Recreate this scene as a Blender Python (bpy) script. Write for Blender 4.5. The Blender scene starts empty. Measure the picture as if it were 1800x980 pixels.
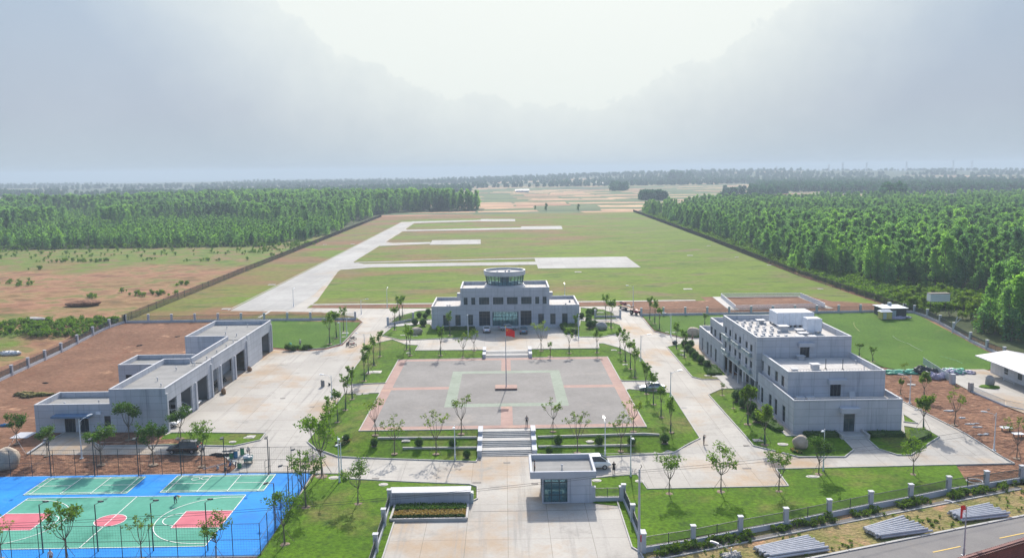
import bpy, bmesh, math, random
from mathutils import Vector, Matrix
from mathutils.geometry import tessellate_polygon
R_ = math.radians
sc = bpy.context.scene
col = sc.collection
random.seed(7)

# ------------------------------------------------------------------ camera
F, CX, CY, H = 1470.0, 900.0, 490.0, 41.3
PITCH, ROLL, YAW = math.atan(190 / 1470.0), 0.012, 13 / 1470.0
_f = Vector((math.sin(YAW) * math.cos(PITCH), math.cos(YAW) * math.cos(PITCH), -math.sin(PITCH)))
_r = Vector((math.cos(YAW), -math.sin(YAW), 0.0))
_u = _r.cross(_f)
_c, _s = math.cos(ROLL), math.sin(ROLL)
_r, _u = _r * _c - _u * _s, _u * _c + _r * _s
cam_d = bpy.data.cameras.new('camera'); cam = bpy.data.objects.new('camera', cam_d); col.objects.link(cam)
cam.matrix_world = Matrix(((_r.x, _u.x, -_f.x, 0), (_r.y, _u.y, -_f.y, 0), (_r.z, _u.z, -_f.z, H), (0, 0, 0, 1)))
cam_d.sensor_width = 36.0; cam_d.lens = F / 1800 * 36; cam_d.clip_start = 0.5; cam_d.clip_end = 30000
sc.camera = cam

# ------------------------------------------------------------------ world and sun
SUN_EL, SUN_AZ = 36.0, 5.5
w = bpy.data.worlds.new('World'); sc.world = w; w.use_nodes = True
nt = w.node_tree; nt.nodes.clear()
def N(t, **k):
    n = nt.nodes.new(t)
    for a, b in k.items(): setattr(n, a, b)
    return n
def L(a, b): nt.links.new(a, b)
def M_(op, a, b=None, c=None):
    n = N('ShaderNodeMath', operation=op)
    for i, x in enumerate((a, b, c)):
        if x is None: continue
        if isinstance(x, (int, float)): n.inputs[i].default_value = x
        else: L(x, n.inputs[i])
    return n.outputs[0]
def ramp(fac, stops, interp='LINEAR'):
    n = N('ShaderNodeValToRGB'); n.color_ramp.interpolation = interp
    e = n.color_ramp.elements
    while len(e) < len(stops): e.new(0.5)
    for q, (p, c_) in zip(e, stops):
        q.position = p; q.color = (*c_, 1) if len(c_) == 3 else c_
    L(fac, n.inputs[0]); return n.outputs[0]
tc = N('ShaderNodeTexCoord')
sep = N('ShaderNodeSeparateXYZ'); L(tc.outputs['Generated'], sep.inputs[0])
elev = M_('MULTIPLY', M_('ARCSINE', sep.outputs[2]), 57.2958)
azim = M_('MULTIPLY', M_('ARCTAN2', sep.outputs[0], sep.outputs[1]), 57.2958)
azd = M_('SUBTRACT', azim, 2.3)
az2 = M_('MULTIPLY', azd, azd)
noi = N('ShaderNodeTexNoise'); noi.inputs['Scale'].default_value = 20; noi.inputs['Detail'].default_value = 9; noi.inputs['Roughness'].default_value = 0.6
L(tc.outputs['Generated'], noi.inputs['Vector'])
noi2 = N('ShaderNodeTexNoise'); noi2.inputs['Scale'].default_value = 3.0; noi2.inputs['Detail'].default_value = 5
L(tc.outputs['Generated'], noi2.inputs['Vector'])
edge = M_('ADD', M_('MULTIPLY', az2, 0.0212), 4.4)
edge = M_('ADD', edge, M_('MULTIPLY', M_('SUBTRACT', noi.outputs[0], 0.5), 3.8))
noi3 = N('ShaderNodeTexNoise'); noi3.inputs['Scale'].default_value = 70; noi3.inputs['Detail'].default_value = 6; noi3.inputs['Roughness'].default_value = 0.7
L(tc.outputs['Generated'], noi3.inputs['Vector']); edge = M_('ADD', edge, M_('MULTIPLY', M_('SUBTRACT', noi3.outputs[0], 0.5), 1.7))
dd = M_('SUBTRACT', elev, edge)                       # > 0: inside the bright break in the cloud round the sun
glow = ramp(M_('MULTIPLY_ADD', dd, 0.042, 0.5), [(0.0, (.02, .02, .02)), (0.14, (.18, .18, .18)), (0.28, (.42, .42, .42)), (0.40, (.64, .65, .65)), (0.47, (.78, .80, .80)), (0.4965, (.84, .87, .87)), (0.5015, (1, 1, 1))])
deck = ramp(M_('MULTIPLY_ADD', elev, 1 / 20.0, 0.1), [(0.0, (0.240, 0.288, 0.320)), (0.10, (0.252, 0.296, 0.330)), (0.3, (0.236, 0.272, 0.325)), (0.65, (0.216, 0.270, 0.340)), (1.0, (0.20, 0.31, 0.46))])
m1 = N('ShaderNodeMix', data_type='RGBA', blend_type='MULTIPLY'); m1.inputs[0].default_value = 1.0
L(deck, m1.inputs[6]); L(ramp(noi2.outputs[0], [(0.3, (.88, .9, .92)), (0.7, (1.1, 1.08, 1.06))]), m1.inputs[7])
m2 = N('ShaderNodeMix', data_type='RGBA'); L(glow, m2.inputs[0]); L(m1.outputs[2], m2.inputs[6]); m2.inputs[7].default_value = (0.455, 0.482, 0.466, 1)
sky = N('ShaderNodeTexSky', sky_type='NISHITA'); sky.sun_disc = False
sky.sun_elevation = R_(SUN_EL); sky.sun_rotation = R_(SUN_AZ); sky.dust_density = 3.0; sky.altitude = 100
bg1 = N('ShaderNodeBackground'); L(sky.outputs[0], bg1.inputs[0]); bg1.inputs[1].default_value = 0.15
bg2 = N('ShaderNodeBackground'); L(m2.outputs[2], bg2.inputs[0]); bg2.inputs[1].default_value = 1.0
deckfac = ramp(M_('MULTIPLY', elev, 1 / 60.0), [(0.0, (1, 1, 1)), (0.20, (.98, .98, .98)), (0.5, (.12, .12, .12))])
mx = N('ShaderNodeMixShader'); L(deckfac, mx.inputs[0]); L(bg1.outputs[0], mx.inputs[1]); L(bg2.outputs[0], mx.inputs[2])
out = N('ShaderNodeOutputWorld'); L(mx.outputs[0], out.inputs[0])
sun_d = bpy.data.lights.new('sun', 'SUN'); sun = bpy.data.objects.new('sun', sun_d); col.objects.link(sun)
sun_d.energy = 3.2; sun_d.angle = R_(0.6); sun_d.color = (1.0, 0.93, 0.83)
sun.rotation_euler = (R_(-(90 - SUN_EL)), 0, R_(-SUN_AZ))
sc.view_settings.view_transform = 'Standard'; sc.view_settings.look = 'None'
sc.view_settings.exposure = 0.92; sc.view_settings.gamma = 1; sc.view_settings.use_curve_mapping = False
cy = sc.cycles
cy.use_denoising = True; cy.volume_bounces = 0; cy.max_bounces = 8; cy.diffuse_bounces = 4; cy.glossy_bounces = 2
cy.transmission_bounces = 4; cy.transparent_max_bounces = 8; cy.use_adaptive_sampling = True; cy.caustics_reflective = False; cy.caustics_refractive = False

# ------------------------------------------------------------------ lie of the land
def lin(v, pts):
    if v <= pts[0][0]: return pts[0][1]
    for (a, p), (b, q) in zip(pts, pts[1:]):
        if v <= b: return p + (q - p) * (v - a) / (b - a)
    return pts[-1][1]
def Rc(y): return lin(y, [(118, 0), (180.6, 2.2)])
def Rr(y): return lin(y, [(114, 0), (123, 0.7), (188, 0.7), (216, 2.2)])
def Rl(y): return lin(y, [(113, 0), (124, 1.0), (193, 1.0), (214, 2.2)])
def hz(x, y):
    if x < -30.5: base = Rc(y) + (Rl(y) - Rc(y)) * min(1, (-30.5 - x) / 20)
    elif x > 30.5: base = Rc(y) + (Rr(y) - Rc(y)) * min(1, (x - 30.5) / 11)
    else:
        base = Rc(y)
        if 117.5 < y < 181:
            p = lin(y, [(117.8, 0), (125.3, 1.6), (174.8, 1.6), (180.6, 2.2)])
            w_ = min(1, max(0, (abs(x + 0.6) - 22.2) / 7.4))
            base = p + (base - p) * w_
    if y > 1500:                                                # low rises beyond the fields
        base += 26 * math.exp(-((x - 900) / 900) ** 2 - ((y - 3300) / 700) ** 2) + 14 * math.exp(-((x - 2200) / 900) ** 2 - ((y - 3900) / 900) ** 2)
        base += 16 * math.exp(-((x + 900) / 500) ** 2 - ((y - 4600) / 600) ** 2) + 9 * math.exp(-((x + 2400) / 900) ** 2 - ((y - 5000) / 500) ** 2)
    return base
def ray(px, py): return _f + _r * ((px - CX) / F) + _u * (-(py - CY) / F)
def at(px, py, z=None):
    """the point of the ground (or of the level z) that the photograph shows at this pixel"""
    d = ray(px, py)
    if z is not None:
        t = (z - H) / d.z; return (d.x * t, d.y * t)
    z = 0.0
    for _ in range(40):
        t = (z - H) / d.z; z = 0.5 * z + 0.5 * hz(d.x * t, d.y * t)
    return (d.x * t, d.y * t)
def P(*pts): return [at(*p) for p in pts]

# ------------------------------------------------------------------ materials
MATS = {}
def mat(name, stops, scale=1.0, detail=4, rough=0.85, bump=0.0, bscale=None, metal=0.0, spec=0.5, coat=0.0, second=None, trans=0.0, objrand=0.0, brick=None, alpha=None, fine=None, seed=0.0, vec=(1, 1, 1), wood=False):
    """procedural material: noise through a ramp of base colours, in real-world coordinates"""
    global nt
    m = bpy.data.materials.new(name); m.use_nodes = True; nt = m.node_tree; nt.nodes.clear()
    o = N('ShaderNodeOutputMaterial'); b = N('ShaderNodeBsdfPrincipled')
    geo = N('ShaderNodeNewGeometry'); pos = geo.outputs['Position']
    if trans or objrand:
        t_ = N('ShaderNodeTexCoord'); pos = t_.outputs['Object']
    mp = N('ShaderNodeMapping'); mp.inputs['Scale'].default_value = vec; mp.inputs['Location'].default_value = (seed * 17, seed * 5, seed); L(pos, mp.inputs[0])
    n1 = N('ShaderNodeTexNoise'); n1.inputs['Scale'].default_value = scale; n1.inputs['Detail'].default_value = detail; n1.inputs['Roughness'].default_value = 0.6
    L(mp.outputs[0], n1.inputs['Vector'])
    c = ramp(n1.outputs[0], stops)
    def mul(c, c2, fac=1.0, blend='MULTIPLY'):
        q = N('ShaderNodeMix', data_type='RGBA', blend_type=blend)
        if isinstance(fac, float): q.inputs[0].default_value = fac
        else: L(fac, q.inputs[0])
        L(c, q.inputs[6])
        if isinstance(c2, tuple): q.inputs[7].default_value = (*c2, 1)
        else: L(c2, q.inputs[7])
        return q.outputs[2]
    if second:                                   # patches of another colour: (colour, scale, lo, hi)
        for k, (c2, s2, lo, hi, *ex) in enumerate(second):
            n2 = N('ShaderNodeTexNoise'); n2.inputs['Scale'].default_value = s2; n2.inputs['Detail'].default_value = 6; n2.inputs['Roughness'].default_value = 0.62
            mp2 = N('ShaderNodeMapping'); mp2.inputs['Location'].default_value = (31 * k + 7, 13 * k, 3); mp2.inputs['Scale'].default_value = ex[1] if len(ex) > 1 else vec; L(pos, mp2.inputs[0]); L(mp2.outputs[0], n2.inputs['Vector'])
            fo = n2.outputs[0]
            if ex and ex[0]:                     # more of the patch towards one side of the land
                sp_ = N('ShaderNodeSeparateXYZ'); L(pos, sp_.inputs[0]); fo = M_('ADD', M_('ADD', fo, M_('MULTIPLY', sp_.outputs[0], ex[0][0])), M_('MULTIPLY_ADD', sp_.outputs[1], ex[0][1], ex[0][2]))
            c = mul(c, c2, ramp(fo, [(lo, (0, 0, 0)), (hi, (1, 1, 1))]), 'MIX')
    if fine:
        n3 = N('ShaderNodeTexNoise'); n3.inputs['Scale'].default_value = fine[0]; n3.inputs['Detail'].default_value = 3; L(pos, n3.inputs['Vector'])
        c = mul(c, ramp(n3.outputs[0], [(0.3, (1 - fine[1],) * 3), (0.7, (1 + fine[1],) * 3)]))
    if brick:                                    # (width, height, mortar, mortar colour, 'floor'|'wall', variation)
        bw, bh, mo, mc, kind, var = brick
        bt = N('ShaderNodeTexBrick'); bt.offset = 0.5 if kind in ('paver', 'bricks') else 0.0; bt.squash = 1.0
        bt.inputs['Scale'].default_value = 1.0; bt.inputs['Brick Width'].default_value = bw; bt.inputs['Row Height'].default_value = bh
        bt.inputs['Mortar Size'].default_value = mo; bt.inputs['Mortar Smooth'].default_value = 0.3
        bt.inputs['Color1'].default_value = (1 - var,) * 3 + (1,); bt.inputs['Color2'].default_value = (1 + var,) * 3 + (1,); bt.inputs['Mortar'].default_value = (*mc, 1)
        if kind in ('wall', 'bricks'):
            s_ = N('ShaderNodeSeparateXYZ'); L(pos, s_.inputs[0]); cb = N('ShaderNodeCombineXYZ')
            L(M_('ADD', s_.outputs[0], s_.outputs[1]), cb.inputs[0]); L(M_('ADD', s_.outputs[2], 0.02), cb.inputs[1]); L(cb.outputs[0], bt.inputs['Vector'])
        else: L(pos, bt.inputs['Vector'])
        c = mul(c, bt.outputs['Color'])
    if objrand:
        oi = N('ShaderNodeObjectInfo')
        c = mul(c, ramp(oi.outputs['Random'], [(0, (1 - objrand, 1 - objrand * .8, 1 - objrand * .3)), (0.5, (1, 1, 1)), (1, (1 + objrand * 1.3, 1 + objrand, 1 - objrand * .2))]))
    if wood:                                     # stands of lighter and darker trees
        g2 = N('ShaderNodeNewGeometry'); n6 = N('ShaderNodeTexNoise'); n6.inputs['Scale'].default_value = .014; n6.inputs['Detail'].default_value = 4; L(g2.outputs['Position'], n6.inputs['Vector'])
        c = mul(c, ramp(n6.outputs[0], [(.36, (.68, .72, .82)), (.5, (1, 1, 1)), (.62, (1.2, 1.15, 1.02))]))
    L(c, b.inputs['Base Color']); b.inputs['Roughness'].default_value = rough; b.inputs['Metallic'].default_value = metal
    b.inputs['Specular IOR Level'].default_value = spec; b.inputs['Coat Weight'].default_value = coat
    if bump:
        n4 = N('ShaderNodeTexNoise'); n4.inputs['Scale'].default_value = bscale or scale * 4; n4.inputs['Detail'].default_value = 5; L(pos, n4.inputs['Vector'])
        bp = N('ShaderNodeBump'); bp.inputs['Strength'].default_value = 1.0; bp.inputs['Distance'].default_value = bump; L(n4.outputs[0], bp.inputs['Height']); L(bp.outputs[0], b.inputs['Normal'])
    sh = b.outputs[0]
    if trans:
        tr = N('ShaderNodeBsdfTranslucent'); L(mul(c, (1.25, 1.35, 0.55)), tr.inputs[0])
        ms = N('ShaderNodeMixShader'); ms.inputs[0].default_value = trans; L(sh, ms.inputs[1]); L(tr.outputs[0], ms.inputs[2]); sh = ms.outputs[0]
    if alpha is not None:
        tp = N('ShaderNodeBsdfTransparent'); tp.inputs[0].default_value = (0.75, 0.9, 0.95, 1); ms = N('ShaderNodeMixShader'); ms.inputs[0].default_value = alpha
        L(tp.outputs[0], ms.inputs[1]); L(sh, ms.inputs[2]); sh = ms.outputs[0]
    L(sh, o.inputs[0]); MATS[name] = m
    return m
def two(a, b, lo=0.35, hi=0.65): return [(lo, a), (hi, b)]
def flat(a, v=0.08): return two(tuple(x * (1 - v) for x in a), tuple(x * (1 + v) for x in a))
ORANGE = (0.36, 0.25, 0.15)
mat('concrete', two((.315, .30, .275), (.385, .37, .34)), .09, 6, .8, second=[((.33, .22, .12), .07, .50, .70), ((.24, .23, .21), .25, .58, .74), ((.25, .24, .225), .5, .56, .72, None, (1.6, .07, 1))], fine=(3.0, .05), brick=(4.8, 5.0, .035, (.60, .59, .57), 'floor', .05), spec=.2)
mat('runway_concrete', two((.27, .27, .262), (.35, .35, .34)), .05, 6, .85, second=[((.31, .27, .22), .03, .56, .72), ((.28, .275, .26), .3, .55, .7, None, (1.2, .06, 1))], brick=(5, 5, .05, (.78, .78, .78), 'floor', .05), fine=(.8, .05), spec=.2)
mat('kerb_stone', flat((.38, .375, .36)), .7, 3, .8, spec=.2)
mat('lawn', two((.045, .105, .004), (.090, .175, .006), .3, .7), .16, 6, .95, bump=.06, bscale=7, second=[((.15, .13, .045), .10, .54, .74), ((.032, .070, .010), .5, .54, .72)], fine=(2.2, .32), spec=.1)
mat('new_lawn', two((.045, .108, .010), (.072, .150, .014), .3, .7), .12, 6, .95, bump=.05, bscale=7, second=[((.11, .15, .03), .2, .60, .78)], fine=(2.4, .22), spec=.1)
mat('airfield_grass', two((.075, .125, .010), (.13, .195, .014), .3, .7), .028, 8, .95, second=[((.19, .105, .055), .022, .50, .66, (-.0010, .00022, -.07)), ((.11, .17, .015), .014, .52, .68), ((.15, .12, .06), .09, .52, .68), ((.05, .09, .015), .16, .55, .70)], fine=(.7, .16), spec=.1, vec=(.55, 1.3, 1))
mat('red_soil', two((.135, .070, .043), (.215, .115, .072), .3, .7), .12, 9, .95, bump=.22, bscale=.9, second=[((.17, .075, .045), .35, .55, .72), ((.42, .25, .15), .2, .60, .76)], fine=(1.6, .22), spec=.1)
mat('rough_soil', two((.125, .062, .040), (.25, .135, .082), .33, .67), .4, 9, .95, bump=.6, bscale=1.1, second=[((.12, .06, .04), .8, .52, .66), ((.38, .25, .16), .6, .60, .72)], fine=(2.5, .25), spec=.1)
mat('wasteland', two((.20, .11, .06), (.32, .19, .11), .3, .7), .025, 9, .95, bump=.5, bscale=.35, second=[((.115, .15, .035), .02, .47, .58), ((.16, .19, .045), .011, .50, .60), ((.20, .10, .06), .07, .6, .74)], fine=(.8, .22), spec=.1, vec=(.7, 1.6, 1))
mat('verge', two((.15, .15, .045), (.27, .20, .10), .35, .65), .3, 8, .95, bump=.3, bscale=2, second=[((.36, .21, .12), .22, .54, .66), ((.10, .145, .025), .5, .55, .68)], fine=(3, .25), spec=.1)
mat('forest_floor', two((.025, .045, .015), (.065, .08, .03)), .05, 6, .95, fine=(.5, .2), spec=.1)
mat('asphalt', two((.155, .15, .15), (.19, .185, .18)), .3, 6, .85, second=[((.235, .20, .165), .12, .55, .8)], fine=(6, .08), spec=.2)
mat('grey_pavers', two((.175, .168, .162), (.225, .216, .208)), .12, 7, .85, second=[((.34, .30, .26), .09, .6, .8), ((.205, .20, .195), .3, .6, .75)], brick=(.4, .2, .012, (.75, .75, .75), 'paver', .06), fine=(1.5, .06), spec=.2)
mat('red_pavers', two((.29, .19, .165), (.355, .235, .20)), .2, 7, .85, second=[((.48, .30, .20), .15, .55, .8)], brick=(.4, .2, .012, (.8, .8, .8), 'paver', .06), fine=(1.5, .06), spec=.2)
mat('green_pavers', two((.21, .25, .20), (.25, .295, .24)), .2, 7, .85, brick=(.4, .2, .012, (.8, .8, .8), 'paver', .06), fine=(1.5, .06), spec=.2)
mat('court_blue', two((.006, .185, .56), (.012, .24, .66)), .15, 6, .8, spec=.15, fine=(2, .05), second=[((.02, .13, .42), .12, .58, .75), ((.06, .26, .55), .4, .62, .75)])
mat('court_green', two((.060, .26, .19), (.09, .32, .24)), .1, 7, .8, spec=.15, second=[((.03, .17, .12), .14, .56, .75), ((.10, .32, .24), .5, .6, .75)], fine=(2, .06))
mat('court_pink', two((.46, .12, .155), (.52, .155, .19)), .3, 5, .8, spec=.15)
mat('white_line', flat((.72, .74, .72)), 2, 3, .6)
mat('yellow_line', flat((.62, .42, .08)), 2, 3, .7)
mat('facade', two((.40, .42, .465), (.455, .475, .52)), .35, 6, .75, brick=(2.4, 1.15, .03, (.62, .62, .62), 'wall', .04), fine=(.5, .04), second=[((.25, .275, .32), .6, .55, .75, None, (1.5, 1.5, .12))], vec=(1, 1, .5), spec=.2)
mat('facade_plain', two((.395, .415, .455), (.445, .465, .505)), .5, 4, .75, spec=.2)
mat('coping', flat((.44, .455, .48), .04), .4, 3, .7, spec=.2)
mat('roof_felt', two((.20, .205, .205), (.26, .26, .255)), .2, 7, .9, second=[((.30, .29, .27), .3, .58, .75)], brick=(30, 1.0, .03, (.8, .8, .8), 'floor', .05), spec=.2)
mat('roof_tiles', two((.42, .405, .385), (.50, .485, .465)), .25, 6, .85, brick=(.8, .8, .03, (.80, .80, .80), 'floor', .04), second=[((.36, .34, .32), .3, .6, .8)], spec=.2)
mat('dark_glass', flat((.016, .026, .04), .3), .6, 2, .08, spec=.3)
mat('dim_glass', two((.012, .03, .04), (.04, .075, .09)), .9, 2, .12, spec=.45)
mat('clear_glass', flat((.10, .24, .27), .1), .6, 2, .05, spec=.9, alpha=.26)
mat('window_frame', flat((.045, .065, .07)), 1, 2, .5)
mat('pale_frame', flat((.35, .42, .44)), 1, 2, .5)
mat('canopy_blue', flat((.10, .20, .34)), 1, 2, .35, metal=.2)
mat('white_metal', flat((.62, .66, .70), .03), 1, 2, .35, metal=.1)
mat('lamp_glass', flat((.65, .75, .85), .05), 1, 2, .2)
mat('dark_metal', flat((.035, .045, .05), .2), 1, 2, .5, metal=.3)
mat('mesh_wire', flat((.06, .075, .085), .2), 1, 2, .6)
mat('steel', two((.36, .37, .40), (.46, .47, .50)), 1.5, 4, .45, metal=.25)
mat('rusty_wire', two((.035, .028, .028), (.07, .05, .045)), .4, 3, .7)
mat('bark', two((.10, .085, .065), (.17, .14, .11)), 6, 4, .95, objrand=.15)
mat('green_wrap', flat((.03, .085, .06), .2), 5, 3, .9)
mat('stick', flat((.20, .17, .13), .2), 5, 3, .9)
mat('leaf', two((.075, .155, .020), (.14, .235, .030)), 1.2, 3, .7, trans=.5, objrand=.22, spec=.25)
mat('leaf_bright', two((.09, .16, .018), (.15, .235, .03)), 1.2, 3, .7, trans=.45, objrand=.18, spec=.25)
mat('leaf_dark', two((.040, .10, .022), (.080, .155, .030)), 1.2, 3, .7, trans=.4, objrand=.2, spec=.25)
mat('leaf_olive', two((.10, .165, .030), (.18, .24, .050)), 1.2, 3, .75, trans=.5, objrand=.2, spec=.2)
mat('leaf_poplar', two((.10, .22, .105), (.175, .33, .14)), .35, 3, .75, trans=.6, objrand=.4, wood=True, spec=.2)
mat('leaf_poplar_young', two((.115, .25, .09), (.18, .335, .115)), .35, 3, .75, trans=.55, objrand=.4, wood=True, spec=.2)
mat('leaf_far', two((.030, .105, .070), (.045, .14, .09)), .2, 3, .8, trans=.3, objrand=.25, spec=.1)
mat('hedge', two((.028, .065, .016), (.055, .10, .022)), 3, 3, .9, bump=.05, bscale=12, fine=(9, .35), spec=.1)
mat('rock', two((.30, .25, .20), (.44, .37, .29)), 1.2, 8, .9, bump=.08, bscale=5)
mat('rock_grey', two((.27, .26, .25), (.40, .38, .36)), 1.2, 8, .9, bump=.08, bscale=5)
mat('flower', two((.30, .20, .06), (.46, .33, .10)), 4, 3, .8, trans=.2)
mat('paint_black', flat((.012, .013, .016)), 1, 2, .18, coat=.8)
mat('paint_white', flat((.70, .72, .74), .02), 1, 2, .22, coat=.6)
mat('paint_silver', flat((.40, .43, .46), .03), 1, 2, .25, metal=.5, coat=.6)
mat('paint_blue', flat((.13, .24, .30), .03), 1, 2, .25, metal=.4, coat=.6)
mat('car_glass', flat((.018, .024, .03)), 1, 2, .06, spec=.9)
mat('tyre', flat((.02, .02, .02)), 3, 2, .9)
mat('rim', flat((.35, .36, .38)), 3, 2, .4, metal=.7)
mat('headlight', flat((.75, .78, .8)), 3, 2, .15)
mat('taillight', flat((.42, .02, .02)), 3, 2, .2)
mat('plate_blue', flat((.03, .12, .5)), 3, 2, .4)
mat('skin', flat((.42, .25, .18)), 3, 2, .7)
mat('hair', flat((.015, .013, .012)), 3, 2, .6)
mat('cloth_dark', flat((.035, .035, .042), .2), 6, 2, .9)
mat('cloth_black', flat((.015, .015, .018), .2), 6, 2, .9)
mat('cloth_blue', flat((.04, .15, .32), .2), 6, 2, .9)
mat('cloth_navy', flat((.03, .05, .12), .2), 6, 2, .9)
mat('cloth_white', flat((.62, .62, .62), .1), 6, 2, .9)
mat('cloth_grey', flat((.20, .19, .19), .2), 6, 2, .9)
mat('cloth_brown', flat((.12, .07, .05), .2), 6, 2, .9)
mat('cloth_red', flat((.30, .04, .04), .2), 6, 2, .9)
mat('straw', flat((.50, .36, .14), .1), 6, 2, .9)
mat('flag_red', flat((.72, .018, .015), .05), 1, 2, .7, trans=.0)
mat('flag_yellow', flat((.85, .60, .03), .03), 1, 2, .7)
mat('banner_red', flat((.65, .03, .03), .1), 1, 2, .7)
mat('tarp_green', two((.03, .25, .16), (.08, .42, .30)), 1.3, 4, .6)
mat('tarp_violet', two((.28, .25, .36), (.42, .40, .50)), 1.3, 4, .6)
mat('tarp_white', two((.5, .5, .5), (.65, .65, .66)), 1.3, 4, .6)
mat('plastic_blue', flat((.03, .17, .34)), 1, 2, .4)
mat('plastic_green', flat((.03, .22, .10)), 1, 2, .4)
mat('plastic_teal', flat((.03, .17, .18)), 1, 2, .4)
mat('paint_red', flat((.30, .03, .05)), 1, 2, .4)
mat('paint_yellow', flat((.50, .42, .13)), 1, 2, .6)
mat('ac_white', two((.58, .63, .70), (.68, .72, .78)), 1.5, 3, .5, metal=.1)
mat('sheet_roof', two((.33, .38, .44), (.42, .47, .52)), .8, 4, .5, metal=.2)
mat('prefab_white', flat((.60, .60, .62), .05), .6, 4, .6, brick=(1.0, 10, .03, (.75, .75, .78), 'wall', .03))
mat('prefab_roof', two((.42, .42, .44), (.50, .50, .51)), .5, 4, .6, brick=(9, 1.2, .05, (.6, .6, .62), 'floor', .03))
mat('dark_wall', flat((.045, .05, .055), .2), 1, 3, .8)
mat('brick_red', two((.20, .045, .04), (.27, .065, .055)), .8, 4, .8, brick=(.5, .25, .02, (.6, .6, .6), 'bricks', .12))
mat('roof_tile_red', two((.10, .03, .03), (.17, .05, .04)), 1.2, 4, .7)
mat('wood', two((.22, .13, .07), (.34, .20, .11)), 2, 4, .8)
mat('old_wood', two((.20, .19, .17), (.30, .28, .25)), 2, 4, .9)
mat('grey_wrap', flat((.36, .35, .33), .1), 2, 3, .8)
mat('soil_ring', two((.14, .10, .07), (.24, .18, .13)), 3, 5, .95)
mat('manhole', two((.33, .32, .30), (.43, .41, .38)), 1.5, 4, .8)
mat('drain', flat((.13, .12, .11), .1), 3, 2, .8)
mat('balustrade', flat((.66, .67, .70), .03), 1, 2, .5)
mat('field_green', two((.05, .09, .035), (.10, .14, .05)), .02, 5, .95, fine=(.15, .15))
# ploughed and stubble fields far away
def wasteland():
    global nt
    m = MATS['wasteland']; nt = m.node_tree; b = [n for n in nt.nodes if n.type == 'BSDF_PRINCIPLED'][0]; old = b.inputs['Base Color'].links[0].from_socket
    geo = N('ShaderNodeNewGeometry'); sp_ = N('ShaderNodeSeparateXYZ'); L(geo.outputs['Position'], sp_.inputs[0])
    n1 = N('ShaderNodeTexNoise'); n1.inputs['Scale'].default_value = .03; n1.inputs['Detail'].default_value = 7; n1.inputs['Roughness'].default_value = .65; L(geo.outputs['Position'], n1.inputs['Vector'])
    w_ = M_('MULTIPLY_ADD', M_('SUBTRACT', n1.outputs[0], .5), 190, sp_.outputs[1])
    g1 = M_('MULTIPLY', M_('SUBTRACT', w_, 340), 1 / 30)
    g2 = M_('MULTIPLY', M_('SUBTRACT', M_('SUBTRACT', 238, w_), M_('MULTIPLY', M_('MAXIMUM', M_('ADD', sp_.outputs[0], 124), 0), 5)), 1 / 25)
    g = ramp(M_('MAXIMUM', g1, g2), [(0, (0, 0, 0)), (1, (1, 1, 1))])
    n2 = N('ShaderNodeTexNoise'); n2.inputs['Scale'].default_value = .12; n2.inputs['Detail'].default_value = 7; L(geo.outputs['Position'], n2.inputs['Vector'])
    gc = ramp(n2.outputs[0], [(.3, (.055, .10, .02)), (.46, (.12, .17, .025)), (.58, (.15, .13, .05)), (.7, (.22, .14, .075))])
    rc = ramp(n2.outputs[0], [(.3, (.10, .05, .032)), (.42, (.20, .095, .055)), (.54, (.29, .155, .09)), (.62, (.12, .12, .035)), (.72, (.22, .17, .07))])
    q = N('ShaderNodeMix', data_type='RGBA'); q.inputs[0].default_value = .75; L(old, q.inputs[6]); L(rc, q.inputs[7])
    q2 = N('ShaderNodeMix', data_type='RGBA'); L(g, q2.inputs[0]); L(q.outputs[2], q2.inputs[6]); L(gc, q2.inputs[7]); L(q2.outputs[2], b.inputs['Base Color'])
wasteland()
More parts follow.
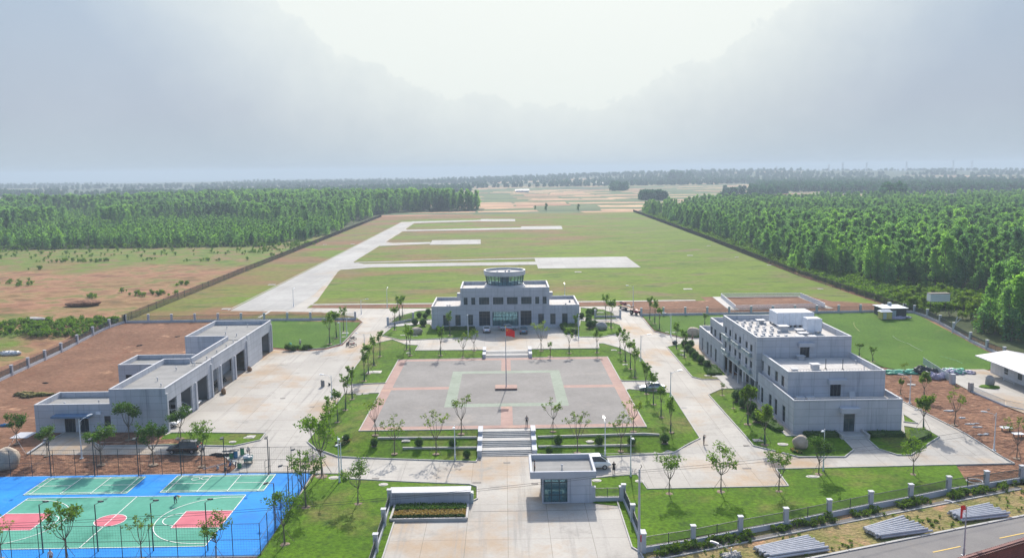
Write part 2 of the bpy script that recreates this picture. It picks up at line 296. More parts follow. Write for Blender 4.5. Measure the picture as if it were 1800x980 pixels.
def farmland():
    global nt
    m = bpy.data.materials.new('farmland'); m.use_nodes = True; nt = m.node_tree; nt.nodes.clear()
    o = N('ShaderNodeOutputMaterial'); b = N('ShaderNodeBsdfPrincipled'); geo = N('ShaderNodeNewGeometry')
    nz_ = N('ShaderNodeTexNoise'); nz_.inputs['Scale'].default_value = .0035; L(geo.outputs['Position'], nz_.inputs['Vector'])
    va = N('ShaderNodeVectorMath', operation='MULTIPLY_ADD'); L(nz_.outputs['Color'], va.inputs[0]); va.inputs[1].default_value = (60, 120, 0); L(geo.outputs['Position'], va.inputs[2])
    bt = N('ShaderNodeTexBrick'); bt.offset = .37; bt.offset_frequency = 2; bt.squash = 1.6; bt.squash_frequency = 3
    for k_, v_ in (('Scale', 1), ('Brick Width', 66), ('Row Height', 38), ('Mortar Size', 1.6), ('Mortar Smooth', .1), ('Bias', 0)): bt.inputs[k_].default_value = v_
    bt.inputs['Color1'].default_value = (0, 0, 0, 1); bt.inputs['Color2'].default_value = (1, 1, 1, 1); bt.inputs['Mortar'].default_value = (.42, .42, .42, 1)
    L(va.outputs[0], bt.inputs['Vector'])
    s_ = N('ShaderNodeSeparateColor'); L(bt.outputs['Color'], s_.inputs[0])
    c = ramp(s_.outputs[0], [(0, (.07, .12, .06)), (.16, (.40, .25, .16)), (.30, (.30, .16, .11)), (.38, (.08, .12, .06)), (.46, (.10, .14, .06)), (.54, (.42, .27, .18)), (.66, (.10, .14, .07)), (.82, (.45, .31, .20)), (1, (.33, .20, .13))], 'CONSTANT')
    n3 = N('ShaderNodeTexNoise'); n3.inputs['Scale'].default_value = .03; n3.inputs['Detail'].default_value = 6; L(geo.outputs['Position'], n3.inputs['Vector'])
    q = N('ShaderNodeMix', data_type='RGBA', blend_type='MULTIPLY'); q.inputs[0].default_value = 1; L(c, q.inputs[6]); L(ramp(n3.outputs[0], two((.72, .75, .75), (1.25, 1.2, 1.1))), q.inputs[7])
    # beyond about two kilometres the land is mostly green
    sx = N('ShaderNodeSeparateXYZ'); L(geo.outputs['Position'], sx.inputs[0])
    n5 = N('ShaderNodeTexNoise'); n5.inputs['Scale'].default_value = .0016; n5.inputs['Detail'].default_value = 5; L(geo.outputs['Position'], n5.inputs['Vector'])
    q2 = N('ShaderNodeMix', data_type='RGBA'); L(ramp(M_('ADD', n5.outputs[0], M_('MULTIPLY', M_('SUBTRACT', sx.outputs[1], 1500), 1/9000)), [(.56, (0, 0, 0)), (.62, (1, 1, 1))]), q2.inputs[0]); L(q.outputs[2], q2.inputs[6]); q2.inputs[7].default_value = (.055, .085, .05, 1)
    L(q2.outputs[2], b.inputs['Base Color']); b.inputs['Roughness'].default_value = .95; b.inputs['Specular IOR Level'].default_value = .1
    L(b.outputs[0], o.inputs[0]); MATS['farmland'] = m
farmland()

# ------------------------------------------------------------------ mesh helpers
class MB:
    def __init__(s, o=(0, 0, 0)): s.v = []; s.f = []; s.m = []; s.o = Vector(o); s.mi = 0
    def add(s, vs, fs):
        b = len(s.v); s.v += [tuple(Vector(q) - s.o) for q in vs]
        for f in fs: s.f.append([b + i for i in f]); s.m.append(s.mi)
    def box(s, x0, x1, y0, y1, z0, z1):
        s.add([(x0, y0, z0), (x1, y0, z0), (x1, y1, z0), (x0, y1, z0), (x0, y0, z1), (x1, y0, z1), (x1, y1, z1), (x0, y1, z1)],
              [(0, 3, 2, 1), (4, 5, 6, 7), (0, 1, 5, 4), (1, 2, 6, 5), (2, 3, 7, 6), (3, 0, 4, 7)])
    def xbox(s, M, sx, sy, sz, zc=False):
        z0, z1 = (-sz / 2, sz / 2) if zc else (0, sz)
        vs = [M @ Vector(q) for q in [(-sx / 2, -sy / 2, z0), (sx / 2, -sy / 2, z0), (sx / 2, sy / 2, z0), (-sx / 2, sy / 2, z0), (-sx / 2, -sy / 2, z1), (sx / 2, -sy / 2, z1), (sx / 2, sy / 2, z1), (-sx / 2, sy / 2, z1)]]
        s.add(vs, [(0, 3, 2, 1), (4, 5, 6, 7), (0, 1, 5, 4), (1, 2, 6, 5), (2, 3, 7, 6), (3, 0, 4, 7)])
    def strip(s, a, b, wd, z0a, z0b, ht):
        """upright slab along the ground line a-b, width wd, height ht"""
        a, b = Vector((a[0], a[1])), Vector((b[0], b[1])); d = (b - a)
        if d.length < 1e-4: return
        n = Vector((-d.y, d.x)).normalized() * wd / 2
        c = [a - n, b - n, b + n, a + n]; z = [z0a, z0b, z0b, z0a]
        s.add([(p.x, p.y, q) for p, q in zip(c, z)] + [(p.x, p.y, q + ht) for p, q in zip(c, z)], [(0, 3, 2, 1), (4, 5, 6, 7), (0, 1, 5, 4), (1, 2, 6, 5), (2, 3, 7, 6), (3, 0, 4, 7)])
    def tube(s, pts, rs, n=6, cap=True):
        pts = [Vector(p) for p in pts]
        if isinstance(rs, (int, float)): rs = [rs] * len(pts)
        vs = []; fs = []
        for i, p in enumerate(pts):
            d = (pts[min(i + 1, len(pts) - 1)] - pts[max(i - 1, 0)])
            if d.length < 1e-6: d = Vector((0, 0, 1))
            d.normalize(); a = d.orthogonal().normalized(); 
            ref = Vector((1, 0, 0)) if abs(d.x) < .9 else Vector((0, 1, 0))
            a = (ref - d * ref.dot(d)).normalized(); b = d.cross(a)
            for k in range(n):
                t = 2 * math.pi * k / n; vs.append(p + (a * math.cos(t) + b * math.sin(t)) * rs[i])
        for i in range(len(pts) - 1):
            for k in range(n):
                k2 = (k + 1) % n; fs.append((i * n + k, i * n + k2, (i + 1) * n + k2, (i + 1) * n + k))
        if cap: fs.append(tuple(range(n - 1, -1, -1))); fs.append(tuple((len(pts) - 1) * n + k for k in range(n)))
        s.add(vs, fs)
    def prism(s, poly, z0, z1):
        n = len(poly); s.add([(x, y, z0) for x, y in poly] + [(x, y, z1) for x, y in poly], [tuple(range(n - 1, -1, -1)), tuple(range(n, 2 * n))] + [(i, (i + 1) % n, n + (i + 1) % n, n + i) for i in range(n)])
    def lathe(s, c, prof, n=16, sx=1, sy=1):
        vs = []; fs = []
        for r, z in prof:
            for k in range(n):
                t = 2 * math.pi * k / n; vs.append((c[0] + r * sx * math.cos(t), c[1] + r * sy * math.sin(t), c[2] + z))
        for i in range(len(prof) - 1):
            for k in range(n): fs.append((i * n + k, i * n + (k + 1) % n, (i + 1) * n + (k + 1) % n, (i + 1) * n + k))
        if prof[0][0] > 1e-3: fs.append(tuple(range(n - 1, -1, -1)))
        if prof[-1][0] > 1e-3: fs.append(tuple((len(prof) - 1) * n + k for k in range(n)))
        s.add(vs, fs)
    def blob(s, c, rx, ry, rz, seed=0, amp=.15, n=14, m=9, flatb=None, mf=2.3):
        rr = random.Random(seed); ph = [rr.uniform(0, 6.28) for _ in range(6)]
        vs = []; fs = []
        for i in range(m + 1):
            th = math.pi * i / m
            for k in range(n):
                t = 2 * math.pi * k / n
                x, y, z = math.sin(th) * math.cos(t), math.sin(th) * math.sin(t), math.cos(th)
                q = 1 + amp * (math.sin(mf * x + ph[0]) * math.cos(mf * y * 1.3 + ph[1]) + .6 * math.sin(mf * 2 * z + ph[2] + 2 * x) + .5 * math.sin(mf * 3 * y + ph[3] + x * 4))
                pz = z * rz * q
                if flatb is not None: pz = max(pz, flatb)
                vs.append((c[0] + x * rx * q, c[1] + y * ry * q, c[2] + pz))
        for i in range(m):
            for k in range(n): fs.append((i * n + k, (i + 1) * n + k, (i + 1) * n + (k + 1) % n, i * n + (k + 1) % n))
        s.add(vs, fs)
    def mesh(s, name, mats, smooth=False):
        me = bpy.data.meshes.new(name); me.from_pydata(s.v, [], s.f)
        for m in (mats if isinstance(mats, (list, tuple)) else [mats]): me.materials.append(MATS[m])
        me.polygons.foreach_set('material_index', s.m)
        if smooth: me.polygons.foreach_set('use_smooth', [True] * len(s.f))
        me.update(); return me
    def build(s, name, mats, parent=None, smooth=False):
        o = bpy.data.objects.new(name, s.mesh(name, mats, smooth)); col.objects.link(o)
        if parent is not None: o.parent = parent
        elif s.o.length: o.location = s.o
        return o
def tag(o, label=None, cat=None, group=None, kind=None):
    if label: o['label'] = label
    if cat: o['category'] = cat
    if group: o['group'] = group
    if kind: o['kind'] = kind
    return o
def thing(name, loc, label, cat, group=None, rz=0.0):
    o = bpy.data.objects.new(name, None); col.objects.link(o); o.location = loc; o.rotation_euler = (0, 0, rz); o.empty_display_size = .5
    return tag(o, label, cat, group)
def copy_tree(o, parent=None):
    c = o.copy(); col.objects.link(c)
    if parent is not None: c.parent = parent
    for ch in list(o.children): copy_tree(ch, c)
    return c
def kids(o): return o.children
ORD = ['first', 'second', 'third', 'fourth', 'fifth', 'sixth', 'seventh', 'eighth', 'ninth', 'tenth', 'eleventh', 'twelfth']

# ------------------------------------------------------------------ ground sheets that follow the land
def sheet(name, poly, m, dz, cell=2.5, kind='structure', grid=True, holes=None):
    bm = bmesh.new(); pts = [Vector((x, y, 0)) for x, y in poly]
    vs = [bm.verts.new(p) for p in pts]
    for t in tessellate_polygon([pts]):
        try: bm.faces.new([vs[i] for i in t])
        except ValueError: pass
    if grid:
        x0, x1 = min(p[0] for p in poly), max(p[0] for p in poly); y0, y1 = min(p[1] for p in poly), max(p[1] for p in poly)
        gx = [i * cell for i in range(int(-64 / cell), int(48 / cell) + 1) if x0 < i * cell < x1]
        gy = [i * cell for i in range(int(105 / cell), int(222 / cell) + 1) if y0 < i * cell < y1]
        for v in gx: bmesh.ops.bisect_plane(bm, geom=bm.verts[:] + bm.edges[:] + bm.faces[:], plane_co=(v, 0, 0), plane_no=(1, 0, 0), dist=1e-5)
        for v in gy: bmesh.ops.bisect_plane(bm, geom=bm.verts[:] + bm.edges[:] + bm.faces[:], plane_co=(0, v, 0), plane_no=(0, 1, 0), dist=1e-5)
    for v in bm.verts: v.co.z = hz(v.co.x, v.co.y) + dz
    bmesh.ops.recalc_face_normals(bm, faces=bm.faces[:])
    if bm.faces and sum(f.normal.z for f in bm.faces) < 0: bmesh.ops.reverse_faces(bm, faces=bm.faces[:])
    me = bpy.data.meshes.new(name); bm.to_mesh(me); bm.free(); me.materials.append(MATS[m])
    o = bpy.data.objects.new(name, me); col.objects.link(o)
    if kind: o['kind'] = kind
    return o
KERB = MB()
def kerb(pts, closed=False, ht=.2, wd=.16):
    q = list(pts) + ([pts[0]] if closed else [])
    for a, b in zip(q, q[1:]):
        a, b = Vector(a[:2]), Vector(b[:2]); n = max(1, int((b - a).length / 2.5))
        for i in range(n):
            p, r = a.lerp(b, i / n), a.lerp(b, (i + 1) / n)
            KERB.strip(p, r, wd, hz(*p) - .05, hz(*r) - .05, ht + .05)
# ================================================================== THE SETTING
def ground():
    xs = [-4500, -4000, -3000, -2200, -1600, -1200, -900, -700, -500, -400, -300, -220, -160, -130, -110] + [i * 2.5 for i in range(-40, 41)] + [110, 130, 160, 220, 300, 400, 500, 700, 900, 1100, 1300, 1500, 1700, 2000, 2400, 3000, 4000, 4500]
    ys = [-300, -100, 0, 50, 90] + [i * 2.5 for i in range(42, 91)] + [260, 320, 400, 500, 600, 700, 800, 900, 1000, 1200, 1400, 1600, 1800, 2000, 2200, 2400, 2600, 2800, 3000, 3200, 3400, 3600, 3900, 4100]
    xs = sorted(set(xs)); ys = sorted(set(ys)); m = MB(); nx = len(xs)
    vs = [(x, y, hz(x, y) - .12) for y in ys for x in xs]; fs = []
    for j in range(len(ys) - 1):
        for i in range(nx - 1): fs.append((j * nx + i, j * nx + i + 1, (j + 1) * nx + i + 1, (j + 1) * nx + i)); m.m.append(1 if ys[j] >= 700 else 0)
    m.v = vs; m.f = fs
    o = m.build('ground', ['wasteland', 'farmland'], smooth=True); o['kind'] = 'structure'
ground()
sheet('airfield_grass', [(-107, 221.4), (-106, 330), (-109, 745), (-30, 765), (121, 775), (113, 453), (107, 300), (107.8, 221.4)], 'airfield_grass', 0)
sheet('soil_ground', [(-108, 121), (-108, 221), (-30, 221), (-31, 180), (-31, 113), (-95, 113)], 'red_soil', 0)
sheet('soil_ground', [(-98, 108), (-98, 121.5), (-31, 121.5), (-27, 111)], 'rough_soil', .025)
sheet('soil_ground', [(31, 113), (31, 221.1), (108, 221.1), (109, 150), (103, 100), (66, 103.8), (40, 113)], 'rough_soil', 0)
sheet('soil_ground', [(-104, 221.4), (-104, 232), (-80, 240), (-58, 236), (-40, 231.5), (-31, 226), (-31, 221.4)], 'airfield_grass', .03)
sheet('soil_ground', [(34, 221.6), (34, 246), (60, 246), (60, 253.5), (93, 252.5), (96, 242), (107.4, 236), (107.5, 221.6)], 'red_soil', .03)
sheet('soil_ground', [(14, 60), (14, 86), (66, 104.4), (140, 131), (150, 60)], 'verge', .0)
sheet('soil_ground', [(-110, 40), (-98, 108), (-27, 112), (-10, 112), (-10, 40)], 'rough_soil', -.02)
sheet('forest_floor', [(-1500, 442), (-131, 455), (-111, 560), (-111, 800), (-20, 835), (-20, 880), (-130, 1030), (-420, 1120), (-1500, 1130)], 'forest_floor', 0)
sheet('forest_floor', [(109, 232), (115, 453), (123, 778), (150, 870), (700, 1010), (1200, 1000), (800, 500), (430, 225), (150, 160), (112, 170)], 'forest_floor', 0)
# paved ground of the compound
conc = P((655, 1020), (674, 977), (693.5, 916)) + P((822, 914.5), (825, 884), (839, 877), (839, 856), (825, 851), (720, 847), (603, 841), (606.5, 832.6), (555, 832), (405, 831.5), (418, 820), (393, 800.5), (47, 798.5), (80, 779), (112, 762)) + \
    [(-74.5, 131), (-62, 133), (-53.8, 133), (-53.5, 190)] + P((542.5, 617), (573, 614.4), (602, 607), (638.7, 566.6)) + [(-41, 226), (-52.5, 234.5), (-79.3, 238.8)] + \
    [(-79.6, 340), (-80.2, 662), (-69.3, 662), (-67.2, 535), (-66.5, 332), (-58, 256), (-58, 242), (-42, 240), (-20, 238), (33, 238)] + \
    P((1106, 534.8), (1128, 556), (1150, 583), (1197, 594.5), (1229, 595.4), (1229, 602.6)) + [(44.3, 180), (45, 160), (44.5, 124), (60.7, 124.6), (61, 187), (66.8, 187), (66, 165)] + \
    P((1568, 690), (1585.7, 704.5), (1782.6, 813.7), (1363, 823.5), (1385, 853), (1140, 858.5), (1122, 832.5), (1040, 840), (1043, 884), (1085, 881.6), (1111, 962.5), (1125, 972), (1150, 1020))
# split in a simple southern and northern piece that meet on one line
sheet('concrete_paving', conc, 'concrete', .05)
for i, q in enumerate(([(845, 385), (905.7, 385), (905.7, 389), (845, 389)], [(916, 398), (986.7, 397), (989, 402.7), (916, 403.4)], [(760, 422.3), (845, 421), (845, 428.7), (755, 430.2)], [(939, 453), (1101, 451), (1126.5, 470), (946, 472)])):
    sheet('parking_apron', P(*q), 'runway_concrete', .08)
for q in ([(725, 389.2), (845, 386.6), (845, 388.6), (720, 392.5)], [(707, 401.5), (716, 404), (916, 400), (916, 403), (700, 406.5)], [(672, 424), (690, 427), (757, 425.5), (756, 428.5), (668, 432.5)], [(612, 459), (640, 464.2), (942, 460), (943.5, 465.2), (655, 470), (598, 474.5)], [(622, 461), (939, 453.4), (939, 454.7), (624, 462.2)]):
    sheet('taxiway', P(*q), 'runway_concrete', .10)
sheet('runway', [(-79.4, 240), (-79.9, 660), (-69.6, 660), (-66.7, 335), (-62, 270), (-62, 240)], 'runway_concrete', .09)
sheet('footpath', [(-58, 247.6), (-20, 246.5), (57, 246.2), (57, 247.7), (-20, 248), (-58, 249.2)], 'kerb_stone', .06)
sheet('footpath', P((476, 545), (480, 545), (457, 558.5), (452, 558.5)), 'kerb_stone', .06)
sheet('soil_ground', [(-57, 242.4), (-40, 240.6), (33, 238.6), (35, 246.1), (-20, 246.3), (-57, 247.3)], 'red_soil', .03)
# lawns, each a sheet of its own with a kerb round it
def lawn(poly, m='lawn', k=True, dz=.10):
    sheet('lawn', poly, m, dz)
    if k: kerb(poly, True)
XL, XR, YF, YB, ZP, ZT = -22.85, 21.7, 125.5, 174.7, 1.6, 2.2
LP = P((540, 777), (579, 727), (607, 690.5), (617, 690.5))      # outer corner and road side of the lawn left of the square
left_front = P((540, 777), (556, 790), (575, 796), (594, 803), (837, 812)) + [(-4.1, 117.9), (-4.1, 125.5), (XL, YF), (XL, 147.8)] + P((605, 692.6))
lawn(left_front)
left_back = [(XL, 155.1)] + P((606, 676.5), (625, 644), (657, 604.5), (690, 597), (714.5, 607 - .5)) + P((736, 607.3), (730, 616.7)) + [(-4.7, 180.5), (-4.7, 174.9), (XL, YB)]
lawn(left_back)
right_front = [(4.2, 118.1)] + P((1067, 803), (1182, 797), (1190, 793), (1230.5, 771), (1179, 691)) + P((1105, 684.5)) + [(XR, 147.5), (XR, YF), (4.2, 125.4)]
lawn(right_front)
right_back = [(XR, 155)] + P((1094.5, 670), (1157, 670.5), (1128, 630), (1090, 612), (1060, 604), (1052, 604.2), (1053, 612.6)) + [(5.4, 180.5), (5.4, 174.9), (XR, YB)]
lawn(right_back)
# lawns beside the terminal
lawn(P((671, 590), (702, 597.5), (733, 597.5), (826, 593), (841, 585), (842, 579)) + [(-18, 206)] + P((756, 570), (740, 570), (690, 575)))
lawn(P((686, 568.5), (720, 567.5), (757, 562)) + [(-18.4, 214)] + P((757, 546), (735, 547), (697, 557)))
lawn(P((992, 580), (994, 585), (1003, 588), (1017, 592.5), (1058, 592.5), (1096, 585), (1090, 572), (1079, 568), (1020, 564)) + [(18.7, 207)])
lawn(P((1020, 556), (1045, 562), (1084, 561), (1078, 551), (1062, 545), (1020, 541)))
sheet('footpath', P((1019, 559.4), (1042, 563.3), (1086, 561.8), (1088, 563), (1040, 565.3), (1019, 563.5)), 'kerb_stone', .13)
sheet('footpath', P((684, 571), (722, 568.5), (759, 563), (759, 566.5), (724, 572), (684, 574.5)), 'kerb_stone', .13)
# large fresh lawns at the back
lawn([(-56, 193.3), (-60, 221)] + P((634, 566.6), (602, 604), (573, 612), (541, 614.5)), 'new_lawn', k=False)
kerb(P((541, 614.5), (573, 612), (602, 604), (638, 567)))
lawn([(-67, 200), (-73, 221), (-60, 221), (-56, 193.3), (-66.5, 193)], 'new_lawn', k=False, dz=.09)
nl = P((1131, 557), (1150, 580), (1197, 592), (1229, 593)) + [(44.3, 187), (61, 187), (67.5, 187), (70, 175)] + P((1577, 650), (1690, 650), (1737, 650)) + [(104.5, 170), (107.5, 192), (109, 219), (106.5, 221.2), (36.5, 220.6)]
lawn(nl, 'new_lawn', k=False)
kerb(P((1127, 557), (1149, 583), (1197, 594.3), (1228, 595)))
# lawns round the office building
lawn(P((1171.7, 610), (1216.6, 662.5), (1233, 667), (1271, 667)) + [(43.6, 160), (43.6, 167.4), (42.4, 167.4), (42.4, 186.2)] + P((1202, 602.6)))
lawn(P((1245.5, 694), (1324, 784), (1403.7, 803.5), (1485, 803.5), (1500.6, 791), (1480, 769)) + [(51.2, 123), (42.6, 122.8), (42.6, 142), (43.5, 147)] + P((1287, 682.5), (1266.7, 684.6)))
lawn(P((1521, 769), (1545, 790), (1577.5, 800), (1602, 800), (1651, 768), (1630.6, 756.5), (1588, 749)) + [(60.8, 123.2), (54.2, 123)])
lawn(P((1587, 728), (1613, 744.5), (1589, 742)))
# front lawns behind the fence
fl = P((1040, 841), (1120, 834), (1138, 860), (1386, 855), (1364, 825), (1680, 817)) + [(60, 103.8), (49, 99.6), (33, 94), (15.1, 87.7), (14.8, 98.6), (10.7, 99.8)]
lawn(fl, 'lawn', k=False); kerb(P((1040, 841), (1120, 834), (1138, 860), (1386, 855), (1364, 825), (1783, 815)))
kerb(P((1783, 815), (1585, 705), (1566, 690)))
sheet('lawn', P((606.5, 834), (603, 842.5), (720, 848.5), (825, 852.5), (837, 857), (837, 876.5), (828, 879)) + [(-4.7, 102.2), (-14.9, 102.2), (-15, 90), (-14.9, 70), (-27.8, 70), (-27.2, 88), (-26.7, 110)] + P((560, 834)), 'lawn', .10)
sheet('lawn', [(-14.45, 80), (-14.6, 99.9), (-13.9, 99.9)] + P((692, 916.5), (673, 977)) + [(-13.6, 80)], 'lawn', .13, grid=False)
sheet('lawn', P((1084, 881), (1110, 962)) + [(14.5, 87.0), (14.65, 94), (14.5, 100.4), (12.3, 100.4)], 'lawn', .13, grid=False)
kerb(P((554, 833), (606.5, 833), (603, 841.5), (720, 847.5), (825, 851.5), (839, 856), (839, 877), (825, 884)))
sheet('lawn', P((300, 761.5), (467, 762), (457, 773.5), (410.7, 783.8), (275, 783.5), (288, 766)), 'lawn', .10)
sheet('soil_ground', P((153, 772), (176, 783.5), (276, 783.5), (330, 779), (312, 772), (288, 763)) + [(-54.4, 129.4), (-65.5, 129.4)], 'rough_soil', .09)
kerb(P((151, 771), (176, 784.5), (411, 784.5), (457.5, 774), (467, 762), (300, 761)))
kerb([at(693.5, 916), at(674, 977), at(650, 1040)]); kerb([at(1085, 881.6), at(1111, 962.5), at(1125, 971), at(1150, 1020)])
kerb([at(112, 762), at(80, 778), at(47, 798)]); kerb(P((405, 831), (418, 820), (393, 800.5), (60, 798.5)), ht=.08)
kerb([(-80.3, 238), (-80.6, 662)], ht=.02, wd=.3); kerb([(44.6, 190), (67, 190)], ht=.08)
# path slabs across the green strip outside the fence (a drain channel)
sheet('drain_channel', [(15, 84.3), (40, 93.4), (66, 102.6), (66, 103.2), (40, 94.1), (15, 85.0)], 'drain', .03)
kerb([(15, 84.1), (40, 93.2), (66, 102.4)], ht=.1, wd=.2)

# ------------------------------------------------------------------ the paved square
def plaza():
    x0, x1, y0, y1 = XL, XR, YF, YB; b = 1.8; z = ZP
    def rect(name, m, a, bb, c, d, dz):
        q = MB(); q.add([(a, c, z + dz), (bb, c, z + dz), (bb, d, z + dz), (a, d, z + dz)], [(0, 1, 2, 3)]); o = q.build(name, m); o['kind'] = 'structure'
    q = MB(); q.mi = 0
    def rr(a, bb, c, d, mi):
        q.mi = mi; q.add([(a, c, z + .15), (bb, c, z + .15), (bb, d, z + .15), (a, d, z + .15)], [(0, 1, 2, 3)])
    gx0, gx1, gy0, gy1, g = -10.55, 10.65, 137.85, 163.3, 1.95
    cx0, cx1 = -.9, 1.0; cy0, cy1 = 149.6, 151.4
    xs = sorted({x0, x0 + b, gx0, gx0 + g, cx0, cx1, gx1 - g, gx1, x1 - b, x1}); ys = sorted({y0, y0 + b, gy0, gy0 + g, cy0, cy1, gy1 - g, gy1, y1 - b, y1})
    for xa, xb in zip(xs, xs[1:]):
        for ya, yb in zip(ys, ys[1:]):
            mx_, my_ = (xa + xb) / 2, (ya + yb) / 2
            if not (x0 + b < mx_ < x1 - b and y0 + b < my_ < y1 - b): k = 1
            elif gx0 < mx_ < gx1 and gy0 < my_ < gy1: k = 0 if gx0 + g < mx_ < gx1 - g and gy0 + g < my_ < gy1 - g else 2
            elif cx0 < mx_ < cx1 or cy0 < my_ < cy1: k = 1
            else: k = 0
            rr(xa, xb, ya, yb, k)
    q.mi = 0
    q.box(x0, x1, y0, y1, z - .4, z + .146)
    o = q.build('plaza_paving', ['grey_pavers', 'red_pavers', 'green_pavers']); o['kind'] = 'structure'
plaza()
ZQ = ZP + .15
# forecourt slab edge and side walls beside the upper steps
q = MB()
q.strip(at(733, 616.5), (-4.8, 180.8), .25, 1.9, 1.9, .52); q.strip((5.5, 180.8), at(1053, 612.8), .25, 1.9, 1.9, .52); o = q.build('forecourt_edge', 'kerb_stone'); o['kind'] = 'structure'
def steps(name, x0, x1, y0, flights, z0, label):
    """flights: list of (risers, tread, landing depth)"""
    t = thing(name, ((x0 + x1) / 2, y0, z0), label, 'steps'); q = MB((*t.location,)); y, z = y0, z0
    for n, tr, ld, rise in flights:
        for k in range(n):
            d = tr if k < n - 1 else ld
            q.box(x0, x1, y, y + d, z0 - .3, z + rise); y += d; z += rise
    q.build('treads', 'kerb_stone', t); return t, y, z
def cheeks(t, x0, x1, segs):
    for x in (x0, x1):
        q = MB((*t.location,))
        for ya, yb, za, zb in segs:
            q.box(x - .32, x + .32, ya, yb, za, zb); q.box(x - .36, x + .36, ya - .03, yb + .03, zb, zb + .08)
        q.build('side_wall', 'facade_plain', t)
r = 1.75 / 12
t, y, z = steps('front_steps', -3.75, 3.75, 117.7, [(4, .38, 1.55, r)] * 3, 0.0, 'wide pale stone steps in three flights climbing to the paved square')
cheeks(t, -4.0, 4.05, [(117.3, 120.3, -.2, 1.0), (120.3, 122.9, .2, 1.55), (122.9, 125.7, .8, 2.1)])
t, y, z = steps('upper_steps', -4.3, 5.0, 174.9, [(4, .4, 1.6, .11), (4, .4, 1.6, .06)], ZP, 'low grey stone steps between the square and the tower forecourt')
cheeks(t, -4.6, 5.3, [(174.6, 177.6, 1.4, 2.55), (177.6, 180.9, 1.5, 2.85)])
# low stone retaining strips in the sloping front lawn
def terrace(pa, pb, label):
    a, b = at(*pa), at(*pb); q = MB((a[0], a[1], hz(*a)))
    n = 8
    for i in range(n):
        p = (a[0] + (b[0] - a[0]) * i / n, a[1] + (b[1] - a[1]) * i / n); s_ = (a[0] + (b[0] - a[0]) * (i + 1) / n, a[1] + (b[1] - a[1]) * (i + 1) / n)
        q.strip(p, s_, .3, hz(*p), hz(*s_), .34)
    tag(q.build('retaining_strip', 'kerb_stone'), label, 'low wall', 'low stone strips across the front lawns')
terrace((664, 771.3), (838, 770.3), 'upper low stone strip crossing the lawn left of the wide front steps')
terrace((708, 789), (838, 788.3), 'lower, shorter stone strip crossing the lawn left of the wide front steps')
terrace((945, 769.4), (1159, 765.7), 'upper, longer stone strip crossing the lawn right of the wide front steps')
terrace((946, 786.6), (1108, 784), 'lower stone strip crossing the lawn right of the wide front steps')

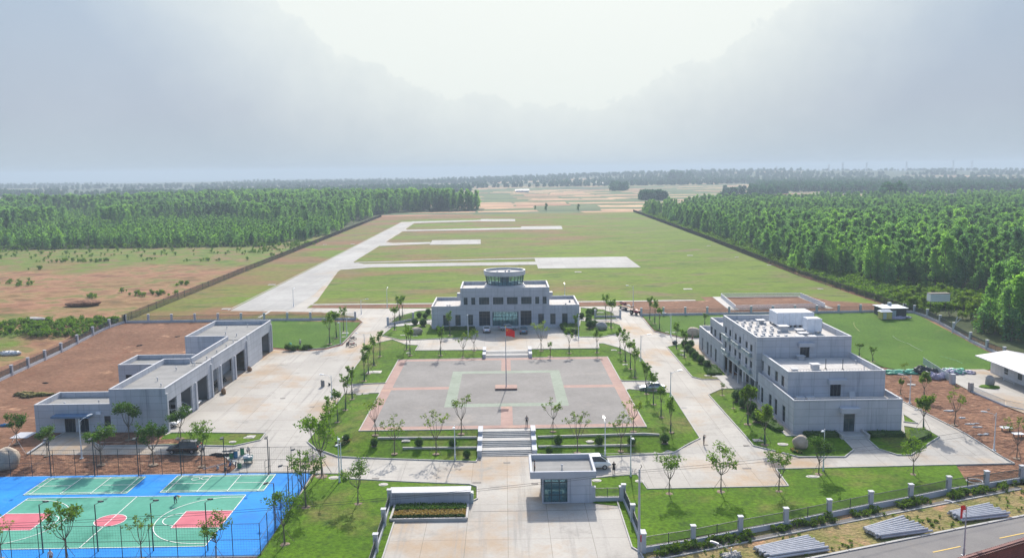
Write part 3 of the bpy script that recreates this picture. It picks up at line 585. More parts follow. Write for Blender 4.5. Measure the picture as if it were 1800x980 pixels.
# ------------------------------------------------------------------ sports courts
def courts():
    def rect(q, a, b, c, d, z): q.add([(a, c, z), (b, c, z), (b, d, z), (a, d, z)], [(0, 1, 2, 3)])
    q = MB(); rect(q, -75.0, -27.05, 86.9, 112.4, .05); o = q.build('court_surface', 'court_blue'); o['kind'] = 'structure'
    q = MB(); q.box(-75.1, -26.85, 86.7, 112.6, -.2, .03); o = q.build('court_base', 'kerb_stone'); o['kind'] = 'structure'
    q = MB(); rect(q, -62, -33.93, 89.4, 104.35, .07)
    rect(q, -45.65, -31.95, 105.55, 111.8, .07); rect(q, -63.4, -49.8, 105.4, 111.65, .07); o = q.build('court_green_surface', 'court_green'); o['kind'] = 'structure'
    q = MB()
    rect(q, -39.73, -33.93, 94.4, 99.35, .09); rect(q, -62, -56.2, 94.4, 99.35, .09)
    q.add([(-47.97 + 1.8 * math.cos(a * math.pi / 16), 96.87 + 1.8 * math.sin(a * math.pi / 16), .09) for a in range(32)], [tuple(range(32))])
    o = q.build('court_pink_surface', 'court_pink'); o['kind'] = 'structure'
    q = MB(); Wd = .09; z = .11
    def line(a, b, w_=Wd):
        a, b = Vector(a), Vector(b); n = Vector((-(b - a).y, (b - a).x)).normalized() * w_ / 2; d = (b - a).normalized() * w_ / 2
        q.add([(*(a - d - n), z), (*(b + d - n), z), (*(b + d + n), z), (*(a - d + n), z)], [(0, 1, 2, 3)])
    def arc(cx, cy, r, a0, a1, n=28):
        for i in range(n):
            t0, t1 = R_(a0 + (a1 - a0) * i / n), R_(a0 + (a1 - a0) * (i + 1) / n)
            q.add([(cx + (r - Wd / 2) * math.cos(t0), cy + (r - Wd / 2) * math.sin(t0), z), (cx + (r + Wd / 2) * math.cos(t0), cy + (r + Wd / 2) * math.sin(t0), z), (cx + (r + Wd / 2) * math.cos(t1), cy + (r + Wd / 2) * math.sin(t1), z), (cx + (r - Wd / 2) * math.cos(t1), cy + (r - Wd / 2) * math.sin(t1), z)], [(0, 1, 2, 3)])
    def box(a, b, c, d):
        line((a, c), (b, c)); line((b, c), (b, d)); line((b, d), (a, d)); line((a, d), (a, c))
    box(-62, -33.93, 89.4, 104.35); line((-47.97, 89.4), (-47.97, 104.35)); arc(-47.97, 96.87, 1.8, 0, 360)
    for s, bx in ((-1, -33.93), (1, -62)):
        line((bx + s * 5.8, 94.4), (bx + s * 5.8, 99.35)); line((bx, 94.4), (bx + s * 5.8, 94.4)); line((bx, 99.35), (bx + s * 5.8, 99.35))
        a0 = 90 if s == -1 else -90
        arc(bx + s * 5.8, 96.87, 1.8, a0, a0 + 180)
        hoop = bx + s * 1.57; arc(hoop, 96.87, 6.75, a0, a0 + 180, 40)
        line((bx, 90.12), (hoop, 90.12)); line((bx, 103.62), (hoop, 103.62))
    for a, b, c, d in ((-45.55, -32.05, 105.65, 111.7), (-63.3, -49.9, 105.5, 111.55)):
        box(a, b, c, d); line((a, c + .46), (b, c + .46)); line((a, d - .46), (b, d - .46)); line((a + .76, c), (a + .76, d)); line((b - .76, c), (b - .76, d))
        mid = (a + b) / 2; line((mid - 1.98, c), (mid - 1.98, d)); line((mid + 1.98, c), (mid + 1.98, d)); line((a, (c + d) / 2), (mid - 1.98, (c + d) / 2)); line((mid + 1.98, (c + d) / 2), (b, (c + d) / 2))
    arc(-41.3, 110.6, .55, 0, 360, 20); arc(-42.6, 110.4, .55, 0, 360, 20)
    o = q.build('court_markings', 'white_line'); o['kind'] = 'structure'
courts()

# ------------------------------------------------------------------ public road at the corner
def road():
    d = Vector((61.36 - 32.19, 94.36 - 84.33)).normalized(); n = Vector((d.y, -d.x)); a = Vector((32.19, 84.33))
    def pt(s, t): q = a + d * s + n * t; return (q.x, q.y)
    sheet('road', [pt(-60, .3), pt(90, .3), pt(90, 9.2), pt(-60, 9.2)], 'asphalt', .03, grid=False)
    q = MB()
    for i in range(30): q.strip(pt(-60 + i * 5, .12), pt(-55.1 + i * 5, .12), .32, 0, 0, .13)
    o = q.build('road_kerb', 'kerb_stone'); o['kind'] = 'structure'
    q = MB(); p0 = Vector((45.48, 85.06)); e = Vector((12.7, 4.38)).normalized(); m_ = Vector((-e.y, e.x)) * .08
    for k in range(-5, 9):
        s0 = p0 + e * (k * 9.6 + .3); s1 = s0 + e * 3.9
        q.add([(*(s0 - m_), .055), (*(s1 - m_), .055), (*(s1 + m_), .055), (*(s0 + m_), .055)], [(0, 1, 2, 3)])
    o = q.build('road_markings', 'yellow_line'); o['kind'] = 'structure'
    return pt, d
road_pt, road_dir = road()
ko = KERB.build('kerb', 'kerb_stone'); ko['kind'] = 'structure'
# gate bay of the electric gate, flower bed
def flower_bed():
    x0, x1, y0, y1 = -14.0, -4.9, 95.3, 99.6
    t = thing('flower_bed', (-9.5, 97.5, 0), 'raised stone edged flower bed in front of the long low name wall', 'flower bed')
    q = MB((*t.location,))
    for a, b in (((x0, y0), (x1, y0)), ((x1, y0), (x1, y1)), ((x0, y1), (x0, y0))): q.strip(a, b, .25, 0, 0, .42)
    q.build('stone_edge', 'kerb_stone', t)
    q = MB((*t.location,)); q.box(x0 + .1, x1 - .1, y0 + .1, y1, -.1, .25); q.build('soil', 'rough_soil', t)
    rr = random.Random(3)
    for nm, m_, ya, yb, hgt, cnt in (('hedge', 'leaf_dark', 97.9, 99.6, .35, 2200), ('hedge', 'hedge', 95.5, 96.1, .35, 900), ('flowers', 'flower', 96.1, 97.9, .22, 1500)):
        q = MB((*t.location,))
        for _ in range(cnt):
            leaf(q, (rr.uniform(x0 + .2, x1 - .2), rr.uniform(ya, yb), .25 + hgt * rr.random() ** .6), .13, rr)
        q.build(nm, m_, t)
def leaf(q, c, s, rr, flatness=1.0):
    a = rr.uniform(0, 6.283); el = rr.uniform(-1, 1) * flatness
    u = Vector((math.cos(a), math.sin(a), el)).normalized(); v = u.cross(Vector((rr.uniform(-1, 1), rr.uniform(-1, 1), rr.uniform(-1, 1)))).normalized()
    c = Vector(c); s1 = s * rr.uniform(.7, 1.3); s2 = s * rr.uniform(.45, .8)
    b = len(q.v); o = q.o
    for p in (c - u * s1, c - v * s2, c + u * s1, c + v * s2): q.v.append((p.x - o.x, p.y - o.y, p.z - o.z))
    q.f.append([b, b + 1, b + 2, b + 3]); q.m.append(q.mi)
flower_bed()
# ================================================================== BUILDINGS
def cells(a0, a1, z0, z1, ops):
    """rectangles of the wall [a0,a1] x [z0,z1] left after cutting the openings"""
    xs = sorted({a0, a1, *[min(max(v, a0), a1) for o in ops for v in o[:2]]}); out = []
    for xa, xb in zip(xs, xs[1:]):
        if xb - xa < 1e-4: continue
        cut = sorted((o[2], o[3]) for o in ops if o[0] < (xa + xb) / 2 < o[1]); z = z0
        for c, d in cut:
            if c > z + 1e-4: out.append((xa, xb, z, c))
            z = max(z, d)
        if z < z1 - 1e-4: out.append((xa, xb, z, z1))
    return out
def wall(q, side, a0, a1, pos, t, z0, z1, ops=()):
    """side S: faces -Y with its face at y=pos; N faces +Y; W faces -X; E faces +X"""
    for a, b, c, d in cells(a0, a1, z0, z1, ops):
        if side == 'S': q.box(a, b, pos, pos + t, c, d)
        elif side == 'N': q.box(a, b, pos - t, pos, c, d)
        elif side == 'W': q.box(pos, pos + t, a, b, c, d)
        else: q.box(pos - t, pos, a, b, c, d)
def window(par, side, a0, a1, z0, z1, pos, nx=2, nz=2, frame='window_frame', glass='dark_glass', rec=.12, fw=.07, name='window', splits=None):
    q = MB((*par.location,)); g = MB((*par.location,))
    def bx(m, a, b, c, d, r0, r1):
        if side == 'S': m.box(a, b, pos + r0, pos + r1, c, d)
        elif side == 'N': m.box(a, b, pos - r1, pos - r0, c, d)
        elif side == 'W': m.box(pos + r0, pos + r1, a, b, c, d)
        else: m.box(pos - r1, pos - r0, a, b, c, d)
    for i in range(nx + 1):
        x = a0 + (a1 - a0) * i / nx; h_ = fw if i in (0, nx) else fw * .6
        bx(q, max(a0, x - h_), min(a1, x + h_), z0, z1, rec, rec + .07)
    zz = splits or [z0 + (z1 - z0) * j / nz for j in range(nz + 1)]
    for j, zc in enumerate(zz): bx(q, a0 + fw, a1 - fw, max(z0, zc - fw * .7), min(z1, zc + fw * .7), rec + .005, rec + .065)
    o = q.build(name, frame, par); bx(g, a0 + .01, a1 - .01, z0 + .01, z1 - .01, rec + .03, rec + .045); g.build('pane', glass, o)
    return o
def block(par, x0, x1, y0, y1, z0, z1, par_h=.8, ops=None, roof='roof_felt', facade='facade', t=.3, skip='', cop=.3, wname='wall'):
    ops = ops or {}; q = MB((*par.location,))
    if 'S' not in skip: wall(q, 'S', x0, x1, y0, t, z0, z1, ops.get('S', ()))
    if 'N' not in skip: wall(q, 'N', x0, x1, y1, t, z0, z1, ops.get('N', ()))
    if 'W' not in skip: wall(q, 'W', y0 + t, y1 - t, x0, t, z0, z1, ops.get('W', ()))
    if 'E' not in skip: wall(q, 'E', y0 + t, y1 - t, x1, t, z0, z1, ops.get('E', ()))
    w_ = q.build(wname, facade, par)
    q = MB((*par.location,)); q.box(x0 + t, x1 - t, y0 + t, y1 - t, z1 - par_h - .3, z1 - par_h)
    q.build('roof', roof, par)
    q = MB((*par.location,)); e = .03
    if 'S' not in skip: q.box(x0 - e, x1 + e, y0 - e, y0 + cop, z1, z1 + .1)
    if 'N' not in skip: q.box(x0 - e, x1 + e, y1 - cop, y1 + e, z1, z1 + .1)
    if 'W' not in skip: q.box(x0 - e, x0 + cop, y0 + cop, y1 - cop, z1, z1 + .1)
    if 'E' not in skip: q.box(x1 - cop, x1 + e, y0 + cop, y1 - cop, z1, z1 + .1)
    q.build('coping', 'coping', w_)
    return w_
def vent(par, x, y, z, s=.35, h=.35, name='roof_vent', m='coping'):
    q = MB((*par.location,)); q.box(x - s / 2, x + s / 2, y - s / 2, y + s / 2, z, z + h); q.box(x - s * .7, x + s * .7, y - s * .7, y + s * .7, z + h, z + h + .07); return q.build(name, m, par)
def pipe_vent(par, x, y, z):
    q = MB((*par.location,)); q.lathe((x, y, z), [(.07, 0), (.07, .45), (.16, .46), (.16, .56), (.02, .62)], 8); q.build('vent_pipe', 'coping', par)
def canopy(par, x0, x1, y0, y1, z0, z1, m='facade_plain'):
    q = MB((*par.location,)); q.box(x0, x1, y0, y1, z0, z1); q.box(x0 + .12, x1 - .12, y0 + .12, y1, z1, z1 + .03); q.build('canopy', m, par)

def terminal():
    zg, Y0, Y1 = 2.2, 206.5, 222.0
    t = thing('control_tower_building', (0, 214, zg), 'grey panelled two storey airfield building with a round glass control tower on its roof', 'control tower')
    U = [(-10.3, -9.34), (-8.4, -7.45), (-6.47, -3.94), (-3.0, -.38), (.51, 3.17), (4.06, 6.65), (7.57, 8.55), (9.43, 10.4)]
    upper = [(a, b, 8.25, 10.05) for a, b in U]
    lowS = [(-15.52, -14.12, 3.05, 5.72), (-12.48, -11.15, 3.05, 5.72), (-9.4, -8.06, 3.05, 5.72), (8.29, 9.7, 3.05, 5.72), (11.3, 12.63, 3.05, 5.72), (14.27, 15.65, 3.05, 5.72)]
    big = [(-6.53, -3.78, 2.85, 6.55), (-3.18, 3.35, 2.85, 6.35), (3.86, 6.6, 2.85, 6.55)]
    # wings
    for x0, x1, sk in ((-18.4, -11.1, 'E'), (11.1, 18.6, 'W')):
        block(t, x0, x1, Y0, Y1, zg, 7.85, .75, {'S': [o for o in lowS if x0 < o[0] and o[1] < x1]}, 'roof_tiles', skip=sk)
    cen = [o for o in lowS if -11.1 < o[0] and o[1] < 11.1] + [(-11.12, -11.1, 3.05, 5.72)]
    block(t, -11.1, 11.1, Y0, Y1 - 2.5, zg, 12.35, .8, {'S': upper + big + cen[:-1], 'N': [(-3, 3.2, 2.9, 6.2), (-6.4, -4, 3.4, 6.2), (4, 6.4, 3.4, 6.2)]}, 'roof_tiles')
    q = MB((*t.location,)); q.box(-11.18, 11.18, Y0 - .07, Y0, 7.85, 7.98); q.box(-18.45, 18.65, Y0 - .06, Y0, zg, zg + .45); q.build('ledge', 'coping', t)
    for a, b, c, d in upper: window(t, 'S', a, b, c, d, Y0, 2 if b - a < 1.2 else 4, 2, splits=[c, c + .55, d], glass='dim_glass')
    for a, b, c, d in lowS: window(t, 'S', a, b, c, d, Y0, 2, 2, splits=[c, c + .75, d - .75, d], glass='dim_glass')
    for a, b, c, d in (big[0], big[2]): window(t, 'S', a, b, c, d, Y0, 3, 3, splits=[c, c + 1.2, c + 2.2, c + 3.0, d], glass='dark_glass')
    window(t, 'S', *big[1], Y0, 8, 3, splits=[2.85, 5.1, 5.9, 6.35], glass='clear_glass', name='entrance_window')
    o = window(t, 'N', -3, 3.2, 2.9, 6.2, Y1 - 2.5, 6, 2, glass='clear_glass', name='rear_window')
    for a, b in ((-6.4, -4), (4, 6.4)): window(t, 'N', a, b, 3.4, 6.2, Y1 - 2.5, 3, 2, glass='clear_glass', name='rear_window')
    q = MB((*t.location,)); q.box(-10.8, 10.8, Y0 + .3, Y1 - 2.8, 2.5, 2.8); q.build('lobby_floor', 'roof_tiles', t)
    q = MB((*t.location,)); q.box(-10.8, 10.8, Y0 + .3, Y1 - 2.8, 6.9, 7.2); q.box(-7.3, -7.1, Y0 + .3, Y1 - 2.8, 2.8, 6.9); q.box(7.1, 7.3, Y0 + .3, Y1 - 2.8, 2.8, 6.9); q.build('lobby_ceiling', 'coping', t)
    q = MB((*t.location,)); q.box(-7.2, 7.0, Y0 - 2.0, Y0 - .06, zg, 2.68); q.box(-7.2, 7.0, Y0 - 2.4, Y0 - 2.0, zg, 2.52); q.box(-7.2, 7.0, Y0 - 2.8, Y0 - 2.4, zg, 2.36); q.build('entrance_step', 'kerb_stone', t)
    q = MB((*t.location,))
    for x in (-3.5, 3.6): q.box(x - .18, x + .18, Y0 - .12, Y0 - .003, 2.68, 6.6)
    q.box(-6.7, 6.75, Y0 - .12, Y0 - .003, 6.6, 6.85); q.build('portal_trim', 'coping', t)
    for x in (-11.6, 11.6): q = MB((*t.location,)); q.box(x - .5, x + .5, Y0 + 3, Y0 + 5, 9.8, 10.7); q.build('side_ledge', 'coping', t)
    # round tower
    cx, cy_ = 0.0, 213.9; n = 48; zb = 12.35
    q = MB((*t.location,)); q.lathe((cx, cy_, zb - .8), [(5.25, 0), (5.25, .55), (5.0, .6), (5.0, .95), (.1, .95)], n); q.build('tower_base', 'coping', t)
    q = MB((*t.location,)); q.lathe((cx, cy_, 0), [(5.05, 14.85), (5.32, 14.9), (5.36, 16.0), (5.36, 16.08), (4.95, 16.08), (4.95, 15.45), (.05, 15.45)], n); q.build('tower_rim', 'coping', t)
    q = MB((*t.location,)); q.lathe((cx, cy_, 0), [(4.94, 15.46), (4.94, 15.5), (.05, 15.5)], n); q.build('tower_roof', 'roof_tiles', t)
    q = MB((*t.location,)); g = MB((*t.location,)); r0, r1, z0, z1 = 4.62, 5.02, 12.5, 14.9
    for k in range(28):
        a = 2 * math.pi * (k + .5) / 28; wd = .05
        q.tube([(cx + r0 * math.cos(a), cy_ + r0 * math.sin(a), z0), (cx + r1 * math.cos(a), cy_ + r1 * math.sin(a), z1)], .055, 4)
    for rr_, z_ in ((r0 + .01, 12.56), (r0 + .31, 14.35), (r1 - .02, 14.84)):
        q.tube([(cx + rr_ * math.cos(2 * math.pi * k / 40), cy_ + rr_ * math.sin(2 * math.pi * k / 40), z_) for k in range(41)], .055, 4, cap=False)
    fr = q.build('tower_window', 'window_frame', t)
    g.lathe((cx, cy_, 0), [(r0 - .03, z0), (r1 - .03, z1)], 28); g.f = [f for f in g.f if len(f) == 4]; g.m = [0] * len(g.f); g.build('pane', 'clear_glass', fr)
    q = MB((*t.location,)); q.lathe((cx, cy_, 12.5), [(1.2, 0), (1.2, 2.35), (.1, 2.35)], 12); q.build('tower_core', 'facade_plain', t)
    q = MB((*t.location,))
    for k in range(7): a = -2.6 + k * .35; q.box(cx + 3.4 * math.cos(a) - .5, cx + 3.4 * math.cos(a) + .5, cy_ + 3.4 * math.sin(a) - .3, cy_ + 3.4 * math.sin(a) + .3, 12.5, 13.3)
    q.build('control_desk', 'pale_frame', t)
    for x, y, s, h in ((-1.9, 213, .45, .35), (.2, 213.4, .4, .4), (1.15, 212.8, .6, .65)): vent(t, x, y, 15.5, s, h)
    for x, y in ((-9.6, 210), (-7.3, 211.5), (7.4, 210.5), (8.9, 211), (10.2, 210.8)): vent(t, x, y, 11.55, .4, .35)
    for x, y in ((-14.8, 212), (-14.2, 212.2), (15.6, 212.4)): vent(t, x, y, 7.1, .4, .25)
    vent(t, 16.9, 216, 7.1, .4, .5)
    return t
terminal()

def office():
    g = .62
    t = thing('office_building', (52, 150, g), 'stepped grey panelled office building, three storeys in its middle, roof covered with small vents', 'office building')
    # front wing A, second storey B, main block C, rear second storey D, rear wing E
    wA = [(139.0, 140.3), (134.6, 135.9), (131.7, 133.0), (127.8, 129.2), (141.1, 141.8)]
    ops = {'W': [(a, b, 1.25, 3.9) for a, b in wA], 'S': [(51.75, 53.45, g + .35, 3.75)]}
    block(t, 44, 60.7, 124, 142.5, g - 1, 5.9, .8, ops, 'roof_tiles', skip='N', wname='wing')
    for a, b in wA[:4]: window(t, 'W', a, b, 1.25, 3.9, 44, 2, 3)
    window(t, 'W', 141.1, 141.8, 1.25, 3.9, 44, 1, 2)
    window(t, 'S', 51.75, 53.45, g + .35, 3.75, 124, 2, 2, splits=[g + .35, 3.1, 3.75], name='door', glass='dim_glass')
    canopy(t, 50.95, 53.95, 122.9, 123.995, 4.1, 4.85)
    q = MB((*t.location,)); q.box(50.7, 54.4, 121.6, 123.995, g - .4, g + .35); q.box(50.7, 54.4, 121.2, 121.6, g - .4, g + .15); q.box(50.4, 50.7, 121.2, 123.99, g - .4, g + .7); q.box(54.4, 54.7, 121.2, 123.99, g - .4, g + .7); q.build('door_step', 'kerb_stone', t)
    opsB = {'W': [(141.3, 142.2, 6.3, 8.1), (137.7, 139.0, 6.3, 8.0), (133.7, 135.2, 6.3, 8.0), (130.6, 132.0, 6.3, 8.0)], 'S': [(51.4, 53.1, 5.2, 7.25)]}
    block(t, 44.65, 60.1, 128.8, 142.5, 5.1, 9.2, .8, opsB, 'roof_tiles', skip='N', wname='upper_storey')
    for a, b, c, d in opsB['W']: window(t, 'W', a, b, c, d, 44.65, 2, 2)
    window(t, 'S', 51.4, 53.1, 5.2, 7.25, 128.8, 3, 1, name='door')
    canopy(t, 50.9, 53.9, 127.9, 128.795, 7.35, 8.05)
    wC = [(162.1, 163.5), (159.0, 160.4), (155.1, 156.5), (152.1, 153.5), (147.9, 149.3), (145.0, 146.4)]
    opsC = {'W': [(a, b, 8.85, 10.15) for a, b in wC] + [(a, b, 5.85, 7.15) for a, b in wC], 'S': [(51.35, 53.0, 8.4, 10.25)]}
    block(t, 43.75, 60.3, 142.5, 165.0, 4.35, 12.0, .95, opsC, 'roof_tiles', wname='main_block')
    q = MB((*t.location,)); wall(q, 'W', 142.5, 165, 46.0, .3, g - .5, 4.35, [(144.0, 164.2, g + .25, 4.2)]); q.box(46.3, 60.3, 164.7, 165, g - .5, 4.35); q.box(60, 60.3, 142.5, 164.7, g - .5, 4.35); q.box(43.78, 46.4, 142.6, 164.9, 4.2, 4.35); q.build('ground_floor_wall', 'facade_plain', t)
    window(t, 'W', 144.0, 164.2, g + .25, 4.2, 46.0, 18, 2, splits=[g + .25, g + 2.6, 4.2], name='shop_front', glass='dim_glass', rec=.05, frame='window_frame')
    q = MB((*t.location,)); q.box(43.68, 43.745, 142.5, 165, 4.28, 4.42); q.build('ledge', 'white_metal', t)
    for y in (143.6, 147.0, 150.8, 154.4, 158.2, 161.6, 164.6):
        q = MB((*t.location,)); q.box(43.9, 44.2, y - .15, y + .15, g - .3, 4.28); q.build('column', 'facade_plain', t)
    for a, b, c, d in opsC['W']: window(t, 'W', a, b, c, d, 43.75, 2, 1, glass='dark_glass')
    window(t, 'S', 51.35, 53.0, 8.4, 10.25, 142.5, 3, 1, name='door')
    canopy(t, 50.9, 53.6, 141.6, 142.495, 10.45, 11.1)
    for k, zt in enumerate((8.0, 5.0)):              # air conditioner ledges with slatted screens
        for a, b in zip(wC[1::2], wC[0::2]):
            q = MB((*t.location,)); ya, yb = a[0] - .3, b[1] + .3
            q.box(43.1, 43.745, ya, yb, zt, zt + .08); n = int((yb - ya) / .22)
            for i in range(n + 1):
                if i % 7 < 6: y = ya + (yb - ya) * i / n; q.box(43.08, 43.12, y - .04, y + .04, zt, zt + .75)
            q.box(43.06, 43.14, ya, yb, zt + .75, zt + .8)
            for y in (a[0] + .7, b[0] + .7): q.box(43.25, 43.65, y - .4, y + .4, zt + .09, zt + .65)
            q.build('equipment_balcony', 'pale_frame', t)
    for y in (143.3, 150.7, 157.9, 164.3):
        q = MB((*t.location,)); q.box(43.68, 43.745, y - .06, y + .06, 4.6, 11.2); q.build('drainpipe', 'facade_plain', t)
    opsD = {'W': [(176.3, 177.8, 5.9, 7.5), (173.2, 174.8, 5.9, 7.5), (169.1, 170.7, 5.9, 7.5)]}
    block(t, 44.5, 60.1, 165.0, 178.3, 5.1, 9.2, .8, opsD, 'roof_tiles', skip='S', wname='upper_storey')
    for a, b, c, d in opsD['W']: window(t, 'W', a, b, c, d, 44.5, 2, 2)
    wE = [(177.6, 178.9), (174.7, 175.9), (170.6, 171.9), (182.4, 183.4)]
    block(t, 44, 60.7, 165.0, 186.3, g - 1, 5.9, .8, {'W': [(a, b, 1.1, 3.9) for a, b in wE]}, 'roof_tiles', skip='S', wname='wing')
    for a, b in wE: window(t, 'W', a, b, 1.1, 3.9, 44, 2, 3)
    # entrance terrace on the road side
    q = MB((*t.location,)); q.box(41.2, 46.0, 150.6, 160.5, g - .4, g + .3); q.box(40.8, 41.2, 150.6, 160.5, g - .4, g + .12); q.build('entrance_terrace', 'kerb_stone', t)
    q = MB((*t.location,)); q.box(43.0, 43.95, 124, 142.4, g - .3, g + .06); q.box(43.0, 43.95, 167, 186, g - .3, g + .06); q.build('apron_strip', 'kerb_stone', t)
    q = MB((*t.location,)); q.xbox(Matrix.Translation((45.7, 158.5, 3.1)) @ Matrix.Rotation(.9, 4, 'Y'), .05, 1.6, 1.3, True); q.build('open_sash', 'white_metal', t)
    q = MB((*t.location,)); q.xbox(Matrix.Translation((45.3, 155.0, 2.0)) @ Matrix.Rotation(.5, 4, 'Z'), .06, 1.0, 2.2, True); q.build('open_door', 'white_metal', t)
    # roof furniture
    zr = 11.05; cols = 0
    for i in range(4):
        for j in range(9):
            x = 45.6 + i * 1.45 + (.5 if j % 2 else 0); y = 145.2 + j * 2.05
            if (i, j) in ((3, 6), (3, 2)): continue
            vent(t, x, y, zr, .42, .42)
    for x, y, s, h in ((50.0, 161, 1.2, .7), (51.8, 153, 1.4, 1.0), (54.6, 152, 1.2, .45), (54.0, 148.7, 1.2, .5), (52.0, 144.6, 1.1, .7), (50.2, 144.2, .5, .4), (55.8, 149.5, .8, .4), (54.8, 146.2, .9, .4)): vent(t, x, y, zr, s, h, 'roof_hatch')
    for k, (x, y, s, h) in enumerate(((51.0, 141.2, 1.0, .6), (50.9, 134.2, 1.1, .8), (47.2, 133.2, .8, .3))): vent(t, x, y, 8.4, s, h, 'roof_hatch')
    for x, y in ((52.6, 134), (55.2, 133.5)):
        q = MB((*t.location,)); q.tube([(x, y, 8.4), (x, y, 10.1)], .06, 6); q.box(x - .15, x + .15, y - .1, y + .1, 8.4, 8.55); q.build('vent_pipe', 'dark_metal', t)
    for x, y in ((58.6, 133.2), (59.0, 137.5)): pipe_vent(t, x, y, 8.4)
    q = MB((*t.location,)); 
    for x in (45.6, 47.2): q.box(x, x + 1.3, 127.2, 128.1, 5.1, 5.55)
    q.xbox(Matrix.Translation((54.6, 127.9, 5.1)) @ Matrix.Rotation(-.25, 4, 'X'), .9, .08, 1.1); q.build('roof_box', 'coping', t)
    # handrails on copings facing south
    for x0, x1, y, z in ((44.1, 60.6, 124.15, 6.0), (44.8, 60.0, 128.95, 9.3)):
        q = MB((*t.location,)); q.box(x0, x1, y - .02, y + .02, z + .28, z + .32)
        for i in range(34): x = x0 + (x1 - x0) * i / 33; q.box(x - .015, x + .015, y - .015, y + .015, z, z + .28)
        q.build('handrail', 'steel', t)
    for x0, x1, y0, y1, hh, lab in ((51.9, 58.9, 156.6, 161.6, 2.75, 'large white rooftop cooling unit on short legs on the office roof'), (55.4, 58.0, 150.2, 152.7, 2.7, 'smaller, taller white cooling unit on the office roof')):
        a = thing('cooling_unit', ((x0 + x1) / 2, (y0 + y1) / 2, zr), lab, 'cooling unit', 'cooling units on the office roof')
        q = MB((*a.location,)); q.box(x0, x1, y0, y1, zr + .4, zr + hh); q.build('casing', 'ac_white', a)
        q = MB((*a.location,)); q.box(x0 + .12, x1 - .12, y0 + .12, y1 - .12, zr + hh, zr + hh + .06); n = int((x1 - x0) / 1.1)
        for i in range(n + 1):
            x = x0 + (x1 - x0) * i / n; q.box(x - .02, x + .02, y0 - .012, y0 - .002, zr + .4, zr + hh)
        q.build('panel_trim', 'coping', a)
        q = MB((*a.location,))
        for i in range(n + 2):
            for y in (y0 + .3, y1 - .3): x = x0 + .2 + (x1 - x0 - .4) * i / (n + 1); q.box(x - .18, x + .18, y - .18, y + .18, zr, zr + .4)
        q.build('plinth', 'coping', a)
    return t
office()

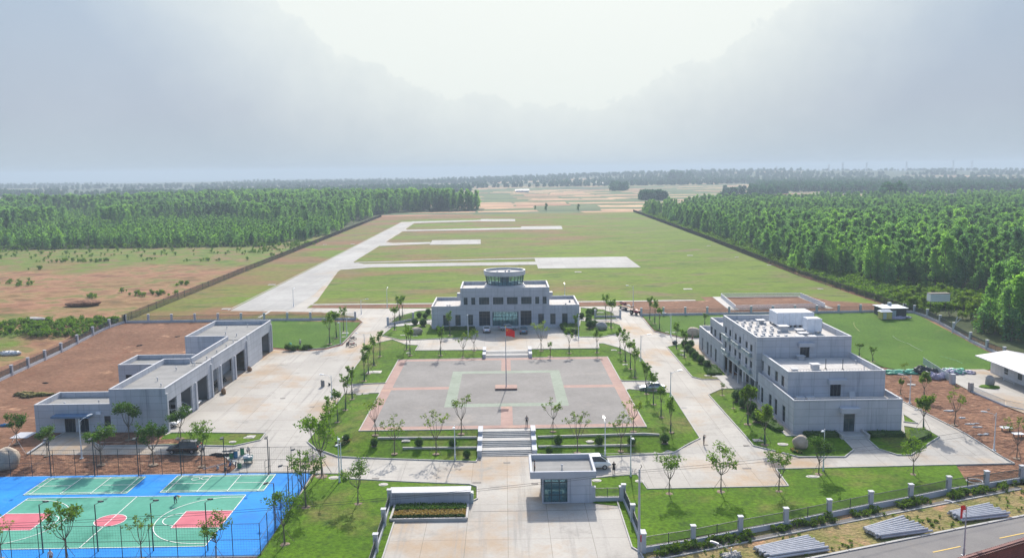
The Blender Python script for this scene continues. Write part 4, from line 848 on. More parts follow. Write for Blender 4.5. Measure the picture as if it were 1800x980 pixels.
def garage():
    g = 1.0
    t = thing('garage_building', (-60, 155, g), 'long grey vehicle garage with open bays, stepped flat roofs and low side annexes', 'garage')
    xE = -53.6
    bays = [(130.2, 134.9), (136.0, 139.9), (143.9, 147.9), (151.0, 153.0), (154.4, 161.8), (163.6, 168.6), (181.3, 187.2)]
    bays = [(129.3, 133.0), (134.8, 139.6), (142.3, 147.4), (150.2, 153.1), (155.0, 161.2), (163.6, 169.3), (181.2, 187.3)]
    lint = 5.7
    ops = {'E': [(a, b, g - .1, lint) for a, b in bays]}
    # front hall, middle strip and far hall share one roof line
    block(t, -62.4, xE, 128.6, 150.0, g - .8, 8.0, .8, {'E': [o for o in ops['E'] if o[1] < 150]}, 'roof_felt', skip='N', wname='hall')
    e2 = [o for o in ops['E'] if 150 < o[0] and o[1] < 171]
    block(t, -57.6, xE, 150.0, 170.9, g - .8, 8.0, .8, {'E': e2}, 'roof_felt', skip='NS', wname='hall')
    q = MB((*t.location,)); q.box(-62.4, -57.6, 149.8, 150.1, g - .8, 8.0); q.box(-62.4, -57.6, 149.75, 150.13, 8.0, 8.1); q.build('end_wall', 'facade', t)
    block(t, -66.4, xE, 170.9, 189.2, g - .8, 8.0, .8, {'E': [o for o in ops['E'] if o[0] > 171]}, 'roof_felt', skip='S', wname='hall')
    q = MB((*t.location,)); q.box(-66.4, -57.6, 170.85, 171.15, g - .8, 8.0); q.box(-66.43, -57.6, 170.82, 171.18, 8.0, 8.1); q.build('end_wall', 'facade', t)
    # pilasters between the bays
    for y in (128.9, 141.2, 149.2, 154.0, 162.4, 170.4, 188.6):
        q = MB((*t.location,)); q.box(xE + .003, xE + .25, y - .28, y + .28, g - .5, 7.2 if y in (128.9, 149.2, 170.4, 188.6) else lint + .1); q.build('pilaster', 'facade_plain', t)
    q = MB((*t.location,)); q.box(-62, xE - .3, 129, 170, g - .2, g + .05); q.box(-66, xE - .3, 171.2, 188.8, g - .2, g + .05); q.build('floor_slab', 'concrete', t)
    for ya in (141.0, 149.2): q = MB((*t.location,)); q.box(-62.0, xE - .4, ya, ya + .3, g, 7); q.build('partition', 'facade_plain', t)
    # annexes
    f = {'S': [(-70.0, -68.3, g + .05, 3.6), (-67.6, -66.2, g + .05, 3.6), (-63.7, -62.7, 1.9, 3.6)]}
    block(t, -74.6, -62.4, 129.2, 136.9, g - .8, 5.5, .75, {'S': f['S']}, 'roof_felt', skip='E', wname='annex')
    window(t, 'S', -70.0, -68.3, g + .05, 3.6, 129.2, 3, 1, name='door'); window(t, 'S', -67.6, -66.2, g + .05, 3.6, 129.2, 2, 1, name='door'); window(t, 'S', -63.7, -62.7, 1.9, 3.6, 129.2, 1, 1)
    canopy(t, -71.3, -65.4, 127.6, 129.195, 3.75, 4.05, 'canopy_blue')
    q = MB((*t.location,)); q.box(-64.9, -64.1, 128.98, 129.19, 3.9, 4.35); q.build('wall_unit', 'ac_white', t)
    block(t, -73.9, -62.4, 156.7, 165.3, g - .8, 5.5, .75, {'S': [(-72.6, -71.4, 2.2, 3.6)]}, 'roof_felt', skip='E', wname='annex')
    window(t, 'S', -72.6, -71.4, 2.2, 3.6, 156.7, 1, 1)
    q = MB((*t.location,)); q.box(-62.39, -57.6, 150.2, 170.8, g - .8, 4.6); q.build('rear_wall', 'facade', t)
    q = MB((*t.location,)); q.box(-59.6, -58.5, 142.3, 142.36, g, g + 2.2); q.build('inner_door', 'wood', t)
    for x, y in ((-56, 133), (-58.2, 137), (-58.0, 144.5), (-56, 148), (-56.5, 148.4), (-55.6, 153), (-55.6, 158.5), (-55.6, 164), (-55.5, 168), (-62, 184), (-58, 186), (-60, 177), (-57, 175)): pipe_vent(t, x, y, 7.2)
    for x, y in ((-71, 131.5), (-66, 132.5)): pipe_vent(t, x, y, 4.75)
    pipe_vent(t, -69, 158.6, 4.75)
    q = MB((*t.location,)); q.box(-77.3, -74.62, 126.6, 129.6, g - 1.2, g + .05); q.build('ramp_block', 'facade_plain', t)
garage()

def guard_house():
    t = thing('guard_house', (7.4, 103.2, 0), 'small grey guard house with a broad flat overhanging roof and tall gridded corner window', 'guard house')
    block(t, 4.36, 10.5, 100.1, 105.6, 0, 3.25, .0, {'S': [(4.5, 7.5, .18, 3.15)], 'W': [(100.5, 103.8, .18, 3.15)], 'N': [(4.9, 7.6, .6, 3.0)]}, 'roof_felt', wname='wall', cop=.01)
    window(t, 'S', 4.5, 7.5, .18, 3.15, 100.1, 3, 3, splits=[.18, 1.1, 2.75, 3.15], glass='clear_glass', rec=.05, fw=.09); window(t, 'W', 100.5, 103.8, .18, 3.15, 4.36, 3, 3, splits=[.18, 1.1, 2.75, 3.15], glass='clear_glass', rec=.05)
    window(t, 'N', 4.9, 7.6, .6, 3.0, 105.6, 3, 2, glass='clear_glass', rec=.05)  # rear window and its opening added to let light into the dark room
    q = MB((*t.location,)); q.box(5.2, 6.9, 101.2, 101.9, 0, .95); q.box(8, 8.1, 100.5, 105.3, 0, 3); q.build('desk', 'pale_frame', t)
    q = MB((*t.location,)); x0, x1, y0, y1, a, b = 2.86, 11.08, 100.2, 106.7, 3.28, 4.15; w_ = .3
    q = MB((*t.location,)); q.box(x0, x1, y0 - .2, y0 + w_ - .2, a, b); q.box(x0, x1, y1 - w_, y1, a, b); q.box(x0, x0 + w_, y0 + .1, y1 - w_, a, b); q.box(x1 - w_, x1, y0 + .1, y1 - w_, a, b); q.box(x0 + w_, x1 - w_, y0 + .1, y1 - w_, a, a + .2)
    r_ = q.build('overhanging_roof', 'facade_plain', t)
    q = MB((*t.location,)); q.box(x0 + w_, x1 - w_, y0 + .1, y1 - w_, a + .2, a + .24); q.build('roof_covering', 'roof_felt', r_)
    pipe_vent(t, 7.0, 102.8, 3.52)
guard_house()

def name_wall():
    t = thing('name_wall', (-9.7, 100.6, 0), 'long low blank stone name wall with a broad pale top beside the gateway', 'wall')
    q = MB((*t.location,)); q.box(-14.6, -4.75, 100.4, 102.0, 0, 1.45); q.build('body', 'facade', t)
    q = MB((*t.location,)); q.box(-14.8, -4.6, 100.2, 102.15, 1.45, 1.68); q.build('cap', 'coping', t)
    q = MB((*t.location,)); q.box(-4.72, -4.3, 100.5, 101.5, 0, 1.3); q.box(-4.6, -4.35, 100.3, 100.48, .6, 1.5); q.build('gate_motor', 'pale_frame', t)
name_wall()
# sliding gate rail set in the paving
q = MB((0, 98, 0)); q.strip((-4.3, 97.9), (12.5, 97.9), .07, 0, 0, .065); tag(q.build('gate_track', 'drain'), 'thin steel gate track set in the paving before the guard house', 'gate track')

def prefab():
    z = .62
    t = thing('site_cabin', (97.8, 130, z), 'long white prefabricated site cabin with a broad white overhanging roof', 'site cabin')
    q = MB((*t.location,)); q.box(95.5, 101.5, 100, 160.2, z - .5, 4.0); q.build('wall', 'prefab_white', t)
    q = MB((*t.location,)); v = [(92.7, 99, 3.95), (92.7, 161, 3.95), (99.0, 161, 4.9), (102.5, 161, 4.2), (99.0, 99, 4.9), (102.5, 99, 4.2)]
    q.add([(x, y, zz) for x, y, zz in v] + [(x, y, zz + .14) for x, y, zz in v], [(0, 1, 2, 4), (4, 2, 3, 5), (6, 10, 8, 7), (10, 11, 9, 8), (0, 6, 7, 1), (1, 7, 8, 2), (2, 8, 9, 3), (5, 11, 10, 4), (4, 10, 6, 0), (3, 9, 11, 5)]); q.build('roof', 'prefab_roof', t)
    for k in range(12):
        y = 154.5 - k * 4.3; window(t, 'W', y, y + 1.1, z + 1.1, z + 2.3, 95.47, 2, 1, rec=-.04, name='window', glass='dim_glass')
        if k % 2: window(t, 'W', y - 1.8, y - .9, z + .1, z + 2.2, 95.47, 1, 1, rec=-.04, name='door', frame='pale_frame', glass='ac_white')
prefab()
def small_sheds():
    x, y = 98.4, 213.5; z = hz(x, y)
    t = thing('dark_shed', (x + 4.2, y + 1, z), 'dark walled shed with a pale blue sheet roof in the fence corner', 'shed', 'sheds in the corner of the lawn')
    q = MB((*t.location,)); q.box(98.6, 104.6, 214, 219.5, z, z + 2.5); q.build('wall', 'dark_wall', t)
    q = MB((*t.location,)); q.box(98.2, 105.0, 213.6, 219.9, z + 2.5, z + 2.62); q.box(101.8, 102.6, 218.2, 219, z + 2.6, z + 3.4); q.build('roof', 'sheet_roof', t)
    q = MB((*t.location,)); q.box(100.9, 101.9, 213.94, 213.99, z, z + 2.0); q.build('door', 'pale_frame', t)
    x, y = at(1558, 562); z = hz(x, y)
    t = thing('yellow_shed', (x, y, z), 'little pale yellow shed with a bluish gabled top on the fresh lawn', 'shed', 'sheds in the corner of the lawn')
    q = MB((*t.location,)); q.box(x - 1.35, x + 1.35, y - .2, y + 2.0, z + .25, z + 2.1); q.build('wall', 'paint_yellow', t)
    q = MB((*t.location,)); a, b = x - 1.55, x + 1.55; q.add([(a, y - .4, z + 2.1), (b, y - .4, z + 2.1), (b, y + 2.2, z + 2.1), (a, y + 2.2, z + 2.1), (a + .5, y + .9, z + 2.65), (b - .5, y + .9, z + 2.65)], [(3, 2, 1, 0), (0, 1, 5, 4), (2, 3, 4, 5), (0, 4, 3), (1, 2, 5)]); q.build('roof', 'sheet_roof', t)
    q = MB((*t.location,)); q.box(x - 1.3, x + 1.3, y - .15, y + 1.95, z - .1, z + .25); q.build('base', 'dark_wall', t)
    q = MB((*t.location,)); q.box(x - .95, x - .1, y - .24, y - .205, z + .3, z + 1.9); q.build('door', 'sheet_roof', t)
    x, y = at(1648, 551); z = hz(x, y)
    t = thing('raised_tank', (x, y, z), 'white box shaped tank with a rusty top standing on four thin stilts', 'tank')
    q = MB((*t.location,)); q.box(x - 2.6, x + 2.6, y - 1, y + 1, z + 3.4, z + 5.5); q.build('box', 'paint_white', t)
    q = MB((*t.location,)); q.box(x - 2.7, x + 2.7, y - 1.1, y + 1.1, z + 5.5, z + 5.6); q.build('lid', 'rusty_wire', t)
    for sx in (-2.5, 2.5):
        for sy in (-.9, .9): q = MB((*t.location,)); q.tube([(x + sx, y + sy, z - .1), (x + sx, y + sy, z + 3.4)], .07, 6); q.build('leg', 'rusty_wire', t)
small_sheds()
def corner_wall():
    # red brick boundary wall with a tiled top at the road corner
    d = road_dir
    a = Vector(road_pt(12, 10.2)); b = Vector(road_pt(60, 10.2))
    a, b = Vector(at(1660, 990, 2.2)), Vector(at(1830, 938, 2.2)); e = (b - a).normalized(); a -= e * 8; b += e * 30
    t = thing('brick_wall', (a.x, a.y, 0), 'dark red brick wall with a tiled top across the road', 'wall')
    q = MB((*t.location,)); q.strip(a, b, .4, 0, 0, 2.0); q.build('wall', 'brick_red', t)
    q = MB((*t.location,)); n = int((b - a).length / .3)
    for i in range(n):
        p = a + e * (i * .3); q.strip(p, p + e * .2, .8, 2.0, 2.0, .16)
    q.strip(a, b, .3, 2.05, 2.05, .2); q.build('coping_tiles', 'roof_tile_red', t)
corner_wall()

# ------------------------------------------------------------------ fences
def bars(q, a, b, za, zb, z_lo, z_hi, step, r, rails, rail_r=.022):
    a, b = Vector(a[:2]), Vector(b[:2]); Ln = (b - a).length; n = max(1, int(Ln / step)); e = (b - a) / Ln; nn = Vector((-e.y, e.x)) * r; ee = e * r
    for i in range(1, n):
        p = a.lerp(b, i / n); z = za + (zb - za) * i / n; c = [p - ee - nn, p + ee - nn, p + ee + nn, p - ee + nn]
        q.add([(v.x, v.y, z + z_lo) for v in c] + [(v.x, v.y, z + z_hi) for v in c], [(0, 1, 5, 4), (1, 2, 6, 5), (2, 3, 7, 6), (3, 0, 4, 7)])
    for zr in rails: q.strip(a, b, rail_r * 2, za + zr, zb + zr, rail_r * 2)
def pillar_fence(pts, label, group='pillar fences round the compound', lowwall=True, ph=2.15, pw=.5, rail='window_frame', ground=hz, skip_last=False, cat='fence'):
    p0 = pts[0]; t = thing('pillar_fence', (p0[0], p0[1], ground(*p0)), label, cat, group)
    for x, y in pts:
        z = ground(x, y); q = MB((*t.location,)); h_ = pw / 2
        q.box(x - h_, x + h_, y - h_, y + h_, z - .3, z + ph); q.build('pillar', 'facade_plain', t)
        q = MB((*t.location,)); q.box(x - h_ - .06, x + h_ + .06, y - h_ - .06, y + h_ + .06, z + ph, z + ph + .1); q.build('pillar_cap', 'coping', t)
    w_ = MB((*t.location,)); q = MB((*t.location,))
    for a, b in zip(pts, pts[1:]):
        za, zb = ground(*a), ground(*b)
        if lowwall: w_.strip(a, b, .26, za - .2, zb - .2, .78)
        bars(q, a, b, za, zb, .58, 1.8, .14, .016, (.66, 1.72), .028)
        m_ = Vector(a).lerp(Vector(b), .5); q.tube([(m_.x, m_.y, (za + zb) / 2 + .5), (m_.x, m_.y, (za + zb) / 2 + 1.85)], .03, 5)
    if lowwall: w_.build('base_wall', 'facade_plain', t)
    q.build('railing', rail, t)
    return t
def run(a, b, n): return [(a[0] + (b[0] - a[0]) * i / n, a[1] + (b[1] - a[1]) * i / n) for i in range(n + 1)]
pillar_fence([(14.71, 86.29), (20.5, 88.04), (26.39, 90.31), (32.28, 92.4), (38.23, 94.75), (44.21, 97.06), (50.09, 99.13), (56.1, 101.49), (61.88, 103.18), (67.55, 104.94), (73.4, 107.1), (79.3, 109.3)], 'pillar fence with dark railings running along the street verge')
pillar_fence([(14.71, 86.9), (14.74, 94.17), (14.57, 100.54)], 'short pillar fence on the right side of the gate apron')
q_ = pillar_fence([(14.3, 100.5), (10.75, 100.5)], 'single railing bay joining the guard house to the apron fence', ph=1.9)
pillar_fence([(-14.7, 100.0), (-14.58, 93.99), (-14.49, 87.18), (-14.4, 80.4)], 'pillar fence on the left side of the gate apron')
pillar_fence(run((-101.6, 221.5), (-46, 221.5), 9), 'pillar fence behind the garage yard, left of the tower', group=None)
pillar_fence([(-40.2, 221.5), (-46, 221.5)], 'last fence bay beside the road left of the tower')
pillar_fence(run((36.6, 221.4), (107.8, 222), 12), 'pillar fence behind the office building and its lawn')
pillar_fence([(-30.2, 212.2), (-24.4, 219)], 'two pillars and railing on the lawn left of the tower building')
pillar_fence([(24, 219.5), (30.6, 219)], 'two pillars and railing on the lawn right of the tower building')
pillar_fence([(-101.7, 221.5), (-102.6, 214.5), (-103.0, 206.5), (-102.9, 198.5), (-102.6, 190.5), (-102.0, 182.5), (-101.5, 175.0), (-101.1, 168.3), (-100.6, 161), (-100, 154), (-99.5, 147)], 'pillar fence along the bare red soil at the left edge')
pillar_fence([(108.0, 222.0), (109.4, 219.5), (110.0, 213.8), (109.8, 207.0), (109.0, 199.0), (107.8, 189.5), (106.8, 181), (106.2, 173.6), (105.7, 166.5), (105.2, 160)], 'pillar fence at the right edge, beside the bushes')
def mesh_fence(a, b, label, n, h_=2.1, bend=None):
    pts = bend or [a, b]; t = thing('mesh_fence', (pts[0][0], pts[0][1], hz(*pts[0])), label, 'fence', 'long wire fences of the airfield')
    q = MB((*t.location,))
    for p, r_ in zip(pts, pts[1:]): bars(q, p, r_, hz(*p), hz(*r_), 0, h_, .26, .022, (.1, .9, 1.7, h_ - .08), .03)
    q.build('wire_mesh', 'rusty_wire', t)
    tot = [Vector(p) for p in pts]; Ls = [(y - x).length for x, y in zip(tot, tot[1:])]; S = sum(Ls)
    for i in range(n + 1):
        d_ = S * i / n; k = 0
        while k < len(Ls) - 1 and d_ > Ls[k]: d_ -= Ls[k]; k += 1
        p = tot[k].lerp(tot[k + 1], min(1, d_ / Ls[k])); z = hz(p.x, p.y)
        o = MB((*t.location,)); o.box(p.x - .05, p.x + .05, p.y - .05, p.y + .05, z - .2, z + h_ + .15); o.build('post', 'dark_metal', t)
mesh_fence(0, 0, 'long dark wire fence on the left side of the airfield', 90, bend=[(-102.4, 221.5), (-104.5, 335), (-108.6, 743)])
mesh_fence(0, 0, 'long dark wire fence between the airfield and the right hand forest', 92, bend=[(108.5, 222.5), (107, 303), (112.7, 453), (120.2, 777)])

def court_fence():
    t = thing('court_fence', (-51, 100, 0), 'tall dark green wire fence enclosing the blue sports courts', 'fence')
    x0, x1, y0, y1 = -75.0, -27.0, 86.9, 112.5; h_ = 3.7
    corners = [((x0, y1), (x1, y1)), ((x1, y1), (x1, y0)), ((x1, y0), (x0, y0)), ((x0, y0), (x0, y1))]
    q = MB((*t.location,)); r_ = MB((*t.location,))
    posts = []
    for a, b in corners:
        a, b = Vector(a), Vector(b); n = round((b - a).length / 3.0)
        for i in range(n): posts.append(a.lerp(b, i / n))
        for z in (.12, 1.9, h_): r_.tube([(a.x, a.y, z), (b.x, b.y, z)], .028, 5)
        m_ = int((b - a).length / .30); e = (b - a).normalized()
        for i in range(m_):
            p = a.lerp(b, i / m_); q.tube([(p.x, p.y, .1), (p.x, p.y, h_)], .0045, 3, cap=False)
        for k in range(12): z = .3 * k + .2; q.tube([(a.x, a.y, z), (b.x, b.y, z)], .0045, 3, cap=False)
    for p in posts:
        if abs(p.y - y1) < .1 and -38.5 < p.x < -35.5: continue
        o = MB((*t.location,)); o.tube([(p.x, p.y, -.1), (p.x, p.y, h_ + .06)], .042, 6); o.build('post', 'dark_metal', t)
    r_.build('rail', 'dark_metal', t); q.build('wire_mesh', 'mesh_wire', t)
    for px, rz in ((-37.3, -.1), (-33.0, -1.9)):
        g = MB((*t.location,)); e = Vector((math.cos(rz), math.sin(rz))); a = Vector((px, y1 - .1)); b = a + e * 1.15
        for p in (a, b): g.tube([(p.x, p.y, .05), (p.x, p.y, 2.1)], .03, 5)
        for z in (.1, 1.1, 2.1): g.tube([(a.x, a.y, z), (b.x, b.y, z)], .03, 5)
        g.build('gate_leaf', 'dark_metal', t)
court_fence()
def white_balustrade():
    pts = P((1267, 523), (1407, 521.5), (1450, 541), (1294, 546.5)); pts = [(65.8, 251.3), (89.7, 250.6), (89.6, 230.3), (64, 228.5)]
    t = thing('white_balustrade', (77, 240, 2.2), 'low white balustrade round a square of bare red soil beside the airfield', 'fence')
    q = MB((*t.location,))
    for a, b in zip(pts, pts[1:] + pts[:1]):
        bars(q, a, b, 2.25, 2.25, 0, 1.25, .32, .05, (.1, .65, 1.2), .05)
    q.build('railing', 'balustrade', t)
    o = sheet('footpath', [(63.6, 253), (90.5, 252.2), (91.5, 229.0), (89.6, 229.2), (89, 251), (66.2, 251.6), (65.0, 228), (62.3, 229)], 'kerb_stone', .08)
white_balustrade()
def yard_right():
    sheet('concrete_paving', P((1730, 649.5), (1690, 650), (1675, 661), (1678, 673), (1706, 688), (1766, 714)) + [(86.5, 123), (96, 118), (96, 161)], 'concrete', .14)
    a, b, c = at(1706, 688), at(1767, 714), (95.5, 121.5)
    t = thing('yard_fence', (a[0], a[1], hz(*a)), 'low grey railing with a brick end pillar along the cabin yard', 'fence')
    q = MB((*t.location,)); w_ = MB((*t.location,))
    for p, r_ in ((a, b), (b, c)): bars(q, p, r_, hz(*p), hz(*r_), .1, 1.15, .16, .013, (.2, 1.1), .025); w_.strip(p, r_, .3, hz(*p) - .4, hz(*r_) - .4, .65)
    q.build('railing', 'pale_frame', t); w_.build('base_wall', 'facade_plain', t)
    q = MB((*t.location,)); x, y = a; q.box(x - .35, x + .35, y - .35, y + .35, hz(x, y) - .2, hz(x, y) + 1.7); q.build('pillar', 'rock_grey', t)
    a, b, c = at(1674, 674), at(1640, 652), at(1622, 640)
    t = thing('yard_fence', (a[0], a[1], hz(*a)), 'grey railing leaning behind the rubbish heap, ending at a square pillar', 'fence')
    q = MB((*t.location,))
    for p, r_ in ((a, b), (b, c)): bars(q, p, r_, hz(*p), hz(*r_), .1, 1.5, .18, .018, (.2, 1.45), .03)
    q.build('railing', 'pale_frame', t)
    q = MB((*t.location,)); x, y = a; q.box(x - .4, x + .4, y - .4, y + .4, hz(x, y) - .2, hz(x, y) + 1.9); q.build('pillar', 'facade_plain', t)
yard_right()
# ================================================================== VEGETATION
from mathutils import noise as mn
def clump(q, c, r, n, s, rr, squash=.8):
    for _ in range(n):
        d = Vector((rr.gauss(0, 1), rr.gauss(0, 1), rr.gauss(0, 1) * squash)); d = d.normalized() * r * (rr.random() ** .45)
        leaf(q, Vector(c) + d, s, rr)
def young_tree_proto(name, h, spread, start, limbs, n_leaf, ls, leafm, seed, wrap=True, sticks=True, clump_r=.5, up=.75):
    rr = random.Random(seed); t = thing(name, (0, 0, 0), 'x', 'tree')
    q = MB(); th = h * start; q.mi = 0
    bend = Vector((rr.uniform(-.1, .1), rr.uniform(-.1, .1), 0))
    q.tube([(0, 0, -.1), bend * .5 + Vector((0, 0, th * .5)), bend + Vector((0, 0, th))], [.10, .08, .065], 6)
    cr = MB(); tips = []
    for k in range(limbs):
        a = 2 * math.pi * (k + rr.uniform(-.3, .3)) / limbs; rad = spread * rr.uniform(.55, 1.0) if limbs > 1 else 0
        if k == 0: rad *= .25
        top = h * rr.uniform(.80, 1.0) if k == 0 else th + (h - th) * rr.uniform(.45, .95)
        p0 = bend + Vector((0, 0, th * rr.uniform(.86, 1.0))); p3 = Vector((math.cos(a) * rad, math.sin(a) * rad, top))
        p1 = p0.lerp(p3, .35) + Vector((math.cos(a), math.sin(a), -.3)) * spread * .10; p2 = p0.lerp(p3, .7) + Vector((rr.uniform(-.1, .1), rr.uniform(-.1, .1), 0))
        q.tube([p0, p1, p2, p3], [.05, .038, .024, .01], 5)
        for j in range(rr.randint(2, 4)):
            s_ = rr.uniform(.4, .95); b0 = p1.lerp(p3, s_); b1 = b0 + Vector((rr.uniform(-1, 1), rr.uniform(-1, 1), rr.uniform(.1, .9))).normalized() * spread * rr.uniform(.22, .42)
            q.tube([b0, b1], [.02, .008], 4); tips.append(b1)
        tips += [p3, p2.lerp(p3, .4)]
    for p in tips: clump(cr, p, clump_r * rr.uniform(.6, 1.25), int(n_leaf / len(tips) * rr.uniform(.5, 1.5)), ls, rr)
    if wrap: q.mi = 1; q.tube([(0, 0, -.02), (bend.x * .3, bend.y * .3, 1.5)], [.14, .11], 7)
    q.mi = 0; q.build('trunk', ['bark', 'green_wrap'], t); cr.build('crown', leafm, t)
    if sticks:
        for k in range(3):
            a = 2 * math.pi * k / 3 + .5; m_ = MB(); m_.tube([(math.cos(a) * 1.25, math.sin(a) * 1.25, 0), (math.cos(a) * .06, math.sin(a) * .06, 1.95)], .028, 5); m_.build('prop_stick', 'stick', t)
    m_ = MB(); m_.blob((0, 0, 0), .62, .62, .10, seed, .12, 12, 5); m_.build('soil_ring', 'soil_ring', t)
    return t
PROT = {}
def reg(k, lst): PROT[k] = [lst, 0]
reg('row', [young_tree_proto('young_tree', 7, 1.0, .42, 4, 470, .16, 'leaf', 11 + i, clump_r=.48) for i in range(4)])
reg('vase', [young_tree_proto('young_tree', 7, 2.1, .36, 6, 380, .14, 'leaf_olive', 31 + i, wrap=False, clump_r=.42) for i in range(3)])
reg('round', [young_tree_proto('young_tree', 7, 2.2, .36, 7, 1050, .14, 'leaf', 51 + i, wrap=False, clump_r=.62) for i in range(4)])
reg('dense', [young_tree_proto('young_tree', 6, 1.9, .36, 7, 1500, .15, 'leaf_dark', 71 + i, wrap=False, clump_r=.75) for i in range(3)])
reg('bright', [young_tree_proto('young_tree', 6, 1.2, .38, 5, 1000, .18, 'leaf_bright', 91 + i, clump_r=.55) for i in range(3)])
reg('sapling', [young_tree_proto('sapling', 3, .45, .35, 3, 160, .12, 'leaf', 101, wrap=False, sticks=False, clump_r=.28)])
PROT_H = {'row': 7, 'vase': 7, 'round': 7, 'dense': 6, 'bright': 6, 'sapling': 3}
def depth(x, y, z): return (Vector((x, y, z - H))).dot(_f)
def put_tree(kind, u, v, vt, label, group, wide=1.0, cat='tree'):
    x, y = at(u, v); z = hz(x, y); h_ = max(1.2, (v - vt) * depth(x, y, z) / F)
    lst, n = PROT[kind]; PROT[kind][1] += 1
    src = lst[n % len(lst)]
    o = src if n < len(lst) else copy_tree(src)
    s = h_ / PROT_H[kind]; o.location = (x, y, z + .08); o.scale = (s * wide if kind != 'row' else max(.85, s * wide), s * wide if kind != 'row' else max(.85, s * wide), s); o.rotation_euler = (0, 0, random.uniform(0, 6.28))
    tag(o, label, cat, group); return o
for i, (u, v, vt) in enumerate([(579.5, 767, 691.5), (594, 742.4, 677), (608, 721, 654), (619.3, 702, 637), (640.6, 670, 610), (647.7, 657.5, 596), (657.3, 642.4, 588), (668, 626.4, 577)]):
    put_tree('row', u, v, vt, f'{ORD[i]} slim young tree from the front in the row left of the paved square', 'row of young trees left of the square')
for i, (u, v, vt) in enumerate([(1179, 760, 693), (1162, 733.7, 670), (1148.6, 711.4, 650), (1135.7, 693, 630), (1116, 664, 603), (1108, 648.6, 591), (1099, 635.7, 580), (1090, 620, 570)]):
    put_tree('row', u, v, vt, f'{ORD[i]} slim young tree from the front in the row right of the paved square', 'row of young trees right of the square')
B_ = 'young trees along the back of the square'
for k, u, v, vt, l in (('row', 715, 614.5, 566, 'slim young tree at the left corner of the back lawn, farther of two'), ('row', 721, 625, 570, 'slim young tree at the left corner of the back lawn, nearer of two'), ('row', 774.6, 625, 571, 'young tree left of the upper steps, third from them'), ('vase', 813.6, 628, 583, 'pale young tree left of the upper steps, second from them'), ('vase', 833.8, 617, 574, 'pale young tree just left of the upper steps'),
                       ('vase', 951, 617, 565, 'pale young tree just right of the upper steps'), ('row', 1000.6, 621, 573, 'young tree on the back lawn between the lone sapling and the corner'), ('row', 1049.4, 620, 573, 'young tree at the inner right corner of the back lawn')):
    put_tree(k, u, v, vt, l, B_)
put_tree('sapling', 967, 627, 600, 'thin bare looking sapling right of the upper steps', None)
F_ = 'pale open crowned trees before the square'
for i, (u, v, vt, l) in enumerate([(660, 765, 692.8, 'open crowned tree at the front left corner of the square'), (693.6, 797.6, 722, 'pale tree on the front left lawn, farthest from the wide steps'), (766.6, 798, 722, 'pale tree on the front left lawn, middle of the lower row'), (811, 763, 688, 'open crowned tree at the edge of the square, left of the wide steps'),
                                    (972, 758.6, 694, 'open crowned tree at the edge of the square, right of the wide steps'), (1015, 795.7, 723, 'pale thin tree on the front right lawn, behind the guard house'), (1090.6, 793, 720, 'pale tree on the front right lawn, beside the tall lamp'), (1113, 758.6, 690, 'open crowned tree at the front right corner of the square')]):
    put_tree('vase', u, v, vt, l, F_)
for k, u, v, vt, l in (('round', 566, 838, 716, 'yellowish bushy tree at the road corner left of the square'), ('round', 629, 886, 803, 'bushy tree on the lawn left of the gateway'), ('round', 538, 892, 794, 'bushy tree beside the far corner of the court fence'), ('round', 501, 957, 860, 'bushy tree on the lawn beside the court fence'),
                       ('round', 1176, 868, 794, 'tree in the front lawn right of the utility pole'), ('round', 1267, 865, 778, 'widest tree in the front lawn, between two others'), ('round', 1369, 864, 790, 'tree in the front lawn at the paving corner'), ('dense', 1439, 834, 768, 'dark tree beside the white lamp before the office'), ('round', 1605, 834, 768, 'tree with props in the front lawn right of the office path'),
                       ('round', 117, 986, 878, 'largest tree in front of the court fence'), ('vase', 249, 982, 905, 'thin tree in front of the court fence'), ('round', 380, 982, 898, 'tree in front of the court fence near its right corner'), ('vase', 2, 982, 908, 'tree cut by the left edge, before the court fence'),
                       ('dense', 83, 801, 748, 'dark tree beside the annex entrance pad, left side'), ('dense', 178, 817, 743, 'dark tree behind the court fence, right of the leftmost lamp'), ('dense', 227, 773, 705, 'tall dark tree against the end wall of the garage'), ('dense', 270, 817, 740, 'dark tree behind the court fence, left of the black car'), ('dense', 318, 771, 712, 'tree at the front corner of the garage'), ('round', 355, 820, 741, 'tree just behind the tail of the black car'), ('dense', 30, 780, 727, 'dark bush like tree on bare soil left of the garage')):
    put_tree(k, u, v, vt, l, 'trees along the front roads')
for u, v, vt, l in ((693.6, 580, 533, 'young tree on the lawn left of the tower building, nearest'), (702.5, 565, 517, 'young tree left of the tower building, middle of three'), (707.5, 557, 517, 'young tree left of the tower building, farthest of three'), (791, 590, 544, 'young tree before the left wing of the tower building'), (1074, 576, 519, 'young tree right of the tower building, by the boulder'), (1064.4, 561, 515, 'young tree right of the tower building, farther one'), (1012, 589, 549, 'faint young tree at the right corner of the tower building')):
    put_tree('row', u, v, vt, l, 'young trees beside the tower building')
for u, v, vt, l in ((579.7, 605, 544, 'young tree on the fresh lawn behind the yard, nearest'), (591.6, 594.5, 540, 'young tree on the fresh lawn behind the yard, middle'), (604, 582.5, 537, 'young tree on the fresh lawn behind the yard, farthest'), (1142, 562, 518, 'young tree by the road at the back right lawn, farthest'), (1151, 569, 522, 'young tree by the road at the back right lawn, middle'), (1159, 579, 535, 'young tree by the road at the back right lawn, nearest'), (1189, 613, 564, 'young tree on the strip lawn by the handcart'), (1202.8, 628, 575, 'young tree on the strip lawn by the rear wing of the office'), (1238.7, 571, 549, 'small young tree behind the rear wing of the office'),
                    (1510, 626, 600, 'small young tree on the wide lawn, left of two'), (1534, 636, 608, 'small young tree on the wide lawn, right of two')):
    put_tree('row', u, v, vt, l, 'young trees on the fresh lawns')
